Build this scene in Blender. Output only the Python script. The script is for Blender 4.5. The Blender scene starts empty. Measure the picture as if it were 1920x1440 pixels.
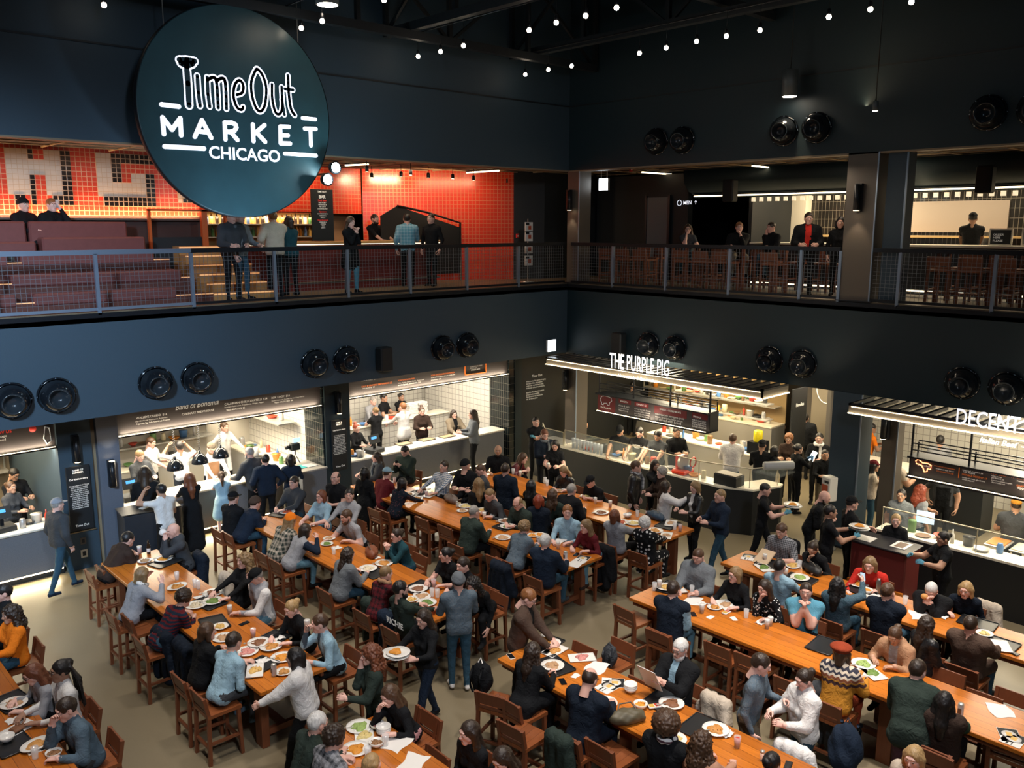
import bpy, math, random
import numpy as np
from mathutils import Vector, Matrix
random.seed(7); RNG = np.random.RandomState(7)
C = bpy.context.scene.collection
SC = bpy.context.scene
PI = math.pi

# ------------------------------------------------------------------ camera
F_PX, PITCH, YAW, ROLL = 1636.1, .17853, .82006, .00109
EYE = Vector((-16.383, -15.480, 6.4))
FW = Vector((math.cos(PITCH)*math.cos(YAW), math.cos(PITCH)*math.sin(YAW), -math.sin(PITCH)))
_r0 = Vector((math.sin(YAW), -math.cos(YAW), 0)); _u0 = _r0.cross(FW)
RT = _r0*math.cos(ROLL)+_u0*math.sin(ROLL); UP = -_r0*math.sin(ROLL)+_u0*math.cos(ROLL)
cam = bpy.data.cameras.new('camera'); camo = bpy.data.objects.new('camera', cam); C.objects.link(camo)
cam.sensor_width = 36; cam.lens = F_PX/1920*36; cam.clip_end = 200
camo.matrix_world = Matrix(((RT.x, UP.x, -FW.x, EYE.x), (RT.y, UP.y, -FW.y, EYE.y), (RT.z, UP.z, -FW.z, EYE.z), (0, 0, 0, 1)))
SC.camera = camo

# ------------------------------------------------------------------ world, exposure
w = bpy.data.worlds.new('world'); SC.world = w; w.use_nodes = True
w.node_tree.nodes['Background'].inputs[0].default_value = (.16, .40, .62, 1)
w.node_tree.nodes['Background'].inputs[1].default_value = .03
SC.view_settings.view_transform = 'Standard'; SC.view_settings.look = 'None'
SC.view_settings.exposure = 0.0; SC.view_settings.gamma = 1
SC.view_settings.use_curve_mapping = False
try:
    SC.cycles.max_bounces = 5; SC.cycles.diffuse_bounces = 2; SC.cycles.glossy_bounces = 3
    SC.cycles.transmission_bounces = 4; SC.cycles.transparent_max_bounces = 8
    SC.cycles.sample_clamp_indirect = 3; SC.cycles.use_denoising = True
    SC.cycles.caustics_reflective = False; SC.cycles.caustics_refractive = False
except Exception: pass

# ------------------------------------------------------------------ lights of the hall
def lamp(kind, loc, energy, color, target=None, size=.3, sizey=None, angle=80, blend=.6):
    l = bpy.data.lights.new('lamp', kind); l.energy = energy; l.color = color
    if kind == 'AREA':
        l.size = size
        if sizey: l.shape = 'RECTANGLE'; l.size_y = sizey
    else: l.shadow_soft_size = size
    if kind == 'SPOT': l.spot_size = math.radians(angle); l.spot_blend = blend
    o = bpy.data.objects.new('lamp', l); C.objects.link(o); o.location = loc
    if target is not None:
        o.rotation_euler = (Vector(target)-Vector(loc)).to_track_quat('-Z', 'Y').to_euler()
    return o
COOL = (.86, .90, 1.0); WARM = (1.0, .80, .52); NEUT = (1.0, .90, .80)
# ceiling spots over the tables (unseen above the frame, without housings)
for sx, sy, e in [(-14.5, -5, 700), (-12, -3.2, 620), (-9.2, -4.2, 700), (-6.2, -3.6, 560), (-3.4, -4.2, 480),
                  (-12.2, -9.0, 800), (-9.2, -10, 900), (-6.4, -10.2, 950), (-3.9, -9.6, 800), (-9.5, -7.0, 420), (-6.5, -12.8, 800), (-3.4, -12.4, 600)]:
    lamp('SPOT', (sx-.6, sy-.8, 11.2), e*2.75, NEUT, (sx, sy, 0), .22, angle=46, blend=.9)
# added cool fill spots, out of view, washing walls, round sign and faces
lamp('SPOT', (-17.5, -9.0, 8.2), 6500, (.55, .76, 1.0), (-13.6, 0, 3.9), .5, angle=58, blend=1)
lamp('SPOT', (-14.5, -17.5, 9.6), 2300, (.90, .92, 1.0), (-8.0, -4.0, 1.0), .5, angle=80, blend=1)
lamp('SPOT', (-12.5, -9.0, 10.6), 260, (.45, .72, 1.0), (-9.0, 0, 7.6), .4, angle=60, blend=1)
lamp('SPOT', (-9.0, -14.0, 10.5), 160, (.50, .74, 1.0), (0, -6, 5.0), .5, angle=90, blend=1)

# ------------------------------------------------------------------ pixel rays -> world points on a real plane
def ray(u, v): return FW+RT*((u-960)/F_PX)+UP*((720-v)/F_PX)
def PZ(u, v, z): d = ray(u, v); return EYE+d*((z-EYE.z)/d.z)
def PY(u, v, y): d = ray(u, v); return EYE+d*((y-EYE.y)/d.y)
def PX(u, v, x): d = ray(u, v); return EYE+d*((x-EYE.x)/d.x)
def pix(p):
    d = Vector(p)-EYE; k = d.dot(FW); return 960+F_PX*d.dot(RT)/k, 720-F_PX*d.dot(UP)/k

# ------------------------------------------------------------------ materials
MATS = {}
def newmat(name):
    m = bpy.data.materials.new(name); m.use_nodes = True
    return m, m.node_tree, m.node_tree.nodes['Principled BSDF']
def N(nt, t, **kw):
    n = nt.nodes.new(t)
    for k, v in kw.items():
        if k == 'ins':
            for a, b in v.items(): n.inputs[a].default_value = b
        else: setattr(n, k, v)
    return n
def mat(name, col, rough=.6, metal=0, emit=None, es=1, alpha=None, trans=0, spec=.5, noise=0, nscale=30, bump=0):
    if name in MATS: return MATS[name]
    m, nt, b = newmat(name)
    b.inputs['Base Color'].default_value = (*col, 1); b.inputs['Roughness'].default_value = rough
    b.inputs['Metallic'].default_value = metal; b.inputs['Specular IOR Level'].default_value = spec
    if emit: b.inputs['Emission Color'].default_value = (*emit, 1); b.inputs['Emission Strength'].default_value = es
    if trans: b.inputs['Transmission Weight'].default_value = trans; b.inputs['IOR'].default_value = 1.25
    if alpha is not None: b.inputs['Alpha'].default_value = alpha
    if noise or bump:
        tc = N(nt, 'ShaderNodeTexCoord'); nz = N(nt, 'ShaderNodeTexNoise', ins={'Scale': nscale, 'Detail': 4.})
        nt.links.new(tc.outputs['Object'], nz.inputs['Vector'])
        if noise:
            mx = N(nt, 'ShaderNodeMix', data_type='RGBA')
            mx.inputs[6].default_value = (*[c*(1-noise) for c in col], 1); mx.inputs[7].default_value = (*[min(1, c*(1+noise)) for c in col], 1)
            nt.links.new(nz.outputs['Fac'], mx.inputs[0]); nt.links.new(mx.outputs[2], b.inputs['Base Color'])
        if bump:
            bp = N(nt, 'ShaderNodeBump', ins={'Strength': bump, 'Distance': .01}); nt.links.new(nz.outputs['Fac'], bp.inputs['Height']); nt.links.new(bp.outputs[0], b.inputs['Normal'])
    MATS[name] = m; return m
def math_(nt, op, a, b=None, c=None):
    n = N(nt, 'ShaderNodeMath', operation=op)
    for i, x in enumerate((a, b, c)):
        if x is None: continue
        if isinstance(x, (int, float)): n.inputs[i].default_value = x
        else: nt.links.new(x, n.inputs[i])
    return n.outputs[0]
def mixc(nt, f, a, b):
    n = N(nt, 'ShaderNodeMix', data_type='RGBA')
    for i, x in ((0, f), (6, a), (7, b)):
        if isinstance(x, (int, float)): n.inputs[i].default_value = x
        elif isinstance(x, tuple): n.inputs[i].default_value = (*x[:3], 1)
        else: nt.links.new(x, n.inputs[i])
    return n.outputs[2]
def sepxyz(nt):
    tc = N(nt, 'ShaderNodeTexCoord'); s = N(nt, 'ShaderNodeSeparateXYZ'); nt.links.new(tc.outputs['Object'], s.inputs[0])
    return tc, s.outputs[0], s.outputs[1], s.outputs[2]
def wood(name, c1, c2, axis='Y', plank=.14, rough=.38):
    if name in MATS: return MATS[name]
    m, nt, b = newmat(name); tc, x, y, z = sepxyz(nt)
    mp = N(nt, 'ShaderNodeMapping'); mp.inputs['Scale'].default_value = {'Y': (14, 1.2, 14), 'X': (1.2, 14, 14), 'Z': (14, 14, 1.2)}[axis]
    nt.links.new(tc.outputs['Object'], mp.inputs[0])
    n1 = N(nt, 'ShaderNodeTexNoise', ins={'Scale': 2.0, 'Detail': 7., 'Roughness': .65, 'Distortion': 1.2}); nt.links.new(mp.outputs[0], n1.inputs['Vector'])
    n2 = N(nt, 'ShaderNodeTexNoise', ins={'Scale': .9, 'Detail': 2.}); nt.links.new(tc.outputs['Object'], n2.inputs['Vector'])
    col = mixc(nt, n1.outputs['Fac'], c1, c2)
    if plank:
        px_ = x if axis == 'Y' else y
        fl = math_(nt, 'FLOOR', math_(nt, 'DIVIDE', px_, plank))
        wn = N(nt, 'ShaderNodeTexWhiteNoise', noise_dimensions='1D'); nt.links.new(fl, wn.inputs['W'])
        col = mixc(nt, math_(nt, 'MULTIPLY', wn.outputs['Value'], .5), col, tuple(c*.5 for c in c1))
        col = mixc(nt, math_(nt, 'LESS_THAN', math_(nt, 'FRACT', math_(nt, 'DIVIDE', px_, plank)), .035), col, tuple(c*.25 for c in c1))
    col = mixc(nt, math_(nt, 'MULTIPLY', n2.outputs['Fac'], .35), col, tuple(c*.6 for c in c1))
    nt.links.new(col, b.inputs['Base Color']); b.inputs['Roughness'].default_value = rough
    MATS[name] = m; return m
def tiles(name, c, grout, w_, h_, mortar=.06, rough=.2, var=.15, axis='XZ', bump=.3):
    if name in MATS: return MATS[name]
    m, nt, b = newmat(name); tc, x, y, z = sepxyz(nt)
    cb = N(nt, 'ShaderNodeCombineXYZ'); a = {'X': x, 'Y': y, 'Z': z}
    nt.links.new(a[axis[0]], cb.inputs[0]); nt.links.new(a[axis[1]], cb.inputs[1])
    br = N(nt, 'ShaderNodeTexBrick', offset=0, squash=1)
    br.inputs['Scale'].default_value = 1; br.inputs['Mortar Size'].default_value = mortar*min(w_, h_); br.inputs['Brick Width'].default_value = w_; br.inputs['Row Height'].default_value = h_
    br.inputs['Color1'].default_value = (*c, 1); br.inputs['Color2'].default_value = (*[k*(1-var) for k in c], 1); br.inputs['Mortar'].default_value = (*grout, 1)
    nt.links.new(cb.outputs[0], br.inputs['Vector']); nt.links.new(br.outputs['Color'], b.inputs['Base Color'])
    bp = N(nt, 'ShaderNodeBump', ins={'Strength': bump, 'Distance': .01}, invert=True); nt.links.new(br.outputs['Fac'], bp.inputs['Height']); nt.links.new(bp.outputs[0], b.inputs['Normal'])
    b.inputs['Roughness'].default_value = rough
    MATS[name] = m; return m

# ------------------------------------------------------------------ objects
def tag(o, label=None, cat=None, group=None, kind=None):
    if label: o['label'] = label
    if cat: o['category'] = cat
    if group: o['group'] = group
    if kind: o['kind'] = kind
    return o
def empty(name, loc=(0, 0, 0), rz=0, label=None, cat=None, group=None):
    o = bpy.data.objects.new(name, None); C.objects.link(o); o.location = loc; o.rotation_euler = (0, 0, rz); o.empty_display_size = .1
    return tag(o, label, cat, group)
class MB:
    def __init__(s): s.v = []; s.f = []; s.m = []; s.sm = []
    def add(s, vs, fs, mi=0, smooth=False):
        n = len(s.v); s.v += [tuple(v) for v in vs]; s.f += [tuple(i+n for i in f) for f in fs]; s.m += [mi]*len(fs); s.sm += [smooth]*len(fs); return s
    def box(s, a, b, mi=0, M=None):
        x0, y0, z0 = a; x1, y1, z1 = b
        vs = [(x0, y0, z0), (x1, y0, z0), (x1, y1, z0), (x0, y1, z0), (x0, y0, z1), (x1, y0, z1), (x1, y1, z1), (x0, y1, z1)]
        if M: vs = [M @ Vector(v) for v in vs]
        return s.add(vs, [(3, 2, 1, 0), (4, 5, 6, 7), (0, 1, 5, 4), (1, 2, 6, 5), (2, 3, 7, 6), (3, 0, 4, 7)], mi)
    def bbox(s, a, b, bev=.01, mi=0, M=None):
        # box with chamfered edges: 3 nested rings
        x0, y0, z0 = a; x1, y1, z1 = b; e = bev
        def ring(z, i): return [(x0+i, y0+e, z), (x0+e, y0+i, z), (x1-e, y0+i, z), (x1-i, y0+e, z), (x1-i, y1-e, z), (x1-e, y1-i, z), (x0+e, y1-i, z), (x0+i, y1-e, z)]
        R = [ring(z0, e), ring(z0+e, 0), ring(z1-e, 0), ring(z1, e)]
        vs = sum(R, []); fs = []
        for k in range(3):
            for i in range(8): j = (i+1) % 8; fs.append((k*8+i, k*8+j, k*8+8+j, k*8+8+i))
        fs.append(tuple(range(7, -1, -1))); fs.append(tuple(range(24, 32)))
        if M: vs = [M @ Vector(v) for v in vs]
        return s.add(vs, fs, mi)
    def lathe(s, prof, seg=20, mi=0, M=None, smooth=True, capa=True, capb=True, sy=1):
        vs = []; fs = []
        for r, z in prof:
            for i in range(seg): t = 2*PI*i/seg; vs.append((r*math.cos(t), r*math.sin(t)*sy, z))
        for k in range(len(prof)-1):
            for i in range(seg): j = (i+1) % seg; fs.append((k*seg+i, k*seg+j, (k+1)*seg+j, (k+1)*seg+i))
        if capa: fs.append(tuple(range(seg-1, -1, -1)))
        if capb: fs.append(tuple((len(prof)-1)*seg+i for i in range(seg)))
        if M: vs = [M @ Vector(v) for v in vs]
        return s.add(vs, fs, mi, smooth)
    def tube(s, pts, r, seg=6, mi=0, closed=False, r2=None):
        pts = [Vector(p) for p in pts]; n = len(pts); vs = []; fs = []; up = Vector((0, 0, 1))
        for i, p in enumerate(pts):
            d = (pts[(i+1) % n]-pts[i-1]) if closed else (pts[min(i+1, n-1)]-pts[max(i-1, 0)])
            if d.length < 1e-9: d = Vector((0, 0, 1))
            d.normalize(); a = d.cross(up)
            if a.length < .1: a = d.cross(Vector((1, 0, 0)))
            a.normalize(); b = d.cross(a); rr = r if r2 is None else r+(r2-r)*i/max(1, n-1)
            for k in range(seg): t = 2*PI*k/seg; vs.append(p+(a*math.cos(t)+b*math.sin(t))*rr)
        for i in range(n if closed else n-1):
            i2 = (i+1) % n
            for k in range(seg): j = (k+1) % seg; fs.append((i*seg+k, i*seg+j, i2*seg+j, i2*seg+k))
        if not closed: fs.append(tuple(range(seg))); fs.append(tuple((n-1)*seg+k for k in range(seg-1, -1, -1)))
        return s.add(vs, fs, mi, seg > 4)
    def bar(s, a, b, w_, h_, mi=0, up=(0, 0, 1)):
        a = Vector(a); b = Vector(b); d = (b-a).normalized(); u = Vector(up)
        sd = d.cross(u)
        if sd.length < .05: sd = d.cross(Vector((1, 0, 0)))
        sd.normalize(); u = sd.cross(d); vs = []
        for p in (a, b):
            for i, j in ((-1, -1), (1, -1), (1, 1), (-1, 1)): vs.append(p+sd*(i*w_/2)+u*(j*h_/2))
        return s.add(vs, [(0, 1, 2, 3), (7, 6, 5, 4), (0, 4, 5, 1), (1, 5, 6, 2), (2, 6, 7, 3), (3, 7, 4, 0)], mi)
    def prism(s, pts, z0, z1, mi=0, M=None):
        n = len(pts); vs = [(x, y, z0) for x, y in pts]+[(x, y, z1) for x, y in pts]
        fs = [tuple(range(n-1, -1, -1)), tuple(range(n, 2*n))]+[(i, (i+1) % n, n+(i+1) % n, n+i) for i in range(n)]
        if M: vs = [M @ Vector(v) for v in vs]
        return s.add(vs, fs, mi)
    def grid(s, fn, nu, nv, mi=0, smooth=True):
        vs = [fn(i/nu, j/nv) for j in range(nv+1) for i in range(nu+1)]
        fs = [(j*(nu+1)+i, j*(nu+1)+i+1, (j+1)*(nu+1)+i+1, (j+1)*(nu+1)+i) for j in range(nv) for i in range(nu)]
        return s.add(vs, fs, mi, smooth)
    def mesh(s, name):
        me = bpy.data.meshes.new(name); me.from_pydata(s.v, [], s.f)
        me.polygons.foreach_set('material_index', s.m); me.polygons.foreach_set('use_smooth', s.sm); me.update(); return me
    def build(s, name, mats, parent=None, loc=None, rz=0, label=None, cat=None, group=None, kind=None):
        o = bpy.data.objects.new(name, s.mesh(name)); C.objects.link(o)
        for m in (mats if isinstance(mats, (list, tuple)) else [mats]): o.data.materials.append(m)
        if parent: o.parent = parent
        if loc is not None: o.location = loc
        if rz: o.rotation_euler = (0, 0, rz)
        return tag(o, label, cat, group, kind)
def B(name, a, b, m, parent=None, kind=None, **kw): return MB().box(a, b).build(name, m, parent, kind=kind, **kw)
def frame(o, right, up): # matrix whose X is right, Y is up, Z is outward
    r = Vector(right).normalized(); u = Vector(up).normalized(); n = r.cross(u)
    return Matrix(((r.x, u.x, n.x, o[0]), (r.y, u.y, n.y, o[1]), (r.z, u.z, n.z, o[2]), (0, 0, 0, 1)))
def hang(t, parent):
    # print belongs to the first face of its board (board origins coincide with the thing's)
    t.parent = next((c for c in parent.children if c.type == 'MESH' and c.matrix_basis == Matrix.Identity(4) and c.matrix_parent_inverse == Matrix.Identity(4)), parent); t.matrix_parent_inverse = Matrix.Translation(-Vector(parent.location))
def text(name, s, size, o, right, up, m, parent=None, ext=.004, sx=1, bold=0, align='LEFT', shear=0, space=1, line=1):
    cu = bpy.data.curves.new('t', 'FONT'); cu.body = s; cu.size = size; cu.extrude = ext; cu.offset = bold*size; cu.align_x = align; cu.shear = shear; cu.space_character = space; cu.space_line = line; cu.resolution_u = 3
    t = bpy.data.objects.new('t', cu); me = bpy.data.meshes.new_from_object(t); bpy.data.objects.remove(t); bpy.data.curves.remove(cu)
    ob = bpy.data.objects.new(name, me); C.objects.link(ob); me.materials.clear(); me.materials.append(m)
    ob.matrix_world = frame(o, right, up) @ Matrix.Diagonal((sx, 1, 1, 1))
    if parent: hang(ob, parent)
    return ob
def ribbon(mb, pts, w_, z0, z1, M, mi=0, closed=False):
    """rounded flat stroke along pts in the plane of M"""
    pts = [Vector((p[0], p[1])) for p in pts]; n = len(pts)
    def disc(c):
        mb.prism([(c.x+w_/2*math.cos(t*PI/6), c.y+w_/2*math.sin(t*PI/6)) for t in range(12)], z0, z1, mi, M)
    for i in range(n if closed else n-1):
        a, b = pts[i], pts[(i+1) % n]; d = b-a
        if d.length < 1e-6: continue
        d.normalize(); q = Vector((-d.y, d.x))*w_/2
        mb.prism([tuple(a-q), tuple(b-q), tuple(b+q), tuple(a+q)], z0, z1, mi, M)
    for p in pts: disc(p)

def wtext(name, s, a, b, m, parent, plane, c, bold=0, hs=1.0, fit=True, ext=.004, off=.006, align='LEFT', shear=0):
    pa = PY(a[0], a[1], c) if plane == 'y' else PX(a[0], a[1], c); pb = PY(b[0], b[1], c) if plane == 'y' else PX(b[0], b[1], c)
    L = (pb-pa).length; r = Vector((1, 0, 0)) if plane == 'y' else Vector((0, -1, 0)); n = Vector((0, -1, 0)) if plane == 'y' else Vector((-1, 0, 0))
    t = text(name, s, 1.0, (0, 0, 0), r, (0, 0, 1), m, None, 0, 1, bold, shear=shear)
    xs_ = [v.co.x for v in t.data.vertices]; W0 = max(xs_)-min(xs_); x0 = min(xs_); k = L/W0
    h = k*hs
    z = (pa.z+pb.z)/2
    for v in t.data.vertices: v.co.x = (v.co.x-x0)*k; v.co.y *= h; v.co.z = 0
    o_ = Vector((pa.x, pa.y, z))+n*off
    t.matrix_world = frame(o_, r, (0, 0, 1))
    if parent: hang(t, parent)
    return t
# ------------------------------------------------------------------ palette
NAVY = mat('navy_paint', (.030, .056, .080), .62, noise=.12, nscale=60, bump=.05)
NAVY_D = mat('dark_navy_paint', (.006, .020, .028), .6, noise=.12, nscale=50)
BLACK = mat('black_paint', (.008, .011, .014), .55)
BLACK_M = mat('black_metal', (.012, .014, .018), .35, .3)
GLOSS = mat('glossy_black', (.008, .01, .013), .12)
STEEL_B = mat('bluish_steel', (.30, .38, .50), .35, .7)
STEEL = mat('stainless', (.62, .61, .57), .3, .6)
BRONZE = mat('bronze_column', (.10, .085, .07), .5, .2, noise=.3, nscale=120)
WHITE = mat('white_plastic', (.78, .76, .72), .4)
CREAM = mat('cream_top', (.80, .75, .64), .35)
CONC = mat('grey_panel', (.13, .14, .16), .6, noise=.3, nscale=60)
WOODT = wood('table_wood', (.40, .095, .010), (.90, .31, .038), 'Y', .13, .28)
WOODR = wood('stool_wood', (.14, .040, .016), (.25, .078, .030), 'Z', 0, .45)
WOODS = wood('stool_seat_wood', (.20, .055, .018), (.36, .115, .036), 'X', .11, .4)
LEATHER = mat('brown_leather', (.17, .055, .050), .45, noise=.15, nscale=12)
GLASS = mat('clear_glass', (.85, .95, .92), .05, alpha=.07, spec=.6)
TUMBLER = mat('tumbler_glass', (.9, .93, .95), .05, alpha=.35, spec=.9)
BULB = mat('bulb_glow', (1, 1, 1), .4, emit=(1, .82, .62), es=28)
LEDW = mat('warm_led', (1, 1, 1), .4, emit=(1, .80, .50), es=5)
LEDF = mat('warm_led_faint', (1, 1, 1), .4, emit=(1, .80, .52), es=3.2)
LEDC = mat('white_light_face', (1, 1, 1), .4, emit=(.85, .93, 1), es=6)
LIT = mat('lit_white_letters', (.95, .95, 1), .4, emit=(.85, .88, 1), es=.85)
LITW = mat('lit_warm_letters', (.95, .95, .9), .4, emit=(1, .95, .8), es=1.6)
INKW = mat('white_print', (.85, .85, .82), .6, emit=(1, .97, .9), es=.12)
INKO = mat('orange_print', (.85, .20, .03), .6, emit=(1, .25, .04), es=.12)
INKR = mat('red_print', (.8, .04, .03), .6, emit=(1, .08, .05), es=.12)
MENUB = mat('menu_board', (.06, .052, .055), .5)
MENUR = mat('menu_board_red', (.20, .012, .018), .5)
T_DARK = tiles('dark_glazed_tile', (.012, .018, .020), (.16, .15, .12), .085, .20, .05, .12, axis='YZ', bump=.6)
T_DARKX = tiles('dark_glazed_tile_back', (.02, .018, .016), (.20, .18, .15), .10, .22, .05, .2, axis='YZ')
T_WHITE = tiles('white_tile', (.68, .66, .60), (.34, .32, .29), .16, .16, .05, .3, var=.06, axis='YZ')
T_WHITEX = tiles('white_tile_x', (.68, .66, .60), (.34, .32, .29), .16, .16, .05, .3, var=.06, axis='XZ')
T_RED = tiles('red_tile', (.52, .036, .014), (.46, .15, .07), .10, .10, .07, .25, var=.12, axis='XZ')
T_CREAM = tiles('cream_tile', (.60, .52, .42), (.50, .38, .26), .0917, .0917, .06, .3, var=.08, axis='XZ')
T_REDM = tiles('red_mural_tile', (.62, .060, .030), (.62, .34, .20), .0917, .0917, .07, .3, var=.10, axis='XZ')
T_BLK = tiles('black_mural_tile', (.012, .010, .010), (.42, .30, .20), .0917, .0917, .08, .25, axis='XZ')
T_REDD = tiles('dark_red_bar_tile', (.16, .022, .018), (.10, .03, .03), .06, .06, .08, .3, axis='XZ')
def floor_mat():
    m, nt, b = newmat('polished_concrete'); tc, x, y, z = sepxyz(nt)
    n1 = N(nt, 'ShaderNodeTexNoise', ins={'Scale': .7, 'Detail': 6., 'Roughness': .6}); n2 = N(nt, 'ShaderNodeTexNoise', ins={'Scale': 55., 'Detail': 2.})
    for n in (n1, n2): nt.links.new(tc.outputs['Object'], n.inputs['Vector'])
    c = mixc(nt, n1.outputs['Fac'], (.17, .14, .085), (.26, .215, .14)); c = mixc(nt, math_(nt, 'MULTIPLY', n2.outputs['Fac'], .3), c, (.12, .10, .07))
    nt.links.new(c, b.inputs['Base Color']); b.inputs['Roughness'].default_value = .36; return m
FLOOR = floor_mat()

ZM = 4.98   # mezzanine floor level
ZT = 7.78   # mezzanine ceiling
def S(o): return tag(o, kind='structure')
# ------------------------------------------------------------------ shell
S(B('floor', (-24, -24, -.1), (9, 9, 0), FLOOR))
S(MB().box((-24, 0, 3.18), (0, .28, 4.90)).build('wall_left', NAVY))
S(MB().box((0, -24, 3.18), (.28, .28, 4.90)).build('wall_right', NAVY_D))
S(MB().box((-24, 0, ZT), (.3, .28, 12.6)).build('wall_left', NAVY))
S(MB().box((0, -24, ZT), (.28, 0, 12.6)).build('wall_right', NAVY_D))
S(B('ceiling', (-24, -24, 12.6), (9, 9, 12.8), BLACK))
S(MB().box((-24, -.03, 4.88), (0, .32, 4.96)).build('trim_1', BLACK_M))
S(MB().box((-.03, -24, 4.88), (.32, 0, 4.96)).build('trim_2', BLACK_M))
S(MB().box((-24, -.018, 9.30), (0, 0, 9.33)).build('trim_3', BLACK))
S(MB().box((-.018, -24, 9.30), (0, 0, 9.33)).build('trim_4', BLACK))
S(MB().box((-24, .0, 4.80), (9, 9, ZM)).box((.0, -24, 4.80), (9, 0, ZM)).build('floor', mat('mezz_floor', (.16, .12, .075), .4, noise=.2)))
S(MB().box((-24, .28, 3.18), (9, 9, 3.3)).box((.28, -24, 3.18), (9, .28, 3.3)).build('ceiling', BLACK))
def grid_ceiling():
    o = empty('ceiling'); S(o)
    MB().box((-24, .28, ZT+.08), (9, 9, ZT+.2)).box((.28, -24, ZT+.08), (9, .28, ZT+.2)).build('ceiling_panel', mat('ceiling_dark', (.03, .024, .02), .7), o)
    g = MB()
    for i in range(26): g.box((-23.4+i*1.2, .28, ZT+.05), (-23.37+i*1.2, 4.6, ZT+.075))
    for y in (.9, 1.5, 2.1, 2.7, 3.3): g.box((-24, y, ZT+.05), (2.6, y+.025, ZT+.072))
    for i in range(16): g.box((.28, -18+i*1.2, ZT+.05), (3.2, -17.97+i*1.2, ZT+.075))
    for x in (.9, 1.5, 2.1, 2.7): g.box((x, -24, ZT+.05), (x+.025, 0, ZT+.072))
    g.build('ceiling_grid', mat('grid_tan', (.42, .30, .17), .5), o)
    MB().box((-24, .0, ZT-.03), (0, .3, ZT+.0)).box((0, -24, ZT-.03), (.3, 0, ZT)).build('fascia_flange', mat('flange_tan', (.22, .17, .11), .5), o)
grid_ceiling()
# far back walls closing the two levels
S(B('wall_back', (-24, 6.2, 0), (9, 6.4, 12.6), BLACK)); S(B('wall_side', (7.2, -24, 0), (7.4, 6.4, 12.6), BLACK))

# ------------------------------------------------------------------ corner column and right-hand columns
def column(x0, x1, y0, y1, z0, z1, lab, m=BRONZE):
    o = empty('column', ((x0+x1)/2, (y0+y1)/2, z0), label=lab, cat='column'); cx, cy = (x0+x1)/2, (y0+y1)/2
    f = .03
    MB().box((x0-cx, y0-cy, 0), (x1-cx, y0-cy+f, z1-z0)).box((x0-cx, y1-cy-f, 0), (x1-cx, y1-cy, z1-z0)).box((x0-cx+.0, y0-cy+f, 0), (x0-cx+f, y1-cy-f, z1-z0)).box((x0-cx+.12, y0-cy+f, 0), (x1-cx-.05, y1-cy-f, z1-z0)).build('column_shaft', m, o)
    MB().box((x0-cx-.02, y0-cy-.012, 0), (x0-cx-.0, y0-cy+.012, z1-z0)).build('edge_strip', STEEL_B, o)
    MB().box((x0-cx-.06, y0-cy-.06, 0), (x1-cx+.06, y1-cy+.06, .02)).build('base_plate', BLACK_M, o)
    return o
column(.02, .45, -.35, .05, ZM, ZT, 'bronze upper column in the corner of the mezzanine')
column(.02, .45, -.35, .05, 0, 3.18, 'bronze lower column in the corner beside the Purple Pig stall')
column(.0, .5, -7.92, -7.32, ZM, ZT, 'bronze upper column between two lengths of mezzanine railing')
S(MB().box((.10, -8.42, ZM), (.45, -8.05, ZT)).build('trim_5', NAVY)); S(MB().box((.06, -8.44, ZM), (.09, -8.41, ZT)).build('trim_6', STEEL_B))
column(-.02, .5, -7.95, -7.35, 0, 3.18, 'dark blue lower column beside the Decent Beef stall', NAVY)
column(.3, .6, -8.55, -8.25, 0, 2.9, 'narrow steel post at the left end of the Decent Beef stall', BRONZE)

# sconces (tube lights)
def sconce(loc, nrm, lab, e=6, up=False, glow=True):
    o = empty('wall_sconce', loc, label=lab, cat='wall light')
    n = Vector(nrm)
    MB().box((-.06, -.06, -.26), (.06, .06, .26)).build('sconce_back', BLACK_M, o)
    c = MB(); c.lathe([(.055, -.24), (.055, .24)], 14, M=Matrix.Translation(n*.10)); c.build('sconce_tube', BLACK_M, o)
    if glow:
        MB().lathe([(.05, -.246), (.05, -.241)], 14, M=Matrix.Translation(n*.10+Vector((0, 0, .49 if up else 0)))).build('lens', mat('sconce_lens', (1, 1, 1), .4, emit=(1, .75, .45), es=12), o)
        z = .3 if up else -.3
        l = lamp('SPOT', Vector(loc)+n*.14+Vector((0, 0, z)), e, (1, .78, .52), Vector(loc)+n*.02+Vector((0, 0, 5*z)), .03, angle=75, blend=.6)
sconce((-.02, -.05, 7.05), (-.7, -.7, 0), 'tube sconce on the upper corner column', 10)
sconce((-.03, -7.6, 6.95), (-1, 0, 0), 'tube sconce on the bronze upper column', 14)
sconce((-.04, -.0, 2.45), (-.7, -.7, 0), 'tube sconce on the lower corner column', 8)
sconce((-11.6, 1.5, 2.35), (0, -1, 0), 'tube sconce on the dark pier at the left', 9)
sconce((-6.0, 1.5, 2.45), (0, -1, 0), 'tube sconce on the pier between the two white kitchens', 9)
sconce((-11.02, 1.45, 1.78), (0, -1, 0), 'tube sconce lit at its top beside the hanging kitchen lamps', 5, up=True)
sconce((.2, -8.35, 2.6), (-1, 0, 0), 'tube sconce near the narrow steel post of the beef stall', 2)

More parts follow.
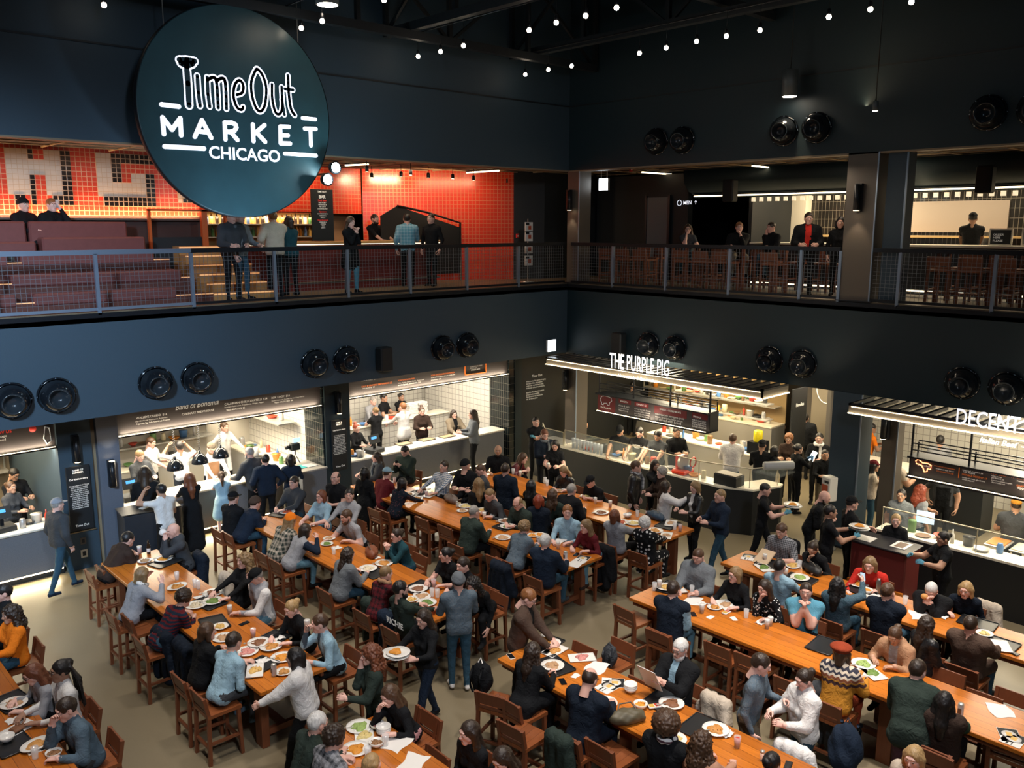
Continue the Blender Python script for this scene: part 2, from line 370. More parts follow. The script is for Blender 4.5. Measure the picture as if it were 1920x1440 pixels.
# ------------------------------------------------------------------ railings
WIRE = mat('mesh_wire', (.22, .25, .28), .4, .6)
def rail_bay(axis, a, b, lab, bright):
    """one bay of mesh between two posts, world positions a..b along the wall"""
    pm = STEEL_B if bright else BLACK_M
    o = empty('railing_bay', (a, 0, ZM) if axis == 'x' else (0, a, ZM), 0 if axis == 'x' else PI/2, lab, 'railing', 'mezzanine railing bays')
    L = b-a; yo = .0 if axis == 'x' else .0
    MB().box((0, -.03, .95), (L, .03, 1.03)).build('top_rail', pm, o)
    MB().box((0, -.02, .02), (L, .02, .07)).build('bottom_rail', pm, o)
    MB().box((-.028, -.03, -.05), (.028, .03, .96)).build('post', STEEL_B, o)
    g = MB(); n = int(abs(L)/.075)
    for i in range(1, n): g.box((L*i/n-.0025, -.0025, .07), (L*i/n+.0025, .0025, .95))
    for k in range(1, 12): g.box((.02, -.0025, .07+k*.073), (L-.02, .0025, .075+k*.073))
    g.build('wire_mesh', WIRE, o)
ORD = ['left edge', 'second from the left', 'third from the left', 'fourth from the left', 'fifth from the left', 'sixth from the left', 'seventh from the left', 'eighth from the left', 'ninth from the left']
xs = [-13.08, -11.45, -9.82, -8.19, -6.56, -4.98, -3.37, -1.74, -.12]
for i in range(8): rail_bay('x', xs[i], xs[i+1], 'steel mesh railing bay on the left balcony, '+ORD[i], i < 2)
rail_bay('x', -14.7, -13.08, 'steel mesh railing bay cut by the left edge of the picture', True)
ys = [-.13, -1.51, -3.11, -4.8, -6.47, -7.3]; ys2 = [-7.95, -8.46, -10.1, -11.74]
for i in range(5): rail_bay('y', ys[i+1], ys[i], 'black mesh railing bay on the right balcony, '+['nearest the corner', 'second from the corner', 'third from the corner', 'fourth from the corner', 'just left of the bronze column'][i], False)
for i in range(3): rail_bay('y', ys2[i+1], ys2[i], 'black mesh railing bay right of the bronze column, '+['the short first one', 'the second one', 'at the right edge'][i], False)

# ------------------------------------------------------------------ ball jet air nozzles
def make_nozzle():
    o = empty('air_nozzle')
    MB().lathe([(.0, 0), (.30, 0), (.30, .018), (.275, .03)], 32, capa=False, capb=False).build('flange', GLOSS, o)
    MB().lathe([(.262, .02), (.268, .09), (.24, .17), (.19, .235), (.165, .255)], 32, capa=False, capb=False).build('ball', GLOSS, o)
    MB().lathe([(.165, .255), (.172, .265), (.155, .268), (.145, .25), (.10, .16), (.05, .13), (.0, .13)], 32, capa=False, capb=False).build('nozzle_ring', mat('nozzle_ring', (.02, .025, .03), .15), o)
    b = MB()
    for k in range(8): t = k*PI/4; b.lathe([(.009, .016), (.009, .026)], 8, M=Matrix.Translation((.288*math.cos(t), .288*math.sin(t), 0)))
    b.build('screws', STEEL_B, o)
    return o
NZ = make_nozzle()
def copy_tree(o, parent=None):
    c = o.copy(); C.objects.link(c)
    if parent: c.parent = parent
    for ch in list(o.children): copy_tree(ch, c)
    return c
def put_nozzle(i, loc, wall, lab, grp):
    o = NZ if i == 0 else copy_tree(NZ)
    o.rotation_euler = (PI/2+.10, .0, -.12) if wall == 'l' else (PI/2+.10, 0, -PI/2+.12)
    o.location = (loc[0], loc[1]-.035, loc[2]) if wall == 'l' else (loc[0]-.035, loc[1], loc[2]); tag(o, lab, 'air vent', grp); return o
k = 0
for i, (x, z) in enumerate([(-12.91, 3.66), (-12.24, 3.66), (-10.62, 3.67), (-9.86, 3.67), (-7.43, 3.68), (-6.69, 3.68), (-4.15, 3.69), (-3.42, 3.69)]):
    put_nozzle(k, (x, -.002, z), 'l', 'round black air nozzle on the lower left wall, '+['leftmost, cut by the picture edge', 'right one of the leftmost pair', 'left one of the second pair', 'right one of the second pair', 'left one of the third pair', 'right one of the third pair', 'left one of the fourth pair', 'right one nearest the corner'][i], 'air nozzles on the lower left wall'); k += 1
for i, (y, z) in enumerate([(-2.7, 3.66), (-3.47, 3.65), (-5.9, 3.65), (-6.66, 3.65), (-9.75, 3.66), (-10.48, 3.66)]):
    put_nozzle(k, (-.002, y, z), 'r', 'round black air nozzle on the lower right wall, '+['nearest the corner', 'second from the corner', 'left one of the middle pair', 'right one of the middle pair', 'left one above the Decent Beef letters', 'rightmost at the picture edge'][i], 'air nozzles on the lower right wall'); k += 1
for i, (y, z) in enumerate([(-2.76, 8.3), (-3.48, 8.28), (-5.95, 8.29), (-6.65, 8.3), (-9.76, 8.3), (-10.5, 8.3)]):
    put_nozzle(k, (-.002, y, z), 'r', 'round black air nozzle on the upper right wall, '+['first from the corner', 'second from the corner', 'third from the corner', 'fourth from the corner', 'fifth from the corner', 'sixth, at the picture edge'][i], 'air nozzles on the upper right wall'); k += 1
# loudspeakers on the walls
def speaker(loc, rz, lab, s=1):
    o = empty('wall_speaker', loc, rz, lab, 'loudspeaker')
    MB().bbox((-.15*s, -.30*s, -.26*s), (.15*s, -.05*s, .26*s), .03).build('cabinet', BLACK, o)
    MB().box((-.13*s, -.305*s, -.24*s), (.13*s, -.30*s, .24*s)).build('grille', mat('grille_black', (.015, .015, .015), .8), o)
    MB().box((-.03, -.06, -.05), (.03, -.0, .05)).build('bracket', BLACK_M, o)
speaker((-5.83, 0, 3.62), 0, 'black loudspeaker on the left wall between two pairs of nozzles')
speaker((0, -1.9, 3.62), -PI/2, 'black loudspeaker on the right wall near the corner')
speaker((2.2, -3.4, 7.25), -PI/2, 'black loudspeaker hanging above the mezzanine near the corner')
speaker((2.2, -9.1, 7.3), -PI/2, 'black loudspeaker hanging above the mezzanine right of the column')
# illuminated exit boxes
def exitbox(loc, rz, lab):
    o = empty('exit_sign', loc, rz, lab, 'sign')
    MB().box((-.15, -.06, -.15), (.15, 0, .15)).box((-.1, -.04, .15), (-.09, -.02, .42 if rz else .16)).box((.09, -.04, .15), (.1, -.02, .42 if rz else .16)).build('sign_body', WHITE, o); MB().box((-.145, -.064, -.145), (.145, -.06, .145)).build('sign_face', LEDC, o)
exitbox((-.62, -.01, 3.42), 0, 'square white lit exit sign on the lower wall by the corner'); exitbox((.75, -.55, 7.45), -PI/2, 'square white lit exit sign under the balcony ceiling')

# ------------------------------------------------------------------ roof trusses, string lights
TR = mat('truss_black', (.012, .016, .02), .55)
def truss(axis, c, a, b, z, lab):
    o = empty('roof_truss', (c, a, z) if axis == 'y' else (a, c, z), label=lab, cat='truss'); L = b-a
    V = (lambda t, dz: (0, t, dz)) if axis == 'y' else (lambda t, dz: (t, 0, dz))
    MB().bar(V(0, 0), V(L, 0), .16, .16).build('bottom_chord', TR, o)
    MB().bar(V(0, 1.7), V(L, 1.7), .16, .16).build('top_chord', TR, o)
    g = MB(); n = max(2, int(L/2.0))
    for i in range(n+1): g.bar(V(L*i/n, 0), V(L*i/n, 1.7), .09, .09)
    for i in range(n): g.bar(V(L*i/n, 0), V(L*(i+1)/n, 1.7), .06, .06) if i % 2 else g.bar(V(L*i/n, 1.7), V(L*(i+1)/n, 0), .06, .06)
    g.build('web_bars', TR, o)
for i, x in enumerate((-12.6, -9.1, -5.5, -2.0)):
    truss('y', x, -20, -.05, 10.25, 'black steel roof truss running away from the viewer, '+['at the left', 'behind the round sign', 'left of the corner', 'nearest the right wall'][i])
truss('x', -.9, -20, -.1, 10.1, 'black steel roof truss close to the left wall')
truss('x', -5.6, -20, -.1, 10.5, 'black steel roof truss crossing above the hall')
def bulb(x, y, z, lab, grp, first=[None]):
    if first[0] is None:
        o = empty('hanging_bulb')
        MB().lathe([(.004, .13), (.004, .45)], 6).build('cord', BLACK_M, o)
        MB().lathe([(.02, .13), (.03, .12), (.034, .05), (.03, .04)], 12).build('socket', BLACK_M, o)
        MB().lathe([(.0, -.04), (.028, -.03), (.042, -.004), (.038, .02), (.02, .045)], 14, capa=False).build('bulb', BULB, o); first[0] = o
    else: o = copy_tree(first[0])
    o.location = (x, y, z); tag(o, lab, 'light bulb', grp); return o
bz = 9.78
for lst, nm in (([(784, 106), (826, 97), (869, 86), (992, 57), (1043, 43), (1098, 30), (1156, 15)], 'in the middle string'),
                ([(985, 140), (1028, 131), (1072, 124), (1199, 100), (1249, 90), (1306, 78), (1362, 68), (1425, 57), (1554, 32), (1632, 18), (1709, 4)], 'in the string over the right wall'),
                ([(565, 53), (604, 40), (720, 0)], 'in the short string beside the round sign'), ([(195, 10)], 'alone at the upper left')):
    if len(lst) > 1:
        a, b = PZ(*lst[0], bz), PZ(*lst[-1], bz); MB().tube([(a.x, min(a.y+.5, -.02), bz+.45), (b.x, b.y-1.5, bz+.45)], .012).build('light_cable', BLACK_M, label='thin black cable carrying the bulbs '+nm, cat='cable')
    for i, (u, v) in enumerate(lst):
        p = PZ(u, v, bz); bulb(p.x, p.y, bz, 'small glowing bulb '+nm+('' if len(lst) == 1 else ', '+['first', 'second', 'third', 'fourth', 'fifth', 'sixth', 'seventh', 'eighth', 'ninth', 'tenth', 'eleventh'][i]+' from the left'), 'string light bulbs')
def can_pendant(u, v, z, r, lab):
    p = PZ(u, v, z); o = empty('pendant_lamp', p, label=lab, cat='pendant lamp')
    MB().lathe([(r*.9, .0), (r, .0), (r, r*3.2), (r*.5, r*3.4)], 20).build('can_shade', mat('can_grey', (.10, .12, .13), .45, .4), o)
    MB().lathe([(r*.88, -.004), (r*.88, .002)], 20).build('lens', BULB, o)
    MB().lathe([(.01, r*3.3), (.01, 12.5-p.z)], 6).build('stem', BLACK_M, o)
    if r > .1: lamp('SPOT', p+Vector((0, 0, -.03)), 60, WARM, p+Vector((0, 0, -3)), .08, angle=70, blend=.8)
can_pendant(1480, 181, 8.9, .15, 'cylindrical pendant lamp on a long stem before the right wall')
can_pendant(614, 9, 10.0, .19, 'cylindrical pendant lamp at the top edge beside the round sign')
can_pendant(1641, 208, 8.4, .05, 'small dark sensor hanging on a black pole')

# ------------------------------------------------------------------ the round sign
def circle_sign():
    Y = -.95; cx, cz = -9.2, 8.30; R = 1.74
    o = empty('round_sign', (cx, Y, cz), label='huge round dark teal sign reading Time Out Market Chicago', cat='sign')
    M = Matrix(((1, 0, 0, 0), (0, 0, -1, 0), (0, 1, 0, 0), (0, 0, 0, 1)))
    MB().lathe([(0, -.12), (R, -.12), (R, .0), (R-.01, .006)], 96, M=M, smooth=False, capa=False).build('disc', [mat('sign_teal', (.022, .062, .075), .38, noise=.25, nscale=2.5)], o)
    MB().lathe([(R+.005, -.125), (R+.012, -.12), (R+.012, .004), (R+.002, .008)], 96, M=M, capa=False, capb=False).build('rim', BLACK, o)
    # strokes traced in the plane of the disc
    def q(u, v): p = PY(u, v, Y); return (p.x-cx, p.z-cz)
    def z3(X, Yp): return q(X/3., Yp/3.)
    wM = mb = MB()
    W = .073
    def st(pts, w_=W, z0=.006, z1=.02, mi=0, closed=False): ribbon(mb, [z3(*p) for p in pts], w_, z0, z1, M, mi, closed)
    # MARKET
    st([(920, 755), (912, 660), (966, 730), (1012, 665), (1017, 762)])
    st([(1094, 770), (1134, 676), (1186, 776)]); st([(1112, 738), (1166, 745)])
    st([(1266, 785), (1262, 690)]); st([(1262, 690), (1300, 690), (1322, 700), (1328, 718), (1316, 736), (1290, 742), (1266, 740)]); st([(1296, 742), (1334, 788)])
    st([(1424, 795), (1420, 700)]); st([(1486, 704), (1430, 752)]); st([(1440, 745), (1490, 798)])
    st([(1624, 714), (1574, 712), (1576, 806), (1630, 808)]); st([(1576, 760), (1618, 762)])
    st([(1712, 724), (1774, 726)]); st([(1744, 726), (1747, 818)])
    # rules
    st([(906, 588), (1004, 600)], .075); st([(1700, 664), (1772, 672)], .068)
    st([(924, 824), (1146, 836)], .075); st([(1600, 864), (1776, 876)], .068)
    mb.build('lettering_market', LIT, o)
    # TIME OUT: white thick strokes with darker inner strokes
    letters = [
        ([[(1008, 338), (1050, 338), (1092, 345)], [(1016, 355), (1050, 372), (1082, 358)], [(1046, 352), (1056, 470), (1062, 592)]], .150, .092),
        ([[(1108, 428), (1114, 520), (1124, 596)]], .115, .062),
        ([[(1164, 436), (1168, 530), (1178, 600)], [(1166, 450), (1196, 436), (1216, 462), (1226, 606)], [(1216, 456), (1248, 440), (1266, 470), (1272, 612)]], .108, .058),
        ([[(1330, 534), (1362, 520), (1366, 478), (1344, 452), (1318, 480), (1312, 545), (1330, 602), (1356, 618), (1366, 602)]], .100, .052),
        ([[(1436, 396), (1412, 460), (1416, 540), (1440, 610), (1466, 626), (1488, 590), (1496, 500), (1478, 430), (1450, 392), (1436, 396)]], .105, .052),
        ([[(1528, 476), (1530, 560), (1548, 632), (1572, 640), (1586, 600), (1582, 490)], [(1584, 560), (1598, 645)]], .100, .052),
        ([[(1618, 426), (1622, 520), (1634, 610), (1656, 648)], [(1600, 500), (1646, 506)]], .105, .055)]
    zz = .006; fillm = mat('sign_teal_letters', (.016, .042, .052), .5)
    for strokes, w1, w2 in letters:
        out = MB(); inn = MB()
        for s_ in strokes:
            n_ = len(s_); cr = s_
            if n_ > 3:
                q_ = [s_[-2] if s_[0] == s_[-1] else s_[0]]+s_+[s_[1] if s_[0] == s_[-1] else s_[-1]]; cr = [tuple(.5*(2*q_[i][k]+(q_[i+1][k]-q_[i-1][k])*t+(2*q_[i-1][k]-5*q_[i][k]+4*q_[i+1][k]-q_[i+2][k])*t*t+(3*q_[i][k]-q_[i-1][k]-3*q_[i+1][k]+q_[i+2][k])*t**3) for k in (0, 1)) for i in range(1, n_) for t in (0, .25, .5, .75)]+[s_[-1]]
            s_ = cr; ribbon(out, [z3(*p) for p in s_], w1, zz, zz+.003, M); ribbon(inn, [z3(*p) for p in s_], w2, zz+.0035, zz+.0075, M)
        zz += .0002; lo_ = out.build('letter_outline', LIT, o); inn.build('letter_fill', fillm, lo_)
    a = Vector(PY(1175/3, 880/3, Y)); b = Vector(PY(1576/3, 905/3, Y))
    wtext('lettering_chicago', 'CHICAGO', (392, 297.5), (525, 303), LIT, o, 'y', Y, bold=.022, hs=1.0, off=.012)
    g = MB()
    for dx in (-1.2, 0, 1.2): g.tube([(dx, .06, math.sqrt(R*R-dx*dx)-.02), (dx, .06, 12.6-cz)], .008)
    g.build('suspension_cables', STEEL, o)
circle_sign()
# floodlight at the edge of the round sign
def flood():
    loc = (-7.62, -1.25, 7.35); o = empty('floodlight', loc, label='bright white twin floodlight shining at the lower right rim of the sign', cat='floodlight')
    for s in (-1, 1):
        c = Vector((.09*s, 0, .11*s)); 
        MB().lathe([(.05, .14), (.10, .10), (.12, 0)], 16, M=Matrix.Translation(c) @ Matrix.Rotation(PI/2, 4, 'X') @ Matrix.Rotation(PI, 4, 'X')).build('lamp_head', BLACK_M, o)
        MB().lathe([(.0, 0.01), (.09, .005)], 16, M=Matrix.Translation(c) @ Matrix.Rotation(PI/2, 4, 'X')).build('lens', mat('flood_lens', (1, 1, 1), .4, emit=(.80, .98, 1), es=40), o)
    MB().tube([(0, .1, 0), (0, .9, 0), (0, 1.2, .25)], .02).build('mounting_arm', BLACK_M, o)
    lamp('POINT', (-7.5, -1.45, 7.3), 60, (.6, .9, 1.0), size=.1)
flood()
lamp('SPOT', (-9.3, -2.6, 5.2), 420, (.55, .78, 1.0), (-9.3, -.95, 7.3), .15, angle=70, blend=1)

# ------------------------------------------------------------------ mezzanine, left: mural wall, tiers, bar
YW = 2.65
def mural():
    o = empty('mural_wall', (-11, YW, 6.6), label='tiled mural of giant cream letters on red and black tiles', cat='tiled wall')
    def r(X0, X1, Y0, Y1):
        uc, vc = (X0+X1)/8, 240+(Y0+Y1)/8
        return PY(X0/4, vc, YW).x, PY(X1/4, vc, YW).x, PY(uc, 240+Y1/4, YW).z, PY(uc, 240+Y0/4, YW).z
    def rect(mb, X0, X1, Y0, Y1, d):
        a, b, c, e = r(X0, X1, Y0, Y1); sn = lambda t: round(t/.0917)*.0917
        a, b, c, e = sn(a), sn(b), sn(c), sn(e); mb.box((a+11, -.02-d, c-6.6), (b+11, 0, e-6.6))
    red = MB(); red.box((-6, 0, 0), (2.55, .1, 1.26)); red.build('red_tile_field', T_REDM, o)
    c = MB()
    for a in [(45, 460, 175, 515), (715, 1100, 180, 525), (1325, 1500, 440, 560), (-400, -60, 150, 520)]: rect(c, *a, .004)
    c.build('cream_letters', T_CREAM, o)
    rr = MB()
    for a in [(250, 320, 165, 225), (270, 340, 355, 512), (905, 1160, 262, 325), (910, 970, 325, 408)]: rect(rr, *a, .010)
    rr.build('red_letter_insets', T_REDM, o)
    k = MB()
    for a in [(185, 250, 165, 225), (205, 272, 355, 570), (460, 530, 178, 575), (110, 205, 515, 565), (400, 460, 515, 572), (840, 1150, 200, 265), (845, 908, 265, 405), (1095, 1155, 340, 580), (790, 1095, 527, 580), (1380, 1480, 540, 575)]: rect(k, *a, .014)
    k.build('black_letter_shadows', T_BLK, o)
mural()
# cove of light under the mural
o = empty('light_cove', (-11, YW, 6.5), label='glowing light cove running under the letter mural', cat='light cove')
MB().box((-6, -.10, 0), (2.55, -.06, .05)).box((-6, -.10, 0), (2.55, .0, .012)).build('cove_lip', BRONZE, o)
MB().box((-6, -.055, .015), (2.55, -.02, .03)).build('led_strip', mat('cove_led', (1, 1, 1), .4, emit=(1, .50, .22), es=14), o)
lamp('AREA', (-11.2, YW-.10, 6.56), 80, (1, .56, .28), (-11.2, YW+.05, 7.4), 5.4, .05)
lamp('AREA', (-11.0, 1.6, 7.7), 3, (1, .50, .22), (-11.0, 2.0, 5), 3.4, .3)
S(MB().box((-20, YW, ZM), (-8.45, YW+.1, 6.6)).build('wall_left', mat('dark_brown_wall', (.05, .022, .018), .6)))
def led_stick(a, b, lab, par=None, m=LEDW):
    o = empty('ceiling_light', a, label=lab, cat='strip light'); d = Vector(b)-Vector(a)
    MB().bar((0, 0, 0), d, .05, .03).build('diffuser', m, o); MB().bar((0, 0, .03), d+Vector((0, 0, .03)), .06, .03).build('housing', BLACK_M, o)
zc = ZT+.01
for (u0, v0, u1, v1, lab) in [(115, 303-.0, 155, 293, 'glowing strip light over the letter mural'), (875, 324, 935, 320, 'glowing strip light near the red tiled wall'), (1204, 323, 1258, 327, 'glowing strip light on the right balcony ceiling, left one'), (1411, 311, 1462, 316, 'glowing strip light on the right balcony ceiling, middle one'), (1675, 295, 1722, 301, 'glowing strip light on the right balcony ceiling, right one'), (648, 310, 690, 308, 'glowing strip light above the bar')]:
    led_stick(PZ(u0, v0, zc), PZ(u1, v1, zc), lab)
# seating tiers
def tier(y0, y1, z0, z1, x1, name, lab, segs, m=LEATHER):
    o = empty('seating_tier', (-11, y0, z0), label=lab, cat='stepped bench')
    MB().box((-6, 0, 0), (x1+11, y1-y0, z1-z0-.10)).build('riser', mat('tier_brown', (.11, .035, .026), .5, noise=.2), o)
    for a, b in segs: MB().bbox((a+11, -.03, z1-z0-.17), (b+11, y1-y0-.05, z1-z0+.04), .03).build('seat_cushion', m, o)
    MB().box((-6, -.012, z1-z0-.115), (x1+11, -.002, z1-z0-.10)).build('edge_light', mat('tier_led', (1, .6, .3), .5, emit=(1, .40, .12), es=.5), o)
tier(.55, 1.0, ZM, 5.25, -9.2, 't', 'lowest brown leather bench tier behind the railing', [(-17, -12.55), (-12.3, -9.9)])
tier(1.0, 1.5, ZM, 5.55, -9.4, 't', 'second brown leather bench tier behind the railing', [(-17, -12.9), (-12.5, -9.6)])
tier(1.5, 1.95, ZM, 5.88, -9.6, 't', 'third brown leather bench tier behind the railing', [(-17, -12.4), (-12.2, -9.9)])
o = empty('booth_bench', (-11, 1.98, ZM), label='brown leather booth with high back below the letter mural', cat='booth bench')
MB().box((-6, .33, 0), (.78, .65, 1.02)).box((-6, .0, 0), (.78, .12, 1.05)).build('bench_base', BRONZE, o)
for a, b in ((-6, -.95), (-.90, .80)): MB().bbox((a, -.03, 1.05), (b, .12, 1.50), .03).build('bench_back', LEATHER, o)
MB().bbox((-.8, -.38, .95), (1.0, -.03, 1.22), .03).build('front_cushion', LEATHER, o); MB().bbox((-6, -.38, .95), (-.9, -.03, 1.15), .03).build('front_cushion', LEATHER, o)
lamp('AREA', (-11.5, .9, 7.65), 17, (1, .66, .50), (-11.5, 1.2, 5), 4.5, .2)
# stairs beside the tiers
o = empty('stair_flight', (-9.2, .5, ZM), label='wooden stair flight with glowing treads right of the benches', cat='stairs')
for i in range(6):
    MB().box((0, i*.3, 0), (1.25, i*.3+.32, .17*(i+1))).build('tread', wood('tread_wood', (.40, .19, .06), (.55, .28, .10), 'X', 0), o)
    MB().box((0, i*.3-.006, .17*(i+1)-.035), (1.25, i*.3-.001, .17*(i+1)-.01)).build('tread_light', mat('tier_led', (1, .6, .3)), o)
# orange framed stair enclosure and dark panels
o = empty('stair_screen', (-8.5, 2.3, ZM), label='orange steel stair frame standing left of the bar', cat='screen')
OR = mat('orange_steel', (.50, .10, .02), .4)
MB().box((-.06, 0, 0), (.06, .1, 1.75)).box((-1.15, 0, 1.72), (.06, .08, 1.76)).box((-1.15, 0, .9), (-1.10, .08, 1.75)).box((.5, .1, 0), (.56, .2, 2.2)).build('frame_bars', OR, o)
MB().box((-1.1, .05, .1), (-.06, .08, 1.2)).build('dark_panel', BLACK, o)

def panel(name, p0, p1, z0, z1, m, th=.1, **kw):
    d = Vector((p1[0]-p0[0], p1[1]-p0[1], 0)); a = math.atan2(d.y, d.x)
    return MB().box((0, 0, 0), (d.length, th, z1-z0)).build(name, m, loc=(p0[0], p0[1], z0), rz=a, **kw)
S(panel('wall_red', (-3.4, 4.15), (.12, 2.15), ZM, ZT+.1, T_RED)); S(panel('wall_red', (-8.4, 4.2), (-3.4, 4.2), 6.72, ZT+.1, T_RED))
S(panel('wall_back', (-8.4, 4.7), (-3.4, 4.7), ZM, 6.72, mat('warm_back', (.25, .14, .07), .5)))
S(panel('wall_side', (.12, 2.15), (.9, 1.75), ZM, ZT+.1, BLACK)); S(panel('wall_side', (.9, 1.75), (5, 1.75), ZM, ZT+.1, BLACK))
lamp('AREA', (-1.9, 2.0, 7.6), 30, (1, .62, .34), (-1.6, 3.2, 6.3), 1.6, .2)
lamp('AREA', (-3.2, 3.2, 7.65), 45, (1, .72, .45), (-2.6, 4, 6.7), .8, .2)
lamp('AREA', (-6.3, 3.6, 7.65), 40, (1, .65, .40), (-6.3, 4.3, 7.0), 3.2, .2)
lamp('AREA', (-6.3, 4.3, 6.62), 45, (1, .72, .42), (-6.3, 4.6, 5.6), 3.2, .2)
lamp('AREA', (-5.3, 1.2, 7.7), 34, (1, .75, .5), (-5.3, 1.3, 5), 4.5, .3)
# track spots
for i, (u, v) in enumerate([(632, 322), (688, 318), (697, 330), (752, 328), (770, 325), (803, 330), (849, 332), (888, 335), (950, 340)]):
    p = PZ(u, v, 7.6); o = empty('track_spot', p, label='small ceiling track spotlight before the red tiles, '+ORD[i].replace('left edge', 'leftmost'), cat='spotlight', group='track spotlights over the bar')
    MB().lathe([(.035, -.04), (.04, -.03), (.04, .06), (.02, .08)], 12).build('spot_can', BLACK_M, o); MB().lathe([(.0, -.046), (.032, -.042)], 12, capa=False).build('lens', BULB if i % 2 == 0 else LEDF, o)
    MB().lathe([(.008, .08), (.008, .24)], 6).build('stem', BLACK_M, o)
# bar counter
def bar():
    p0, p1 = (-7.85, 2.0), (-2.7, 1.95)
    o = empty('bar_counter', (p0[0], p0[1], ZM), label='long bar counter with dark red tiled front and glowing wooden top', cat='bar')
    L = p1[0]-p0[0]
    MB().box((0, 0, 0), (L, .6, 1.02)).build('bar_front', T_REDD, o)
    MB().bbox((-.05, -.22, 1.03), (L+.05, .6, 1.09), .01).build('bar_top', wood('bar_wood', (.55, .30, .10), (.70, .42, .18), 'X', 0, .3), o)
    MB().box((0, -.20, 1.015), (L, -.18, 1.03)).build('under_light', LEDF, o)
    MB().tube([(0, -.12, .18), (L, -.12, .18)], .025).build('foot_rail', BRONZE, o)
bar()
o = empty('bar_stair_balustrade', (-3.1, 2.0, ZM), label='black stair balustrade sloping down right of the bar', cat='balustrade')
a, b, c = PY(745, 386, 2.6)-o.location, PY(800, 398, 2.6)-o.location, PY(863, 418, 2.6)-o.location
MB().tube([a, b, c, (c.x, c.y, 0)], .03).build('handrail', BLACK_M, o)
d = PY(720, 425, 2.6)-o.location
MB().prism([(a.x, a.z), (a.x-.5, a.z-.25), (a.x-.5, .2), (c.x, .2), (c.x, c.z-.12)], -.03, .0, M=Matrix(((1, 0, 0, 0), (0, 0, -1, a.y), (0, 1, 0, 0), (0, 0, 0, 1)))).build('dark_panel', BLACK, o)
# back bar shelves with bottles
o = empty('back_bar_shelf', (-6.3, 4.2, ZM), label='back bar shelving behind the bar', cat='shelf')
for z in (1.15, 1.45, 1.75): MB().box((-2.0, 0, z), (1.9, .35, z+.025)).build('shelf_board', STEEL, o)
MB().box((-2.05, .36, .9), (1.95, .40, 2.2)).build('shelf_back', mat('amber_back', (.5, .33, .14), .4), o)
BOTC = [mat('bottle_amber', (.45, .18, .03), .15), mat('bottle_green', (.05, .14, .05), .15), mat('bottle_clear', (.6, .6, .55), .1), mat('bottle_dark', (.03, .02, .02), .15), mat('bottle_gold', (.7, .45, .12), .2), mat('bottle_blue', (.08, .16, .35), .2)]
bot0 = MB().lathe([(.036, 0), (.04, .01), (.04, .15), (.035, .18), (.015, .21), (.013, .27), (.016, .275)], 10).mesh('liquor_bottle')
for zi, z in enumerate((1.176, 1.476, 1.776)):
    for i in range(30):
        ob = bpy.data.objects.new('liquor_bottle', bot0); C.objects.link(ob); ob.location = (-8.2+i*.128+random.uniform(-.01, .01), 4.33+random.uniform(-.03, .05), ZM+z); ob.scale = (1, 1, random.uniform(.8, 1.02))
        if not bot0.materials: bot0.materials.append(BOTC[0])
        ob.material_slots[0].link = 'OBJECT'; ob.material_slots[0].material = BOTC[(i*5+zi*3+i//4) % 6]
        tag(ob, '%s liquor bottle on the %s back bar shelf' % (['amber', 'green', 'clear', 'black', 'gold', 'blue'][(i*5+zi*3+i//4) % 6], ['lower', 'middle', 'top'][zi]), 'bottle', '%s bottles on the %s back bar shelf' % (['amber', 'green', 'clear', 'black', 'gold', 'blue'][(i*5+zi*3+i//4) % 6], ['lower', 'middle', 'top'][zi]))
# bar menu board and tablets
def hang_board(loc, w_, h_, lines, name, lab, rx=(1, 0, 0), hook=None):
    o = empty(name, loc, label=lab, cat='menu board'); r = Vector(rx)
    n = r.cross(Vector((0, 0, 1)))
    M = frame((0, 0, 0), r, (0, 0, 1)); MB().box((-w_/2, 0, -.03), (w_/2, h_, 0), M=M).build('board', BLACK, o)
    z = h_
    for s, sz, m, b_ in lines:
        z -= sz*1.35
        if s: text('menu_text', s, sz, Vector(loc)+n*.003+Vector((0, 0, z)), r, (0, 0, 1), m, o, .001, 1, b_, 'CENTER')
    return o
p = PY(608, 445, 1.75)
hang_board((p.x, 1.78, ZM+1.10), .55, 1.12, [('TIME OUT', .05, INKW, .02), ('BAR', .09, INKW, .03), ('Draft Beer', .05, INKR, .01)]+[(s, .032, INKW, .01) for s in ('HALF ACRE 7', 'PSEUDO SUE 8', 'FIST CITY 7', 'LAGUNITAS IPA 7')]+[('Signature', .05, INKR, .01)]+[(s, .03, INKW, .01) for s in ('OLD FASHIONED 13', 'NEGRONI 12', 'MULE 12')]+[('Non-Alcoholic', .045, INKR, .01)]+[(s, .03, INKW, .01) for s in ('SPARKLING 4', 'COFFEE 4', 'TEA 4', 'JUICE 5')], 'bar_menu_board', 'tall black drinks menu board standing on the bar')
# postcard rack by the corner
o = empty('postcard_rack', (-.55, .9, ZM), label='tall rack of white printed guides by the corner railing', cat='rack')
MB().tube([(0, 0, 0), (0, 0, 1.62)], .012).build('pole', STEEL, o); MB().lathe([(.18, 0), (.18, .02)], 16).build('base', STEEL, o)
for i, z in enumerate((.55, .86, 1.17, 1.40)):
    MB().box((-.13, -.05, z-.12), (.13, -.02, z+.13)).build('guide', WHITE, o)
    MB().box((-.03, -.055, z-.06), (.07, -.05, z+.04)).build('printed_picture', mat('print_red', (.5, .08, .03), .5), o)
    MB().box((-.12, -.054, z+.06), (.0, -.05, z+.11)).build('printed_title', BLACK, o)
def callbox(loc, rz, lab, m=mat('alarm_red', (.6, .02, .02), .4)):
    o = empty('fire_alarm', loc, rz, lab, 'alarm'); MB().bbox((-.05, -.04, -.06), (.05, 0, .06), .01).build('alarm_box', m, o); MB().box((-.02, -.045, -.02), (.02, -.04, .02)).build('lever', WHITE, o)
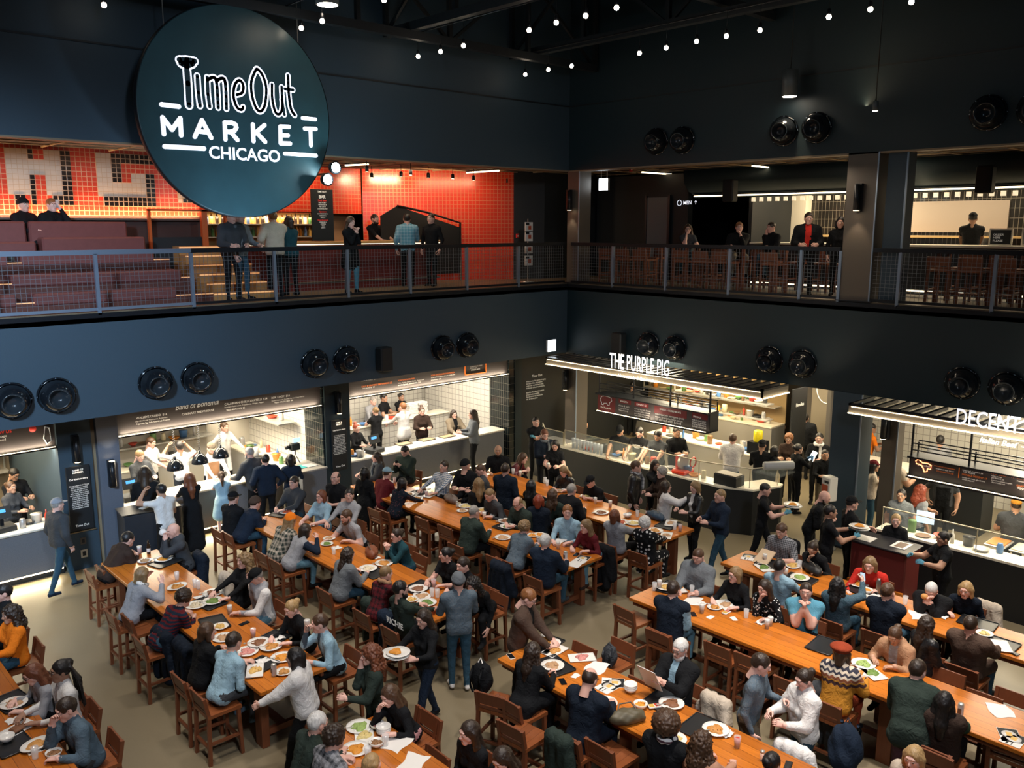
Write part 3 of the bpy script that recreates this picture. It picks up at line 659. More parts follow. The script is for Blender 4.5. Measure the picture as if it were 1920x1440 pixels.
callbox((.15, 2.05, 6.15), 0, 'small red fire alarm box beside the red tiled wall')
callbox((-9.45, 1.4, 7.80), 0, 'red ceiling alarm near the letter mural'); callbox((.95, -1.2, 7.80), 0, 'red ceiling alarm near the lit exit sign')

# ------------------------------------------------------------------ mezzanine, right: open kitchen
def curve_soffit():
    g = MB(); pr = [(2.6, ZT+.05), (2.65, 7.5), (2.85, 7.3), (3.1, 7.2), (3.1, 7.14), (3.3, 7.14), (3.3, ZT+.05)]
    y0, y1 = -18, -1.6; n = len(pr)
    g.add([(x, y0, z) for x, z in pr]+[(x, y1, z) for x, z in pr], [(i, (i+1) % n, n+(i+1) % n, n+i) for i in range(n)]+[tuple(range(n)), tuple(range(2*n-1, n-1, -1))], 0, True)
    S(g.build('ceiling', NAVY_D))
curve_soffit()
lamp('AREA', (2.55, -7.6, 7.12), 16, (1, .78, .48), (2.95, -7.6, 7.8), .05, 11)
led_stick((2.98, -1.7, 7.18), (2.98, -14, 7.18), 'long glowing strip along the curved black soffit', m=LEDW)
S(MB().box((5.4, -16, ZM), (5.5, -3.7, ZT)).build('wall_kitchen', T_DARKX))
S(MB().box((5.1, -3.7, ZM), (5.5, -3.3, ZT)).build('wall_kitchen', CREAM)); S(MB().box((3.0, -1.5, ZM), (3.2, 1.7, ZT)).box((3.2, -3.3, ZM), (5.4, -3.2, ZT)).build('wall_back', BLACK))
o = empty('wall_panel', (5.38, -6.6, 6.28), label='blank beige panel on the upper kitchen wall', cat='panel'); MB().box((-.03, -1.9, 0), (0, 1.9, .72)).build('panel_face', mat('beige_panel', (.38, .32, .27), .6), o)
o = empty('pass_shelf', (5.2, -7, 6.15), label='long pale wooden shelf on the upper kitchen wall', cat='shelf'); MB().box((-.2, -2.1, 0), (.18, 3.2, .05)).build('shelf_board', wood('pale_wood', (.55, .36, .15), (.66, .46, .22), 'Y', 0), o)
g = MB(); [g.box((3.12, -3.4-.22*i, 7.02), (3.16, -3.31-.22*i, 7.12)) for i in range(34)]
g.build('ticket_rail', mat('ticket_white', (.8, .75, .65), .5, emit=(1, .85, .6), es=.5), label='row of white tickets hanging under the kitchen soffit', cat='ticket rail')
o = empty('kitchen_counter', (2.7, -9, ZM), label='black upper kitchen counter with a lit cream top', cat='counter')
MB().box((0, -5, 0), (.7, 5.4, 1.0)).build('counter_front', BLACK, o); MB().bbox((-.05, -5, 1.0), (.75, 5.4, 1.05), .01).build('counter_top', CREAM, o); MB().box((-.02, -5, .06), (-.0, 5.4, .09)).build('toe_light', LEDF, o)
lamp('AREA', (4.3, -8.5, 7.6), 180, WARM, (4.3, -8.5, 5), .6, 7.5); lamp('AREA', (4.3, -5.2, 7.6), 110, WARM, (4.3, -4.6, 5), .5, 2)
lamp('AREA', (1.2, -7, 7.72), 60, (1, .8, .6), (1.6, -7, 5), .3, 9)
o = empty('kitchen_equipment', (4.4, -10.9, ZM), label='stainless steel equipment wall at the right of the upper kitchen', cat='kitchen equipment')
MB().bbox((.3, -2.4, 0), (.95, 1.7, 1.6), .02).box((.2, -2.4, 2.0), (.95, 1.7, 2.6)).build('steel_cabinet', STEEL, o); MB().box((-.3, -.75, 1.05), (-.28, -.35, 1.5)).build('screen', mat('screen_white', (1, 1, 1), .4, emit=(.9, 1, 1), es=1.8), o)
MB().box((-.27, -.82, .9), (.1, -.28, 1.56)).build('screen_housing', WHITE, o)
MB().tube([(-.2, .1, 1.05), (-.2, .1, 1.7), (-.2, .45, 1.75), (-.2, .5, 1.5)], .015).build('tap', STEEL, o)
for i, y in enumerate((-9.15, -9.75)):
    o = empty('notice_board', (3.0, y, ZM+1.052), label='small framed black notice on the upper kitchen counter, '+('left one' if i == 0 else 'right one'), cat='notice'); MB().box((0, -.22, 0), (.02, .22, .34)).build('notice_frame', CREAM, o); MB().box((-.005, -.19, .03), (0, .19, .31)).build('notice_face', BLACK if i == 0 else mat('notice_grey', (.3, .3, .28), .5), o)
    text('notice_text', 'ORDER\nHERE\nPLEASE', .06, (2.992, y+.14, ZM+1.25), (0, -1, 0), (0, 0, 1), INKW, o, .001)
# restroom door and sign
o = empty('lift_door', (2.95, -.55, ZM), label='grey steel door at the back of the right balcony', cat='door'); MB().box((-.03, -.35, 0), (0, .35, 2.2)).build('door_leaf', mat('grey_door', (.09, .11, .12), .4), o); MB().box((-.05, -.42, 0), (0, -.35, 2.25)).box((-.05, .35, 0), (0, .42, 2.25)).build('door_frame', BLACK_M, o)
o = empty('restroom_sign', (2.985, -1.45, 7.0), label='small white sign reading MEN with an arrow', cat='sign')
text('sign_text', 'MEN  ↑', .13, (2.98, -1.35, 6.98), (0, -1, 0), (0, 0, 1), LIT, o, .002, 1, .01)
g = MB(); g.tube([(-.01, .22+.07*math.cos(t*PI/8), .02+.07*math.sin(t*PI/8)) for t in range(16)], .008, 5, closed=True); g.build('sign_ring', LIT, o)
S(MB().box((2.99, -1.5, ZM), (3.0, 1.6, ZT)).build('wall_back', BLACK))
# ------------------------------------------------------------------ text fitted between two points on a wall
YS = 1.6
# ------------------------------------------------------------------ piers between the left stalls
S(MB().box((-11.89, YS-.08, 0), (-11.30, 5.2, 3.18)).build('wall_left', NAVY))
S(MB().box((-11.30, YS-.02, 0), (-11.22, 1.9, 3.18)).build('trim_7', mat('tan_trim', (.26, .20, .12), .6, noise=.2, nscale=90)))
S(MB().box((-11.22, YS-.14, 0), (-10.83, 1.75, 3.18)).box((-10.86, 1.75, 0), (-10.83, 5.2, 3.18)).build('wall_left', mat('steel_grey_pier', (.11, .13, .17), .5, noise=.2, nscale=70)))
S(MB().box((-6.32, YS-.1, 0), (-5.67, 1.9, 3.18)).build('wall_left', NAVY_D))
S(MB().box((-6.36, YS-.05, 0), (-6.2, 2.35, 3.18)).build('wall_side', T_DARK)); S(MB().box((-6.36, 2.35, 0), (-6.2, 5.3, 3.18)).build('wall_side', T_WHITE))
S(MB().box((-.60, YS-.05, 0), (-.4, 2.35, 3.18)).build('wall_side', T_DARK)); S(MB().box((-.60, 2.35, 0), (-.4, 5.3, 3.18)).build('wall_side', T_WHITE))
S(MB().box((-.4, YS-.08, 0), (-.16, 2.0, 3.18)).build('wall_left', NAVY_D)); S(MB().box((-.16, YS, 0), (5.5, 1.7, 3.18)).build('wall_left', BLACK))
S(MB().box((-20, 5.2, 0), (-11.8, 5.3, 3.18)).build('wall_back', mat('stall_back', (.40, .34, .25), .5))); S(MB().box((-10.9, 5.2, 0), (-6.2, 5.3, 3.18)).build('wall_back', mat('stall_back_white', (.62, .58, .50), .45)))
S(MB().box((-6.2, 5.4, 0), (-.5, 5.5, 3.18)).build('wall_back', T_WHITEX))
# story posters on the piers
def poster(x, w_, z0, z1, lab):
    o = empty('story_poster', (x, YS-.11, z0), label=lab, cat='poster')
    MB().bbox((-w_/2, -.03, 0), (w_/2, 0, z1-z0), .008).build('poster_panel', BLACK, o)
    H = z1-z0
    text('poster_title', 'BAND OF\nBOHEMIA' if x < -8 else 'PORK &\nMINDY', .045, (x, YS-.143, z1-.09), (1, 0, 0), (0, 0, 1), INKW, o, .001, 1, .01, 'CENTER')
    text('poster_heading', 'Our kitchen story', .045, (x, YS-.143, z1-.26), (1, 0, 0), (0, 0, 1), INKW, o, .001, 1, .02, 'CENTER')
    ws = ['food', 'market', 'city', 'chef', 'fresh', 'kitchen', 'table', 'plates', 'local', 'season', 'menu', 'Chicago']
    rr = random.Random(int(x*10)); body = '\n'.join(' '.join(rr.choice(ws) for _ in range(4)) for _ in range(13))
    text('poster_text', body, .036, (x, YS-.143, z1-.38), (1, 0, 0), (0, 0, 1), INKW, o, .0005, .82, .004, 'CENTER')
    text('poster_logo', 'Time Out', .06, (x, YS-.143, z0+.08), (1, 0, 0), (0, 0, 1), INKW, o, .001, 1, .01, 'CENTER')
p0 = PY(150, 1010, YS); p1 = PY(150, 884, YS)
poster(-11.6, .42, .78, 2.02, 'tall black poster with small white text on the dark pier at the left')
poster(-5.99, .40, .86, 2.06, 'tall black poster with small white text on the pier between the kitchens')
MB().box((-11.85, YS-.12, .74), (-11.35, YS-.08, .755)).build('poster_ledge', mat('brass', (.5, .4, .25), .3, .8), label='thin brass ledge below the poster on the left pier', cat='ledge')
for z, s in ((.55, .05), (.30, .06)):
    o = empty('wall_outlet', (-11.6, YS-.08, z), label='small steel outlet plate on the left pier, '+('upper one' if z > .5 else 'lower one'), cat='outlet'); MB().box((-s, -.012, -s*1.3), (s, 0, s*1.3)).build('plate', STEEL if z < .5 else BRONZE, o); MB().box((-s*.5, -.014, -s*.7), (s*.5, -.012, s*.7)).build('socket', BLACK, o)
# wall text by the corner
o = empty('wall_text', (.35, YS-.01, 2.0), label='white paragraph of small wall text on the black wall by the corner', cat='wall lettering')
text('wall_text_title', 'Time Out', .10, (.30, YS-.012, 2.28), (1, 0, 0), (0, 0, 1), INKW, o, .001, 1, .01)
text('wall_text_body', 'Welcome to the market, bringing\nthe best of the city together\nunder one roof: its best chefs,\ndrinks and cultural experiences,\n\nbased on the editorial curation\nof our local journalists.\nEat and drink the best of the\ncity, all in one place.', .062, (.08, YS-.012, 2.16), (1, 0, 0), (0, 0, 1), INKW, o, .0005, .9, .004)

# ------------------------------------------------------------------ menu header boards
def header(x0, x1, z0, lab):
    o = empty('menu_header', (x0, YS, z0), label=lab, cat='menu board'); L = x1-x0
    MB().box((0, .0, 0), (L, .05, 3.17-z0)).build('header_board', MENUB, o)
    MB().box((0, -.10, -.035), (L, .06, -.01)).build('light_shelf', BLACK_M, o)
    MB().box((.02, -.085, -.01), (L-.02, -.06, -.002)).build('led_strip', LEDW, o)
    lamp('AREA', ((x0+x1)/2, YS-.055, z0+.015), 5.0*L, (1, .82, .58), ((x0+x1)/2, YS+.02, z0+.35), L*.96, .02)
    return o
h0 = header(-15.6, -11.9, 2.44, 'dark menu header board above the leftmost kitchen')
h1 = header(-10.82, -6.37, 2.44, 'menu header board of the Band of Bohemia culinary brewhouse kitchen')
h2 = header(-5.66, -.61, 2.50, 'menu header board with orange headings above the second white kitchen')
def wt(s, a, b, m, par, **k): return wtext('menu_text', s, a, b, m, par, 'y', YS-.005, **k)
wt('FOLLOW US', (-32, 818), (22, 811), INKR, h0, bold=.03); wt('@marketchicago', (-40, 824), (13, 821), INKW, h0, bold=.01); wt('#chicagofood', (-30, 830), (11, 827), INKW, h0, bold=.01)
g = MB(); p = PY(61, 804, YS-.01); g.lathe([(.0, .0), (.06, .0), (.06, .012)], 16, M=Matrix.Translation(p-h0.location) @ Matrix.Rotation(PI/2, 4, 'X')); g.tube([p-h0.location, p-h0.location+Vector((.03, 0, .12))], .008); g.build('cherry_logo', INKR, h0)
g = MB(); pp = [(84, 800), (82, 822), (88, 832), (96, 826), (92, 802)]; g.tube([PY(u, v, YS-.012)-h0.location for u, v in pp], .012, closed=True); g.build('badge_outline', INKW, h0)
wt('WALLEYE CRUDO  $16', (255, 786), (313, 778), INKW, h1, bold=.01); wt('Hen Of Woods Mushrooms, Buckwheat', (254, 791), (314, 784), INKW, h1); wt('Togarashi, Egg Yolk, Sourdough Crumble', (255, 796), (319, 788), INKW, h1)
wt('Band of Bohemia', (329, 770), (410, 757), INKW, h1, bold=.006, shear=.35, hs=1.25); wt('CULINARY BREWHOUSE', (341, 779), (401, 770), INKW, h1)
wt('CALABRIAN CHILI CAVATELLI  $14', (421, 761), (501, 748), INKW, h1, bold=.01); wt('Roasted Mushrooms, Cauliflower, Ginger, Pepper', (421, 766), (495, 754), INKW, h1); wt('*ADD SCALLOPS  $6', (424, 771), (459, 765), INKW, h1)
wt('BOK CHOY  $14', (509, 749), (543, 742), INKW, h1, bold=.01); wt('Shiitake Mushrooms, Shredded Carrots, Crispy Chili Oil', (509, 754), (570, 743), INKW, h1); wt('*ADD WAGYU BEEF  $6', (514, 757), (549, 751), INKW, h1)
wt('KALE & GRUYERE EMPANADAS (2)', (678, 727), (735, 718), INKO, h2, bold=.02); wt('PORK & MINDY  $10', (678, 716), (705, 711), INKW, h2); wt('with sesame dip  $8', (679, 730), (702, 726), INKW, h2)
wt('PORKTOWN POUTINE', (746, 716), (777, 710), INKO, h2, bold=.02); wt('Fries, pimento cheese, chorizo, cheese curds', (746, 720), (795, 712), INKW, h2); wt('smoked gravy, green onion  $12', (746, 724), (789, 717), INKW, h2)
wt('PORK SHOULDER SANDWICH', (808, 706), (852, 699), INKO, h2, bold=.02); wt('house pickled jalapeno, brioche, pickle slaw', (808, 709), (853, 703), INKW, h2); wt('pimento aioli  $13', (808, 714), (827, 711), INKW, h2)
g = MB()
for a, b in (((872, 702), (872, 686)), ((911, 697), (911, 680)), ((872, 703), (911, 698))):
    pa, pb = PY(*a, YS-.012)-h2.location, PY(*b, YS-.012)-h2.location; g.bar(pa, pb, .03, .02)
g.build('orange_frame', INKO, h2); wt('CORN POTATO SWEET\nPOTATO  $18', (881, 689), (904, 686), INKW, h2); wt('ORDER HERE', (883, 695), (900, 693), INKW, h2)

# ------------------------------------------------------------------ counters of the left stalls
def counter(x0, x1, y0, y1, h, lab, top=CREAM, face=CONC, toe=True, tt=.045, over=.03):
    o = empty('counter', (x0, y0, 0), label=lab, cat='counter'); L, D = x1-x0, y1-y0
    MB().box((0, .06, 0), (L, D, .14)).build('toe_kick', BLACK, o); MB().box((0, 0, .14), (L, D, h-tt)).build('counter_front', face, o)
    MB().bbox((-.01, -over, h-tt), (L+.01, D, h), .008).build('counter_top', top, o)
    if toe:
        MB().box((.02, .035, .10), (L-.02, .055, .13)).build('toe_light', LEDW, o)
        lamp('AREA', ((x0+x1)/2, y0-.02, .12), 9*L, (1, .82, .50), ((x0+x1)/2, y0-.35, 0), L*.95, .03)
    return o
WT = mat('lit_worktop', (.86, .80, .66), .35)
counter(-16.5, -11.95, 1.5, 2.1, .98, 'grey fronted counter of the leftmost kitchen with glowing base')
counter(-10.8, -7.3, 1.75, 2.4, .98, 'grey pass counter under the three hanging heat lamps', top=WT)
o = empty('counter', (-6.95, 1.5, 0), label='grey end block of the brewhouse kitchen bearing a teal book', cat='counter'); MB().box((0, 0, 0), (.62, .8, .96)).build('counter_body', CONC, o); MB().bbox((-.02, -.02, .96), (.64, .8, 1.0), .008).build('counter_top', mat('block_top', (.35, .33, .30), .4), o)
o = empty('counter', (-7.0, 2.3, 0), label='stainless prep counter running back along the white tiled side', cat='counter'); MB().box((.0, 0, 0), (.58, 2.8, .9)).build('counter_body', STEEL, o); MB().bbox((-.03, 0, .9), (.60, 2.8, .95), .008).build('counter_top', WT, o)
counter(-5.66, -.75, 1.6, 2.1, .98, 'grey counter of the second white kitchen with cream top and glowing base')
o = empty('counter', (-5.2, 4.05, 0), label='white tiled inner pass of the second white kitchen', cat='counter'); MB().box((0, 0, 0), (4.5, .42, 1.05)).build('counter_body', T_WHITEX, o); MB().bbox((-.02, -.05, 1.05), (4.5, .44, 1.09), .008).build('counter_top', WT, o)
o = empty('counter', (-10.6, 4.5, 0), label='stainless cooking line at the back of the brewhouse kitchen', cat='counter'); MB().box((0, 0, 0), (2.8, .65, .88)).build('counter_body', STEEL, o); MB().bbox((-.02, -.02, .88), (2.8, .65, .93), .008).build('counter_top', WT, o)
# ventilation hood, ovens, shelves
o = empty('cooking_hood', (-9.4, 4.3, 2.1), label='stainless hood over the brewhouse cooking line', cat='hood'); MB().prism([(-1.3, -.5), (1.6, -.5), (1.6, .85), (-1.3, .85)], 0, .25).build('hood_body', STEEL, o); MB().box((-.4, -.53, .05), (.35, -.5, .2)).build('display', mat('blue_display', (.02, .1, .3), .4, emit=(.1, .45, 1), es=1.2), o)
def shelf_unit(x, y, z, L, D, lab, n=2, axis='x'):
    o = empty('wall_shelf', (x, y, z), label=lab, cat='shelf')
    for k in range(n): MB().box((0, 0, k*.4), (L, D, k*.4+.03)).build('shelf_board', STEEL, o)
    g = MB()
    for a in (0, L-.03): g.box((a, D-.03, -.1), (a+.03, D, n*.4))
    g.build('uprights', STEEL, o); return o
shelf_unit(-10.7, 4.75, 1.35, 3.2, .4, 'stainless wall shelf behind the brewhouse cooks')
shelf_unit(-15.5, 4.7, 1.3, 3.5, .4, 'stainless shelf at the back of the leftmost kitchen')
shelf_unit(-6.9, 2.6, 1.85, .45, 2.4, 'high side shelf carrying white food tubs', 1)
def lathe_thing(name, prof, m, loc, lab, cat, grp=None, seg=16, mats=None, **kw):
    o = MB().lathe(prof, seg, **kw).build(name, m, loc=loc, label=lab, cat=cat, group=grp); return o
def kclutter(region, n, z, seedv, place, grp):
    """small kitchen wares standing on a worktop; each its own object"""
    rr = random.Random(seedv); (x0, x1, y0, y1) = region
    kinds = ['jar', 'pan', 'tub', 'bottle', 'bowl', 'plate', 'canister']
    cols = [('white', (.75, .72, .66)), ('steel', (.5, .5, .5)), ('orange', (.75, .28, .04)), ('green', (.12, .25, .08)), ('red', (.6, .06, .03)), ('black', (.03, .03, .03)), ('blue', (.08, .2, .45)), ('cream', (.75, .65, .42)), ('brown', (.22, .12, .05))]
    for i in range(n):
        k = kinds[i % 7]; cn, cc = cols[(i*4+seedv) % 9]; t = (i+.5)/n
        x = x0+(x1-x0)*t if (x1-x0) > (y1-y0) else rr.uniform(x0, x1); y = rr.uniform(y0, y1) if (x1-x0) > (y1-y0) else y0+(y1-y0)*t
        m = mat('ware_'+cn, cc, .35, .6 if cn == 'steel' else 0)
        prof = {'jar': [(.05, 0), (.055, .01), (.055, .13), (.04, .15), (.045, .17)], 'pan': [(.10, 0), (.13, .05), (.125, .05), (.095, .008)], 'tub': [(.08, 0), (.10, .16), (.105, .165)], 'bottle': [(.035, 0), (.035, .15), (.012, .2), (.01, .25)], 'bowl': [(.04, 0), (.11, .07), (.105, .07), (.03, .01)], 'plate': [(.07, 0), (.13, .018), (.12, .018), (.06, .006)], 'canister': [(.07, 0), (.07, .2), (.06, .22)]}[k]
        lathe_thing({'jar': 'jar', 'pan': 'frying_pan', 'tub': 'food_tub', 'bottle': 'squeeze_bottle', 'bowl': 'mixing_bowl', 'plate': 'plate', 'canister': 'canister'}[k], prof, m, (x, y, z), '%s %s %s' % (cn, k, place), k, grp)
kclutter((-7.0, -6.5, 2.5, 4.9), 14, .952, 3, 'on the stainless side counter', 'wares on the brewhouse side counter')
kclutter((-10.5, -8.0, 4.65, 4.9), 12, .932, 5, 'on the brewhouse cooking line', 'wares on the brewhouse cooking line')
kclutter((-10.5, -7.8, 4.9, 5.0), 11, 1.382, 6, 'on the shelf behind the brewhouse cooks', 'wares on the brewhouse shelf')
kclutter((-6.9, -6.55, 2.8, 4.8), 5, 1.882, 0, 'on the high side shelf', 'tubs on the high side shelf')
kclutter((-4.8, -1.6, 4.12, 4.4), 12, 1.092, 8, 'on the white tiled pass', 'wares on the white tiled pass')
kclutter((-5.4, -5.1, 1.75, 1.95), 5, .982, 2, 'by the register of the second white kitchen', 'wares by the second register')
kclutter((-12.6, -12.05, 1.7, 1.95), 4, .982, 1, 'on the leftmost counter', 'wares on the leftmost counter')
kclutter((-14.5, -12.2, 4.8, 5.0), 9, 1.332, 4, 'on the leftmost back shelf', 'wares on the leftmost back shelf')
# takeaway box stack
for i in range(5):
    for j in range(2):
        o = empty('takeout_box', (-1.9+j*.34+.02*(i % 2), 4.25, 1.092+i*.075), label='white takeaway box in the stacks on the tiled pass', cat='takeaway box', group='white takeaway boxes'); MB().bbox((-.15, -.13, 0), (.15, .13, .045), .008).build('box_base', WHITE, o); MB().bbox((-.152, -.132, .046), (.152, .132, .07), .01).build('box_lid', WHITE, o)
# heat lamps
for i, (u, v) in enumerate([(329, 880), (375, 868), (414, 857)]):
    p = PY(u, v, 1.8); o = empty('heat_lamp', p, label='black bell shaped heat lamp hanging over the pass, '+['left', 'middle', 'right'][i]+' of three', cat='heat lamp', group='heat lamps over the pass')
    MB().lathe([(.17, 0), (.165, .05), (.13, .14), (.07, .20), (.035, .22), (.03, .27)], 24, capa=False).build('lamp_shade', GLOSS, o); MB().lathe([(.0, .03), (.05, .05), (.04, .10)], 12, capa=False).build('bulb', BULB, o)
    g = MB(); z = .27
    while z+p.z < 3.17: g.tube([(.02*math.cos(t*PI/4), .02*math.sin(t*PI/4), z+t*.006) for t in range(9)], .005, 4); z += .048
    g.build('coiled_cord', BLACK_M, o)
    lamp('SPOT', p+Vector((0, 0, .03)), 60, (1, .72, .38), p+Vector((0, 0, -1)), .04, angle=120, blend=.5)
# register tills
def till(x, y, z, rz, lab):
    o = empty('register', (x, y, z), rz, lab, 'register')
    MB().bbox((-.2, -.16, 0), (.2, .16, .10), .01).build('cash_drawer', BLACK, o); MB().box((-.03, -.02, .1), (.03, .02, .25)).build('stand', BLACK_M, o)
    M = Matrix.Translation((0, 0, .33)) @ Matrix.Rotation(-.35, 4, 'X'); MB().box((-.17, -.012, -.11), (.17, .012, .11), M=M).build('screen', BLACK, o)
    MB().box((-.10, -.016, .0), (.08, -.012, .06), M=M).build('customer_display', mat('blue_display', (.02, .1, .3)), o); MB().box((-.15, .012, -.09), (.15, .016, .09), M=M).build('screen_face', mat('pale_screen', (.5, .7, .9), .4, emit=(.6, .85, 1), es=.8), o)
till(-4.75, 1.9, .982, .2, 'black register with blue customer display in the second white kitchen'); till(-12.85, 1.8, .982, .1, 'black register with blue display on the leftmost counter')
till(-10.45, 2.1, .982, 0, 'black register by the left end of the pass')
# menus in a row, teal book, camera rig, trays on the counter
for i, (u, v) in enumerate([(757, 832), (800, 824), (838, 818)]):
    q_ = PZ(u, v, .99); o = empty('serving_tray', (q_.x, q_.y, .982), label='wood rimmed serving tray on the second kitchen counter, '+['left', 'middle', 'right'][i], cat='tray', group='trays on the second kitchen counter')
    MB().bbox((-.2, -.13, 0), (.2, .13, .012), .005).build('tray_base', mat('tray_tan', (.45, .33, .18), .5), o); MB().tube([(-.2, -.13, .016), (.2, -.13, .016), (.2, .13, .016), (-.2, .13, .016)], .01, 5, closed=True).build('tray_rim', BRONZE, o)
o = empty('open_book', (-6.7, 1.85, 1.002), .1, 'teal covered open book with white pages on the end block', 'book'); MB().box((-.24, -.12, 0), (.02, .14, .012)).build('book_cover', mat('teal_cover', (.05, .42, .45), .5), o); MB().box((.0, -.16, .002), (.26, .10, .014)).build('book_pages', WHITE, o)
o = empty('camera_rig', (-6.75, 2.15, 1.002), label='black video camera rig standing on the kitchen end counter', cat='camera')
MB().tube([(-.12, 0, 0), (0, 0, .25), (.14, .05, 0)], .012).tube([(0, 0, .25), (0, 0, .5)], .015).build('stand', BLACK_M, o); MB().bbox((-.12, -.07, .34), (.1, .07, .5), .015).build('camera_body', BLACK, o); MB().lathe([(.04, 0), (.045, .12)], 14, M=Matrix.Translation((-.12, 0, .43)) @ Matrix.Rotation(-PI/2, 4, 'Y')).build('lens', GLOSS, o); MB().box((-.05, -.02, .52), (.13, .0, .62)).build('monitor', mat('pale_screen', (.5, .7, .9)), o)
o = empty('black_host_box', (-10.55, 1.0, 0), -.12, 'large black cloth covered service stand behind the far left table', 'service stand')
MB().bbox((-.52, -.32, 0), (.52, .22, 1.1), .03).build('stand_body', mat('black_cloth', (.014, .018, .026), .6, noise=.3, nscale=10), o); MB().bbox((-.54, -.34, 1.1), (.54, .24, 1.12), .008).build('stand_top', mat('stand_top', (.045, .043, .04), .4), o)
MB().box((-.12, -.06, 0), (.06, .06, .01)).build('note_card', WHITE, loc=(-10.6, .95, 1.122), rz=.4, label='small white card lying on the black service stand', cat='card')
lathe_thing('bowl', [(.04, 0), (.09, .07), (.085, .07), (.03, .01)], WHITE, (-10.18, .95, 1.122), 'small white bowl on the corner of the black service stand', 'bowl')
# stall lights
lamp('AREA', (-13.8, 3.2, 3.12), 260, WARM, (-13.8, 3.2, 0), 3.2, 2.2); lamp('AREA', (-9.0, 3.4, 3.12), 560, (1, .86, .64), (-9.0, 3.4, 0), 3.4, 2.2); lamp('AREA', (-3.4, 3.0, 3.12), 250, (1, .87, .70), (-3.4, 3.0, 0), 4.4, 1.6)
lamp('AREA', (-3.4, 1.85, 2.46), 60, (1, .88, .70), (-3.4, 1.9, 0), 4.6, .1); lamp('AREA', (-9.1, 1.75, 2.40), 60, (1, .86, .66), (-9.1, 1.9, 0), 3.2, .1); lamp('AREA', (-13.5, 1.75, 2.40), 60, (1, .86, .66), (-13.5, 1.9, 0), 3.2, .1)

# ------------------------------------------------------------------ Purple Pig stall and Decent Beef stall
def awning(y0, y1, lab, side=True):
    o = empty('slatted_awning', (-1.0, y1, 3.0), label=lab, cat='awning'); L = y0-y1
    MB().box((0, 0, .02), (.03, L, .15)).build('front_board', mat('awning_board', (.30, .26, .20), .5), o)
    MB().box((-.02, 0, .15), (1.0, .04, .19)).box((-.02, 0, .15), (.05, L, .19)).box((-.02, L-.04, .15), (1.0, L, .19)).build('awning_frame', BLACK_M, o)
    if side: MB().box((0, 0, .02), (1.0, .03, .15)).build('side_board', mat('awning_board', (.3, .26, .2)), o)
    g = MB(); n = int(L/.22)
    for i in range(1, n): g.box((.05, i*L/n-.03, .13), (1.0, i*L/n+.03, .19))
    g.build('roof_slats', BLACK_M, o)
    MB().box((-.035, .0, .0), (-.012, L, .018)).box((-.012, .05, .125), (-.002, L-.05, .135)).build('led_strip', LEDW, o)
    lamp('AREA', (-1.03, (y0+y1)/2, 3.0), 1.3*L, (1, .82, .55), (-.97, (y0+y1)/2, 3.25), .02, L*.97)
    if side:
        MB().box((0, -.035, .0), (1.0, -.012, .018)).build('side_led', LEDW, o); lamp('AREA', (-.5, y1-.03, 3.0), 1.5, (1, .82, .55), (-.5, y1+.03, 3.25), .96, .02)
    return o
a1 = awning(-.25, -6.35, 'slatted black awning with lit edge over the Purple Pig stall'); a2 = awning(-8.15, -14.5, 'slatted black awning with lit edge over the Decent Beef stall', False)
wtext('letters_purple_pig', 'THE PURPLE PIG', (1143, 690), (1255, 704), LIT, a1, 'x', -1.03, bold=.008, hs=2.1, off=.01)
wtext('letters_decent_beef', 'DECENT BEEF', (1793, 790), (1990, 830), LIT, a2, 'x', -1.03, bold=.008, hs=1.5, off=.01)
wtext('script_sign', 'Housemade & Sandwiches', (1160, 705), (1234, 719), LITW, a1, 'x', -1.04, bold=.02, hs=1.05, off=.03, shear=.3)
wtext('script_sign', 'Italian Beef  –', (1838, 824), (1924, 846), LITW, a2, 'x', -1.04, bold=.02, hs=1.0, off=.03, shear=.3)

def stall_menu(y0, y1, z0, z1, lab, m):
    o = empty('menu_lightbox', (-1.0, y1, z0), label=lab, cat='menu board'); L = y0-y1; H = z1-z0
    MB().box((0, 0, 0), (.30, L, H)).build('menu_face', [m], o)
    g = MB()
    for z in (-.02, H): g.box((-.12, -.02, z), (.32, L+.02, z+.03))
    for y in (-.02, L): g.box((-.0, y, 0), (.32, y+.02, H))
    g.build('menu_frame', BLACK_M, o)
    MB().box((-.10, .02, .01), (-.08, L-.02, .018)).build('led_strip', LEDW, o)
    lamp('AREA', (-1.06, (y0+y1)/2, z0+.02), 5.5*L, (1, .82, .60), (-.99, (y0+y1)/2, z0+.25), .02, L*.96)
    # cage of black bars above, hung from the awning
    c = MB(); n = int(L/.8)
    for i in range(n+1): c.box((.0, i*L/n-.015, H), (.03, i*L/n+.015, 3.02-z0)); c.box((.28, i*L/n-.012, H), (.30, i*L/n+.012, H+.22))
    for z in (H+.12, H+.24): c.box((.0, 0, z), (.025, L, z+.02)); c.box((.28, 0, z), (.30, L, z+.02))
    c.build('hanging_bars', BLACK_M, o)
    return o
m1 = stall_menu(-2.02, -5.12, 2.10, 2.50, 'long red and black lit menu of the Purple Pig stall', MENUB)
m2 = stall_menu(-9.35, -13.2, 2.06, 2.40, 'long dark lit menu of the Decent Beef stall', MENUB)
def mx(s, a, b, m, par, **k): return wtext('menu_text', s, a, b, m, par, 'x', -1.0, **k)
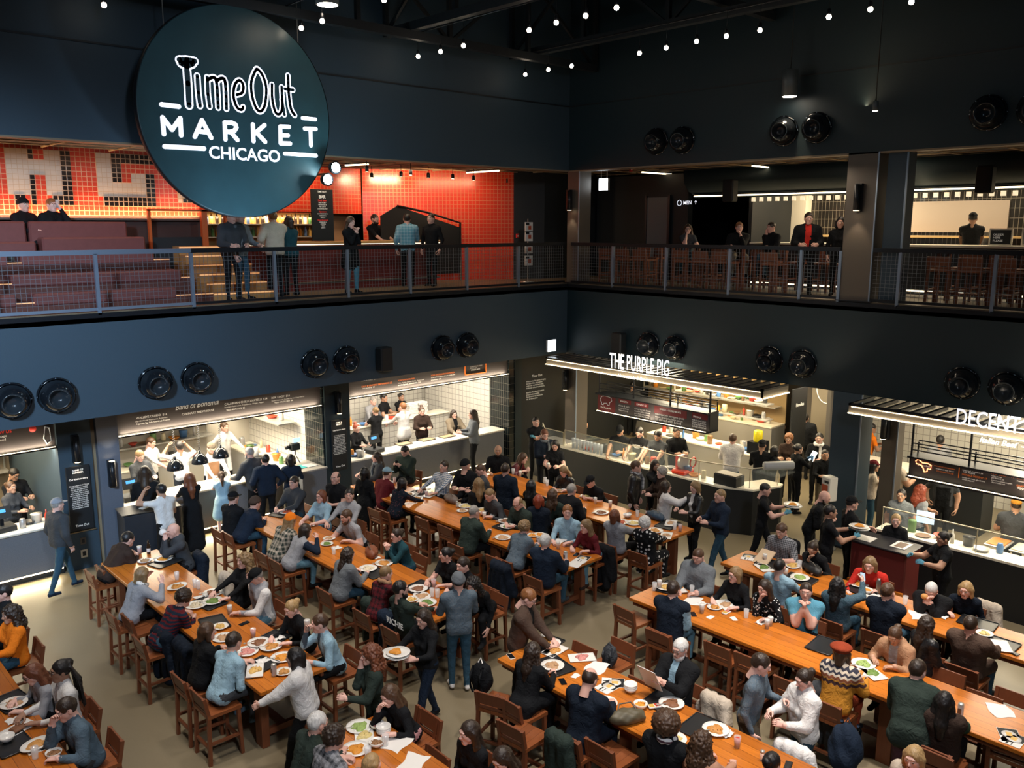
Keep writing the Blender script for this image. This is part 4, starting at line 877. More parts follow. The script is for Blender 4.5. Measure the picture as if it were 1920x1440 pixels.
for a, b, c, d in [((1121, 738), (1154, 745), 0, 33), ((1227, 760), (1288, 772), 0, 14), ((1298, 773), (1327, 779), 0, 10), ((1160, 746), (1183, 750), 0, 9), ((1190, 752), (1216, 757), 0, 9)]:
    pa, pb = PX(*a, -1.003), PX(*b, -1.003); pc = PX(a[0], a[1]+d, -1.003); MB().box((-.004, pb.y-m1.location.y, pc.z-m1.location.z), (0, pa.y-m1.location.y, min(pa.z, 2.50)-m1.location.z)).build('red_panel', MENUR, m1, loc=(0, 0, 0))
g = MB(); pig = [(1126, 748), (1128, 743), (1134, 742), (1141, 744), (1146, 747), (1147, 752), (1143, 755), (1142, 760), (1139, 760), (1138, 756), (1132, 756), (1131, 759), (1128, 758), (1128, 754), (1126, 751)]
g.tube([PX(u, v, -1.012)-m1.location for u, v in pig], .008, closed=True); g.build('pig_logo', INKW, m1)
mx('The Purple Pig', (1126, 764), (1146, 768), INKW, m1, bold=.02)
mx('SNACKS 6', (1163, 753), (1178, 756), INKW, m1, bold=.02); mx('PANINI 12', (1194, 759), (1212, 763), INKW, m1, bold=.02); mx('CHEESE + CURED MEATS', (1237, 768), (1277, 776), INKW, m1, bold=.02); mx('SPECIALS', (1300, 782), (1315, 785), INKW, m1, bold=.02)
for i in range(3): mx(['olives & nuts', 'pickled veg & chips', 'whipped feta dip'][i], (1160, 761+i*4), (1180-i, 765+i*4), INKW, m1)
for i in range(4): mx(['turkey leg with lemon', 'meatball slider and slaw', 'pork blade and potatoes', 'tuna with lima beans'][i], (1190, 767+i*4), (1220-i, 773+i*4), INKW, m1)
for i in range(4): mx(['manchego, brie, parmigiano, gouda', 'coppa, prosciutto, lonza, jamon', 'all served with bread', 'choose three 15 / choose five 22'][i], (1229, 776+i*5), (1283-i*3, 788+i*5), INKW, m1)
for i in range(4): mx(['milk braised pork', 'mashed potato', 'bone marrow', 'salted caramel'][i], (1298, 788+i*4), (1324, 793+i*4), INKW, m1)
g = MB(); neon = [(1717, 864), (1722, 861), (1730, 868), (1740, 869), (1746, 873), (1745, 880), (1739, 879), (1738, 884), (1733, 885), (1731, 878), (1727, 872), (1718, 869)]
g.tube([PX(u, v, -1.015)-m2.location for u, v in neon], .010, closed=True); g.build('neon_logo', mat('neon_orange', (1, .5, .3), .4, emit=(1, .35, .15), es=3), m2); mx('Decent Beef', (1721, 872), (1744, 877), INKW, m2, bold=.02)
mx('CHICAGO STYLE ITALIAN BEEF', (1752, 873), (1791, 882), INKO, m2, bold=.02); mx('HOMEMADE BEEF GRAVY', (1755, 879), (1789, 886), INKW, m2, bold=.01); mx('TO ORDER: TYPE ME', (1756, 883), (1788, 891), INKO, m2, bold=.01)
g = MB(); g.bar(PX(1799, 875, -1.01)-m2.location, PX(1797, 896, -1.01)-m2.location, .01, .012); g.build('divider', INKO, m2)
for i, (s, a, b, m_) in enumerate([('DECENT 12', (1805, 877), (1833, 883), INKO), ('italian beef, giardiniera, jus', (1805, 881), (1843, 890), INKW), ('roll, dipped', (1806, 885), (1828, 890), INKW), ('DOUBLE DECENT 17', (1804, 890), (1851, 900), INKO), ('double the beef, giardiniera', (1804, 895), (1847, 905), INKW), ('sweet peppers', (1804, 899), (1827, 904), INKW),
    ('MAD DECENT 14', (1859, 888), (1901, 897), INKO), ('italian sausage', (1859, 892), (1879, 897), INKW), ('giardiniera, jus', (1859, 896), (1883, 901), INKW), ('provolone, sweet peppers', (1859, 900), (1898, 909), INKW), ('dipped italian roll', (1859, 904), (1884, 910), INKW), ('BEET DECENT 13', (1907, 897), (1945, 905), INKO), ('roasted beet, greens', (1907, 902), (1945, 910), INKW), ('GRAVY BREAD 6', (1906, 911), (1945, 919), INKO), ('dipped roll', (1907, 916), (1940, 922), INKW)]): mx(s, a, b, m_, m2, bold=.015)
# counters (front runs parallel to the wall, rounded at the near end)
def side_counter(poly, h, lab, top, face=BLACK):
    o = empty('counter', (poly[0][0], poly[0][1], 0), label=lab, cat='counter'); q_ = [(x-poly[0][0], y-poly[0][1]) for x, y in poly]
    MB().prism(q_, 0, h-.04).build('counter_front', face, o)
    cx = sum(x for x, y in q_)/len(q_); cy = sum(y for x, y in q_)/len(q_)
    MB().prism(q_, h-.04, h).build('counter_top', top, o); return o
side_counter([(-1.05, -.75), (-.62, -.75), (-.62, -5.2), (-.35, -5.65), (.1, -5.85), (.1, -6.3), (-.1, -6.35), (-.75, -6.1), (-1.05, -5.5)][::-1], 1.0, 'black fronted glowing service counter of the Purple Pig stall', WT)
side_counter([(-1.2, -8.9), (-.75, -8.9), (-.75, -15), (-1.2, -15)][::-1], 1.0, 'black fronted glowing service counter of the Decent Beef stall', WT)
for (x0, x1, y0, y1, lab) in [(1.9, 2.6, -4.6, -1.2, 'stainless back counter with food inside the Purple Pig stall'), (3.9, 4.6, -13, -9.6, 'back counter of the Decent Beef stall')]:
    o = empty('counter', (x0, y0, 0), label=lab, cat='counter'); MB().box((0, 0, 0), (x1-x0, y1-y0, .9)).build('counter_body', STEEL, o); MB().bbox((-.02, 0, .9), (x1-x0, y1-y0, .95), .008).build('counter_top', WT, o)
S(MB().box((4.5, -5.7, 0), (4.6, -4.3, 3.18)).box((6.5, -4.4, 0), (6.6, 1.6, 3.18)).build('wall_back', mat('pig_back', (.06, .05, .04), .5)))
S(MB().box((5.0, -15, 0), (5.1, -5.8, 3.18)).build('wall_back', T_WHITE)); 
S(MB().box((3.0, -5.8, 0), (5.0, -5.7, 3.18)).build('wall_side', mat('grey_side', (.12, .11, .10), .5)))
o = empty('counter', (3.6, -9.4, 0), label='cream topped pass in the back room of the beef stall', cat='counter'); MB().box((-.9, .0, 0), (-.2, 3.0, 1.05)).build('counter_body', BLACK, o); MB().bbox((-.95, -.02, 1.05), (-.15, 3.0, 1.09), .008).build('counter_top', CREAM, o)
# glass guards
GR = mat('guard_rail', (.55, .50, .38), .3, .7)
def guard(pts, z0, z1, lab):
    o = empty('glass_guard', (pts[0][0], pts[0][1], z0), label=lab, cat='glass guard'); q_ = [Vector((x-pts[0][0], y-pts[0][1], 0)) for x, y in pts]
    for a, b in zip(q_, q_[1:]): MB().bar(a+Vector((0, 0, (z1-z0)/2)), b+Vector((0, 0, (z1-z0)/2)), .008, z1-z0).build('glass_pane', GLASS, o)
    H = Vector((0, 0, z1-z0)); MB().tube([p+H for p in q_], .012, 6).build('top_rail', GR, o)
    for p in q_: MB().tube([p, p+H], .010, 6).build('guard_post', GR, o)
guard([(-.98, -.9), (-.98, -2.9), (-.98, -4.9), (-.70, -5.98), (-.1, -6.28)], 1.0, 1.42, 'clear glass sneeze guard along the Purple Pig counter')
guard([(-1.15, -9.0), (-1.15, -10.6), (-1.15, -12.2), (-1.15, -13.8)], 1.0, 1.42, 'clear glass sneeze guard along the Decent Beef counter')
guard([(-.6, .25), (-.98, -.2), (-.98, -.85)], .9, 1.35, 'glass display case at the far end of the Purple Pig counter')
o = empty('prep_case', (-.95, -.75, 0), label='stainless case at the far end of the Purple Pig counter', cat='display case'); MB().bbox((0, 0, 0), (.75, 1.0, .9), .02).build('case_body', BLACK_M, o); MB().bbox((.0, .0, .9), (.75, 1.0, .94), .008).build('case_top', STEEL, o)
kclutter((-.82, -.70, -5.0, -1.2), 17, 1.002, 7, 'on the Purple Pig service counter', 'wares on the Purple Pig counter')
kclutter((2.0, 2.4, -4.4, -1.4), 15, .952, 11, 'on the Purple Pig back counter', 'wares on the Purple Pig back counter')
kclutter((-.98, -.86, -11.0, -9.3), 7, 1.002, 15, 'on the Decent Beef service counter', 'wares on the Decent Beef counter')
kclutter((4.0, 4.4, -12.6, -9.8), 12, .952, 17, 'on the Decent Beef back counter', 'wares on the Decent Beef back counter')
for i in range(9):
    y = -1.15-i*.115; lathe_thing('cup_stack', [(.03, 0), (.045, .24), (.046, .25)], mat('pale_cup', (.6, .66, .72), .4), (-.93, y, 1.002), 'stack of pale paper cups at the far end of the Purple Pig counter', 'cup stack', 'stacks of paper cups')
shelf_unit(3.2, -4.0, 1.5, .35, 2.9, 'back shelf of jars inside the Purple Pig stall'); kclutter((3.25, 3.45, -3.9, -1.3), 14, 1.532, 19, 'on the Purple Pig jar shelf', 'jars on the Purple Pig back shelf'); kclutter((3.25, 3.45, -3.9, -1.3), 14, 1.932, 23, 'on the top Purple Pig shelf', 'jars on the Purple Pig top shelf')
lathe_thing('drink_dispenser', [(.10, 0), (.11, .02), (.11, .26), (.09, .28)], mat('yellow_drink', (.75, .62, .02), .2), (2.1, -4.45, 1.25), 'yellow drink dispenser at the right of the Purple Pig shelf', 'drink dispenser')
B('dispenser_shelf', (1.95, -4.58, .951), (2.4, -4.25, 1.248), BLACK_M, label='low black riser holding the yellow drink dispenser', cat='riser')
o = empty('counter', (4.7, -3.3, 0), label='rear cooking line of the Purple Pig stall seen above its menu', cat='counter'); MB().box((0, 0, 0), (.7, 4.8, .95)).build('counter_body', STEEL, o); MB().bbox((-.02, 0, .95), (.7, 4.8, 1.0), .008).build('counter_top', WT, o)
MB().box((.7, 0, 1.0), (.74, 4.8, 2.4)).build('splash_back', mat('warm_splash', (.34, .24, .12), .4), o)
shelf_unit(5.0, -3.2, 1.45, .35, 4.6, 'rear warming shelf of the Purple Pig stall', 1)
kclutter((4.8, 5.2, -3.1, 1.3), 18, 1.002, 27, 'on the rear Purple Pig cooking line', 'wares on the rear pig line'); kclutter((5.05, 5.3, -3.0, 1.2), 14, 1.482, 31, 'on the rear Purple Pig warming shelf', 'wares on the rear pig shelf')
lamp('AREA', (4.6, -1.0, 3.05), 190, (1, .76, .42), (5.0, -1.0, 1), .5, 4.6)
# red meat slicer, black box and roll on the counter
o = empty('meat_slicer', (-.80, -4.35, 1.002), label='bright red meat slicer on the Purple Pig counter', cat='slicer'); RED = mat('slicer_red', (.75, .05, .02), .25)
MB().bbox((-.2, -.18, 0), (.2, .18, .10), .03).build('base', RED, o); MB().lathe([(.0, -.03), (.17, -.03), (.17, .03), (.0, .03)], 24, M=Matrix.Translation((0, 0, .26)) @ Matrix.Rotation(PI/2, 4, 'X'), smooth=False).build('blade', STEEL, o); MB().bbox((-.12, .03, .1), (.1, .14, .40), .03).build('carriage', RED, o); MB().lathe([(.11, -.02), (.13, 0), (.11, .02)], 16, M=Matrix.Translation((.15, -.16, .25)) @ Matrix.Rotation(PI/2, 4, 'X'), capa=False, capb=False).build('handwheel', RED, o)
o = empty('service_box', (-1.0, -5.25, 1.002), label='low black box with tan lid at the rounded counter corner', cat='box'); MB().bbox((.06, -.55, 0), (.40, .0, .22), .01).build('box_body', BLACK, o); MB().bbox((.08, -.53, .22), (.38, -.02, .24), .005).build('box_lid', mat('tan_lid', (.25, .20, .14), .5), o)
MB().lathe([(.085, 0), (.09, .01), (.09, .62), (.085, .63)], 20, M=Matrix.Rotation(-PI/2, 4, 'X')).build('paper_roll', mat('grey_roll', (.50, .52, .54), .5), loc=(-.62, -6.25, 1.52), rz=-2.2, label='thick pale paper roll lying on the rounded glass corner', cat='paper roll')
B('roll_tray', (-.82, -6.72, 1.40), (-.2, -6.16, 1.425), GLASS, label='clear glass shelf under the thick paper roll', cat='shelf')
o = empty('takeaway_carton', (-1.13, -11.35, 1.002), label='large cream box with brown marks on the Decent Beef counter', cat='box'); MB().bbox((.02, -.85, 0), (.36, .0, .36), .01).build('box_body', CREAM, o); MB().box((.04, -.82, .36), (.34, -.03, .365)).build('box_lid', WHITE, o)
lathe_thing('paper_cup', [(.04, 0), (.055, .14), (.058, .145), (.05, .14), (.036, .01)], mat('pale_plastic', (.7, .7, .68), .3), (-1.02, -12.45, 1.002), 'clear plastic cup on the counter right of the cream box', 'cup')
for i, y in enumerate((-10.7, -11.1, -11.5)):
    o = empty('food_pan', (-.1-.25, y, 1.0), label='steel pan of food inset behind the Decent Beef glass, '+['left', 'middle', 'right'][i], cat='food pan', group='food pans behind the beef stall glass'); MB().bbox((-.25, -.17, -.02), (.25, .17, .012), .01).build('pan', STEEL, o); MB().bbox((-.22, -.14, .012), (.22, .14, .025), .01).build('food', mat(['beef_orange', 'cream_food', 'green_food'][i], [(.6, .22, .05), (.7, .6, .4), (.2, .3, .08)][i], .5), o)
# tray station in front of the beef stall
o = empty('tray_station', (-2.35, -9.95, 0), label='dark red tray return station in front of the beef stall', cat='station')
MB().bbox((0, 0, 0), (.58, .95, 1.08), .02).build('station_body', mat('oxblood', (.13, .022, .02), .4), o); MB().bbox((-.03, -.03, 1.08), (.61, .98, 1.11), .008).build('station_top', mat('station_top', (.02, .02, .025), .3), o); MB().box((-.05, .0, .35), (.0, .95, .42)).build('shelf_edge', WOODT, o)
B('paper_stack', (-2.28, -9.3, 1.111), (-2.0, -9.0, 1.118), WHITE, label='stack of blank white sheets on the tray station', cat='paper'); 
o = empty('magazine', (-2.2, -9.85, 1.111), label='printed food magazine lying on the tray station', cat='magazine'); MB().box((0, 0, 0), (.35, .25, .008)).build('cover', WHITE, o); MB().box((.04, .05, .008), (.31, .20, .010)).build('cover_photo', mat('print_brown', (.15, .09, .06), .5), o)
# guide stand
o = empty('guide_stand', (-.27, -7.52, 0), -.4, 'white leaflet dispenser with red pictures beside the blue column', 'leaflet stand'); MB().tube([(0, 0, 0), (0, 0, 1.0)], .015).build('pole', STEEL, o); MB().bbox((-.11, -.12, 1.0), (.11, .12, 1.5), .02).build('dispenser_body', WHITE, o)
MB().box((-.115, -.08, 1.10), (-.11, .09, 1.34)).build('leaflet_picture', mat('print_red', (.5, .08, .03)), o); MB().box((-.115, -.10, 1.38), (-.11, .02, 1.43)).build('leaflet_title', BLACK, o); MB().lathe([(.2, 0), (.2, .02)], 16).build('base', STEEL, o)
# right-hand end of the pig stall: passage wall with boards
o = empty('story_board', (4.48, -5.0, 1.2), label='tan story board with a round emblem in the passage', cat='board'); MB().box((-.03, -.35, -.4), (.0, .45, 1.75)).build('board_face', mat('tan_board', (.20, .17, .12), .5), o)
g = MB(); g.tube([(-.04, .05+.28*math.cos(t*PI/12), 1.15+.40*math.sin(t*PI/12)) for t in range(24)], .012, 5, closed=True); g.build('round_emblem', INKW, o)
B('passage_panel', (4.44, -5.66, .2), (4.49, -5.38, 3.1), CREAM, label='pale vertical panel with an orange label in the passage', cat='panel'); B('orange_label', (4.425, -5.64, 2.2), (4.438, -5.4, 2.5), INKO, label='orange label on the pale passage panel', cat='label')
o = empty('story_poster', (3.2, -4.9, .9), label='black poster with white heading behind the queue at the Purple Pig', cat='poster'); MB().box((-.35, 0, 0), (.35, .04, 1.6)).build('poster_panel', BLACK, o); text('poster_heading', 'Foodies', .12, (3.2, -4.905, 2.05), (1, 0, 0), (0, 0, 1), INKW, o, .001, 1, .02, 'CENTER'); MB().box((-.03, 0, -.9), (.03, .03, 0)).build('poster_post', BLACK_M, o)
# lights of the right stalls
lamp('AREA', (.9, -3.1, 3.1), 230, (1, .86, .60), (.2, -3.1, 0), 1.2, 4.6); lamp('AREA', (-.66, -3.1, 2.06), 80, (1, .84, .55), (-.62, -3.1, 0), .08, 4.2); lamp('AREA', (2.6, -3.0, 3.1), 130, (1, .80, .50), (2.6, -3.0, 0), .8, 4.2)
lamp('AREA', (1.5, -6.1, 3.1), 60, (1, .82, .52), (1.5, -6.1, 0), 2.0, .3); lamp('AREA', (3.6, -5.2, 3.1), 60, (1, .85, .6), (3.6, -5.2, 0), 1.5, .4)
lamp('AREA', (.4, -11, 3.1), 170, (1, .88, .66), (-.2, -11, 0), 1.0, 4.0); lamp('AREA', (2.6, -10, 3.1), 210, (1, .86, .62), (2.6, -10, 0), 2.2, 4.0); lamp('AREA', (-.8, -11, 2.0), 60, (1, .86, .6), (-.8, -11, 0), .08, 3.8)
led_stick((2.9, -8.3, 2.95), (2.9, -10.2, 2.95), 'bright strip light in the back room of the beef stall', m=mat('warm_led_b', (1, 1, 1), .4, emit=(1, .8, .5), es=14))
# unseen spot above the stalls, aimed up at the wall by the column
lamp('SPOT', (-1.4, -7.0, 3.15), 25, (1, .82, .6), (-.6, -6.9, 4.2), .05, angle=90, blend=.8)
# ------------------------------------------------------------------ signed-distance bodies meshed by surface nets
def surface_nets(F, h, org):
    ins = F < 0; nx, ny, nz = F.shape
    c = np.zeros((nx-1, ny-1, nz-1), np.int8)
    for dx in (0, 1):
        for dy in (0, 1):
            for dz in (0, 1): c += ins[dx:nx-1+dx, dy:ny-1+dy, dz:nz-1+dz]
    act = (c > 0) & (c < 8); idx = -np.ones(act.shape, np.int64); n = int(act.sum()); idx[act] = np.arange(n)
    P = np.zeros((n, 3)); W = np.zeros(n); cells = np.argwhere(act)
    cor = np.array([(dx, dy, dz) for dx in (0, 1) for dy in (0, 1) for dz in (0, 1)])
    vals = np.stack([F[cells[:, 0]+a, cells[:, 1]+b, cells[:, 2]+d] for a, b, d in cor], 1)
    for i in range(8):
        for j in range(i+1, 8):
            if np.abs(cor[i]-cor[j]).sum() != 1: continue
            a, b = vals[:, i], vals[:, j]; m = (a < 0) != (b < 0); t = np.where(m, a/np.where(m, a-b, 1), 0)
            P += m[:, None]*(cor[i]+t[:, None]*(cor[j]-cor[i])); W += m
    P = (P/np.maximum(W, 1)[:, None]+cells)*h+org
    quads = []
    for ax in range(3):
        a = [slice(None)]*3; b = [slice(None)]*3; a[ax] = slice(0, -1); b[ax] = slice(1, None)
        A, Bq = ins[tuple(a)], ins[tuple(b)]; e = np.argwhere(A != Bq)
        u, v = (ax+1) % 3, (ax+2) % 3
        e = e[(e[:, u] > 0) & (e[:, v] > 0) & (e[:, u] < F.shape[u]-1) & (e[:, v] < F.shape[v]-1)]
        fl = A[e[:, 0], e[:, 1], e[:, 2]]
        def g(du, dv):
            k = e.copy(); k[:, u] -= du; k[:, v] -= dv; return idx[k[:, 0], k[:, 1], k[:, 2]]
        q = np.stack([g(1, 1), g(0, 1), g(0, 0), g(1, 0)], 1); q[~fl] = q[~fl][:, ::-1]; quads.append(q)
    return P, np.concatenate(quads)
def d_caps(X, a, b, ra, rb):
    a = np.array(a, float); b = np.array(b, float); ab = b-a; t = np.clip(((X-a)@ab)/max(1e-9, ab@ab), 0, 1)
    return np.sqrt(((X-a-t[..., None]*ab)**2).sum(-1))-(ra+(rb-ra)*t)
def d_ell(X, c, r):
    r = np.array(r, float); q = (X-np.array(c, float))/r; k = np.sqrt((q**2).sum(-1)); return (k-1)*min(r)*1.0
def smin(a, b, k):
    h = np.maximum(k-np.abs(a-b), 0)/k; return np.minimum(a, b)-h*h*k*.25
def smax(a, b, k): return -smin(-a, -b, k)
def gridpts(lo, hi, h):
    lo = np.array(lo, float); n = np.ceil((np.array(hi)-lo)/h).astype(int)+1
    ax = [lo[i]+h*np.arange(n[i]) for i in range(3)]; return np.stack(np.meshgrid(*ax, indexing='ij'), -1), lo

# ---- head template: faces +X, z up, origin at the centre of the skull. materials 0 skin 1 eye-white 2 dark 3 lips 4 brow
def head_template(h, fem=False, child=False):
    X, lo = gridpts((-.125, -.105, -.19), (.135, .105, .135), h)
    jw = .90 if fem else 1.0
    d = d_ell(X, (-.012, 0, .022), (.096, .077, .096))
    d = smin(d, d_caps(X, (.028, 0, -.01), (.040, 0, -.055), .062*jw+.002, .050*jw), .03)
    d = smin(d, d_caps(X, (.055, 0, -.085), (.030, .0, -.07), .026*jw, .045*jw), .03)
    d = smin(d, d_caps(X, (.062, -.018, -.092), (.062, .018, -.092), .018, .018), .02)
    for s in (-1, 1):
        d = smin(d, d_caps(X, (.052, .036*s, -.012), (.03, .05*s, -.04), .022, .02), .02)
        d = smin(d, d_ell(X, (-.008, .078*s, -.008), (.020, .010, .032)), .006)
    d = smin(d, d_caps(X, (.078, -.03, .034), (.078, .03, .034), .013, .013), .015)
    for s in (-1, 1): d = smax(d, -d_ell(X, (.100, .030*s, .012), (.017, .018, .013)), .012)
    d = smin(d, d_caps(X, (.086, 0, .014), (.106, 0, -.020), .0075, .011 if fem else .012), .010)
    d = smin(d, d_caps(X, (.098, -.010, -.024), (.098, .010, -.024), .0075, .0075), .006)
    d = smin(d, d_caps(X, (.083, -.018, -.054), (.083, .018, -.054), .0085, .0085), .006)
    d = smin(d, d_caps(X, (-.022, 0, -.06), (-.040, 0, -.20), .050 if fem else .058, .052 if fem else .062), .03)
    eye = np.minimum(d_ell(X, (.080, .030, .012), (.0135,)*3), d_ell(X, (.080, -.030, .012), (.0135,)*3))
    d = np.minimum(d, eye)
    V, Q = surface_nets(d, h, lo); c = V[Q].mean(1); m = np.zeros(len(Q), int)
    for s in (-1, 1):
        r = np.hypot(c[:, 1]-.030*s, (c[:, 2]-.011)*1.4); m[(r < .0150) & (c[:, 0] > .066)] = 1; m[(np.hypot(c[:, 1]-.030*s, (c[:, 2]-.011)) < .0075) & (c[:, 0] > .066)] = 2
        m[(np.abs(c[:, 1]-.031*s) < .019) & (np.abs(c[:, 2]-.034-.08*(.02-np.abs(np.abs(c[:, 1])-.031))) < .0050) & (c[:, 0] > .06)] = 4
    m[(np.abs(c[:, 1]) < .023) & (np.abs(c[:, 2]+.054) < .0065) & (c[:, 0] > .082)] = 3
    m[(np.abs(c[:, 1]) < .020) & (np.abs(c[:, 2]+.054) < .0018) & (c[:, 0] > .082)] = 2
    return V, Q, m
# ---- hand template: wrist at origin, fingers +X, palm faces -Z, thumb on +Y
def hand_template(h, curl):
    X, lo = gridpts((-.05, -.065, -.11), (.20, .085, .05), h)
    d = d_caps(X, (-.03, 0, 0), (.01, 0, 0), .027, .026)
    for y, r in ((-.026, .016), (-.009, .0175), (.009, .0175), (.026, .016)):
        d = smin(d, d_caps(X, (.01, y*.55, 0), (.082, y, -.002), .017, r*.82), .012)
    L = (.068, .082, .088, .080); R = (.0080, .0088, .0092, .0088)
    for i, y in enumerate((-.030, -.010, .010, .030)):
        p = np.array((.086, y, -.002)); a = curl*.35+.05*i; l = L[3-i] if False else L[i]
        for k, f in enumerate((.45, .31, .24)):
            a += (.0, curl*.9, curl*.7)[k]+curl*.25; q = p+l*f*np.array((math.cos(a), (y*.8)*.12, -math.sin(a))); d = smin(d, d_caps(X, p, q, R[i]*(1-.08*k), R[i]*(1-.08*(k+1))), .004); p = q
    p = np.array((.022, .026, -.004)); q = p+np.array((.034, .026, -.012-.02*curl)); r = q+np.array((.028, .010-.018*curl, -.010-.02*curl)); s = r+np.array((.022, .0-.016*curl, -.006-.014*curl))
    d = smin(d, d_caps(X, p, q, .015, .012), .012); d = smin(d, d_caps(X, q, r, .0115, .0105), .004); d = smin(d, d_caps(X, r, s, .0105, .009), .004)
    V, Q = surface_nets(d, h, lo); return V, Q
_TC = {}
def tmpl(key, fn):
    if key not in _TC: _TC[key] = fn()
    return _TC[key]

SKINS = {'l': (.70, .41, .33), 'p': (.80, .49, .41), 'm': (.48, .27, .18), 'd': (.20, .10, .06), 't': (.38, .21, .14)}
HAIRC = {'black': (.012, .010, .010), 'dark': (.030, .018, .012), 'brown': (.075, .038, .020), 'auburn': (.16, .05, .022), 'red': (.28, .05, .02), 'blond': (.42, .27, .12), 'dblond': (.24, .15, .07), 'grey': (.30, .28, .26), 'white': (.68, .66, .64), 'ginger': (.25, .10, .035)}
def cloth(key):
    """key like 'navy', 'navy/plaid/red'"""
    nm = 'cloth_'+key.replace('/', '_')
    if nm in MATS: return MATS[nm]
    K = {'black': (.010, .011, .013), 'navy': (.014, .024, .045), 'dnavy': (.010, .016, .028), 'blue': (.05, .12, .24), 'lblue': (.32, .50, .62), 'sky': (.10, .30, .42), 'teal': (.018, .07, .09), 'green': (.012, .075, .055), 'dgreen': (.030, .045, .038), 'grey': (.17, .19, .21), 'lgrey': (.34, .35, .38), 'dgrey': (.055, .06, .068), 'bgrey': (.09, .14, .19), 'white': (.78, .77, .76), 'cream': (.55, .47, .38), 'tan': (.42, .24, .14), 'brown': (.085, .055, .042), 'dbrown': (.045, .028, .022), 'orange': (.90, .22, .015), 'mustard': (.55, .24, .03), 'red': (.62, .035, .025), 'maroon': (.13, .016, .022), 'denim': (.035, .085, .13), 'ldenim': (.13, .26, .34), 'khaki': (.22, .18, .13), 'rust': (.30, .05, .02), 'peach': (.55, .30, .20), 'pink': (.6, .3, .3), 'plum': (.09, .04, .05)}
    p = key.split('/'); c = K[p[0]]; c2 = K[p[2]] if len(p) > 2 else tuple(x*.55 for x in c)
    m, nt, b = newmat(nm); tc, x, y, z = sepxyz(nt); b.inputs['Roughness'].default_value = .32 if 'leather' in key else .85; b.inputs['Specular IOR Level'].default_value = .5 if 'leather' in key else .15
    nz = N(nt, 'ShaderNodeTexNoise', ins={'Scale': 9., 'Detail': 5.}); nt.links.new(tc.outputs['Object'], nz.inputs['Vector'])
    col = None
    def stripe(v, f, w_): return math_(nt, 'LESS_THAN', math_(nt, 'FRACT', math_(nt, 'MULTIPLY', v, f)), w_)
    if len(p) > 1 and p[1] != 'leather':
        k = p[1]
        if k == 'plaid':
            f = math_(nt, 'MULTIPLY', math_(nt, 'ADD', math_(nt, 'ADD', stripe(x, 14, .4), stripe(y, 14, .4)), stripe(z, 14, .4)), .36)
        elif k == 'check':
            f = math_(nt, 'MULTIPLY', math_(nt, 'ADD', stripe(y, 34, .5), stripe(z, 34, .5)), .5)
        elif k == 'stripe': f = stripe(z, 22, .45)
        elif k == 'vstripe': f = stripe(math_(nt, 'ADD', y, x), 30, .4)
        elif k == 'dots':
            vo = N(nt, 'ShaderNodeTexVoronoi', ins={'Scale': 13., 'Randomness': .35}); nt.links.new(tc.outputs['Object'], vo.inputs['Vector']); f = math_(nt, 'LESS_THAN', vo.outputs['Distance'], .30)
        elif k == 'floral':
            vo = N(nt, 'ShaderNodeTexVoronoi', ins={'Scale': 26., 'Randomness': 1.}); nt.links.new(tc.outputs['Object'], vo.inputs['Vector']); f = math_(nt, 'LESS_THAN', vo.outputs['Distance'], .30)
        elif k == 'fair':
            zz = math_(nt, 'ADD', z, math_(nt, 'MULTIPLY', math_(nt, 'ABSOLUTE', math_(nt, 'SUBTRACT', math_(nt, 'FRACT', math_(nt, 'MULTIPLY', y, 14)), .5)), .05))
            b1 = math_(nt, 'GREATER_THAN', zz, 1.10); col = mixc(nt, b1, c, (.70, .60, .48))
            for zc_, w_, cc in ((1.06, .020, (.06, .03, .03)), (1.12, .018, (.30, .10, .05)), (1.18, .014, (.05, .05, .07)), (1.24, .016, (.05, .05, .07))):
                col = mixc(nt, math_(nt, 'LESS_THAN', math_(nt, 'ABSOLUTE', math_(nt, 'SUBTRACT', zz, zc_)), w_), col, cc)
            f = None
        elif k == 'fleck':
            n2 = N(nt, 'ShaderNodeTexNoise', ins={'Scale': 170., 'Detail': 1.}); nt.links.new(tc.outputs['Object'], n2.inputs['Vector']); f = math_(nt, 'GREATER_THAN', n2.outputs['Fac'], .54)
        elif k == 'side':   # pale sleeve panels
            f = math_(nt, 'GREATER_THAN', math_(nt, 'ABSOLUTE', y), .17)
        elif k == 'slogan':
            f = 0
        if col is None: col = mixc(nt, f, c, c2)
    tone_var = mixc(nt, nz.outputs['Fac'], (.72, .72, .72), (1.12, 1.12, 1.12))  # noise varies the cloth tone at random
    mu = N(nt, 'ShaderNodeMix', data_type='RGBA', blend_type='MULTIPLY'); mu.inputs[0].default_value = 1; nt.links.new(tone_var, mu.inputs[7])
    if col is None: mu.inputs[6].default_value = (*c, 1)
    else: nt.links.new(col, mu.inputs[6])
    nt.links.new(mu.outputs[2], b.inputs['Base Color'])
    wv = N(nt, 'ShaderNodeTexNoise', ins={'Scale': 14., 'Detail': 3., 'Distortion': 1.2}); nt.links.new(tc.outputs['Object'], wv.inputs['Vector'])
    bp = N(nt, 'ShaderNodeBump', ins={'Strength': .7, 'Distance': .02}); nt.links.new(wv.outputs['Fac'], bp.inputs['Height']); nt.links.new(bp.outputs[0], b.inputs['Normal'])
    MATS[nm] = m; return m
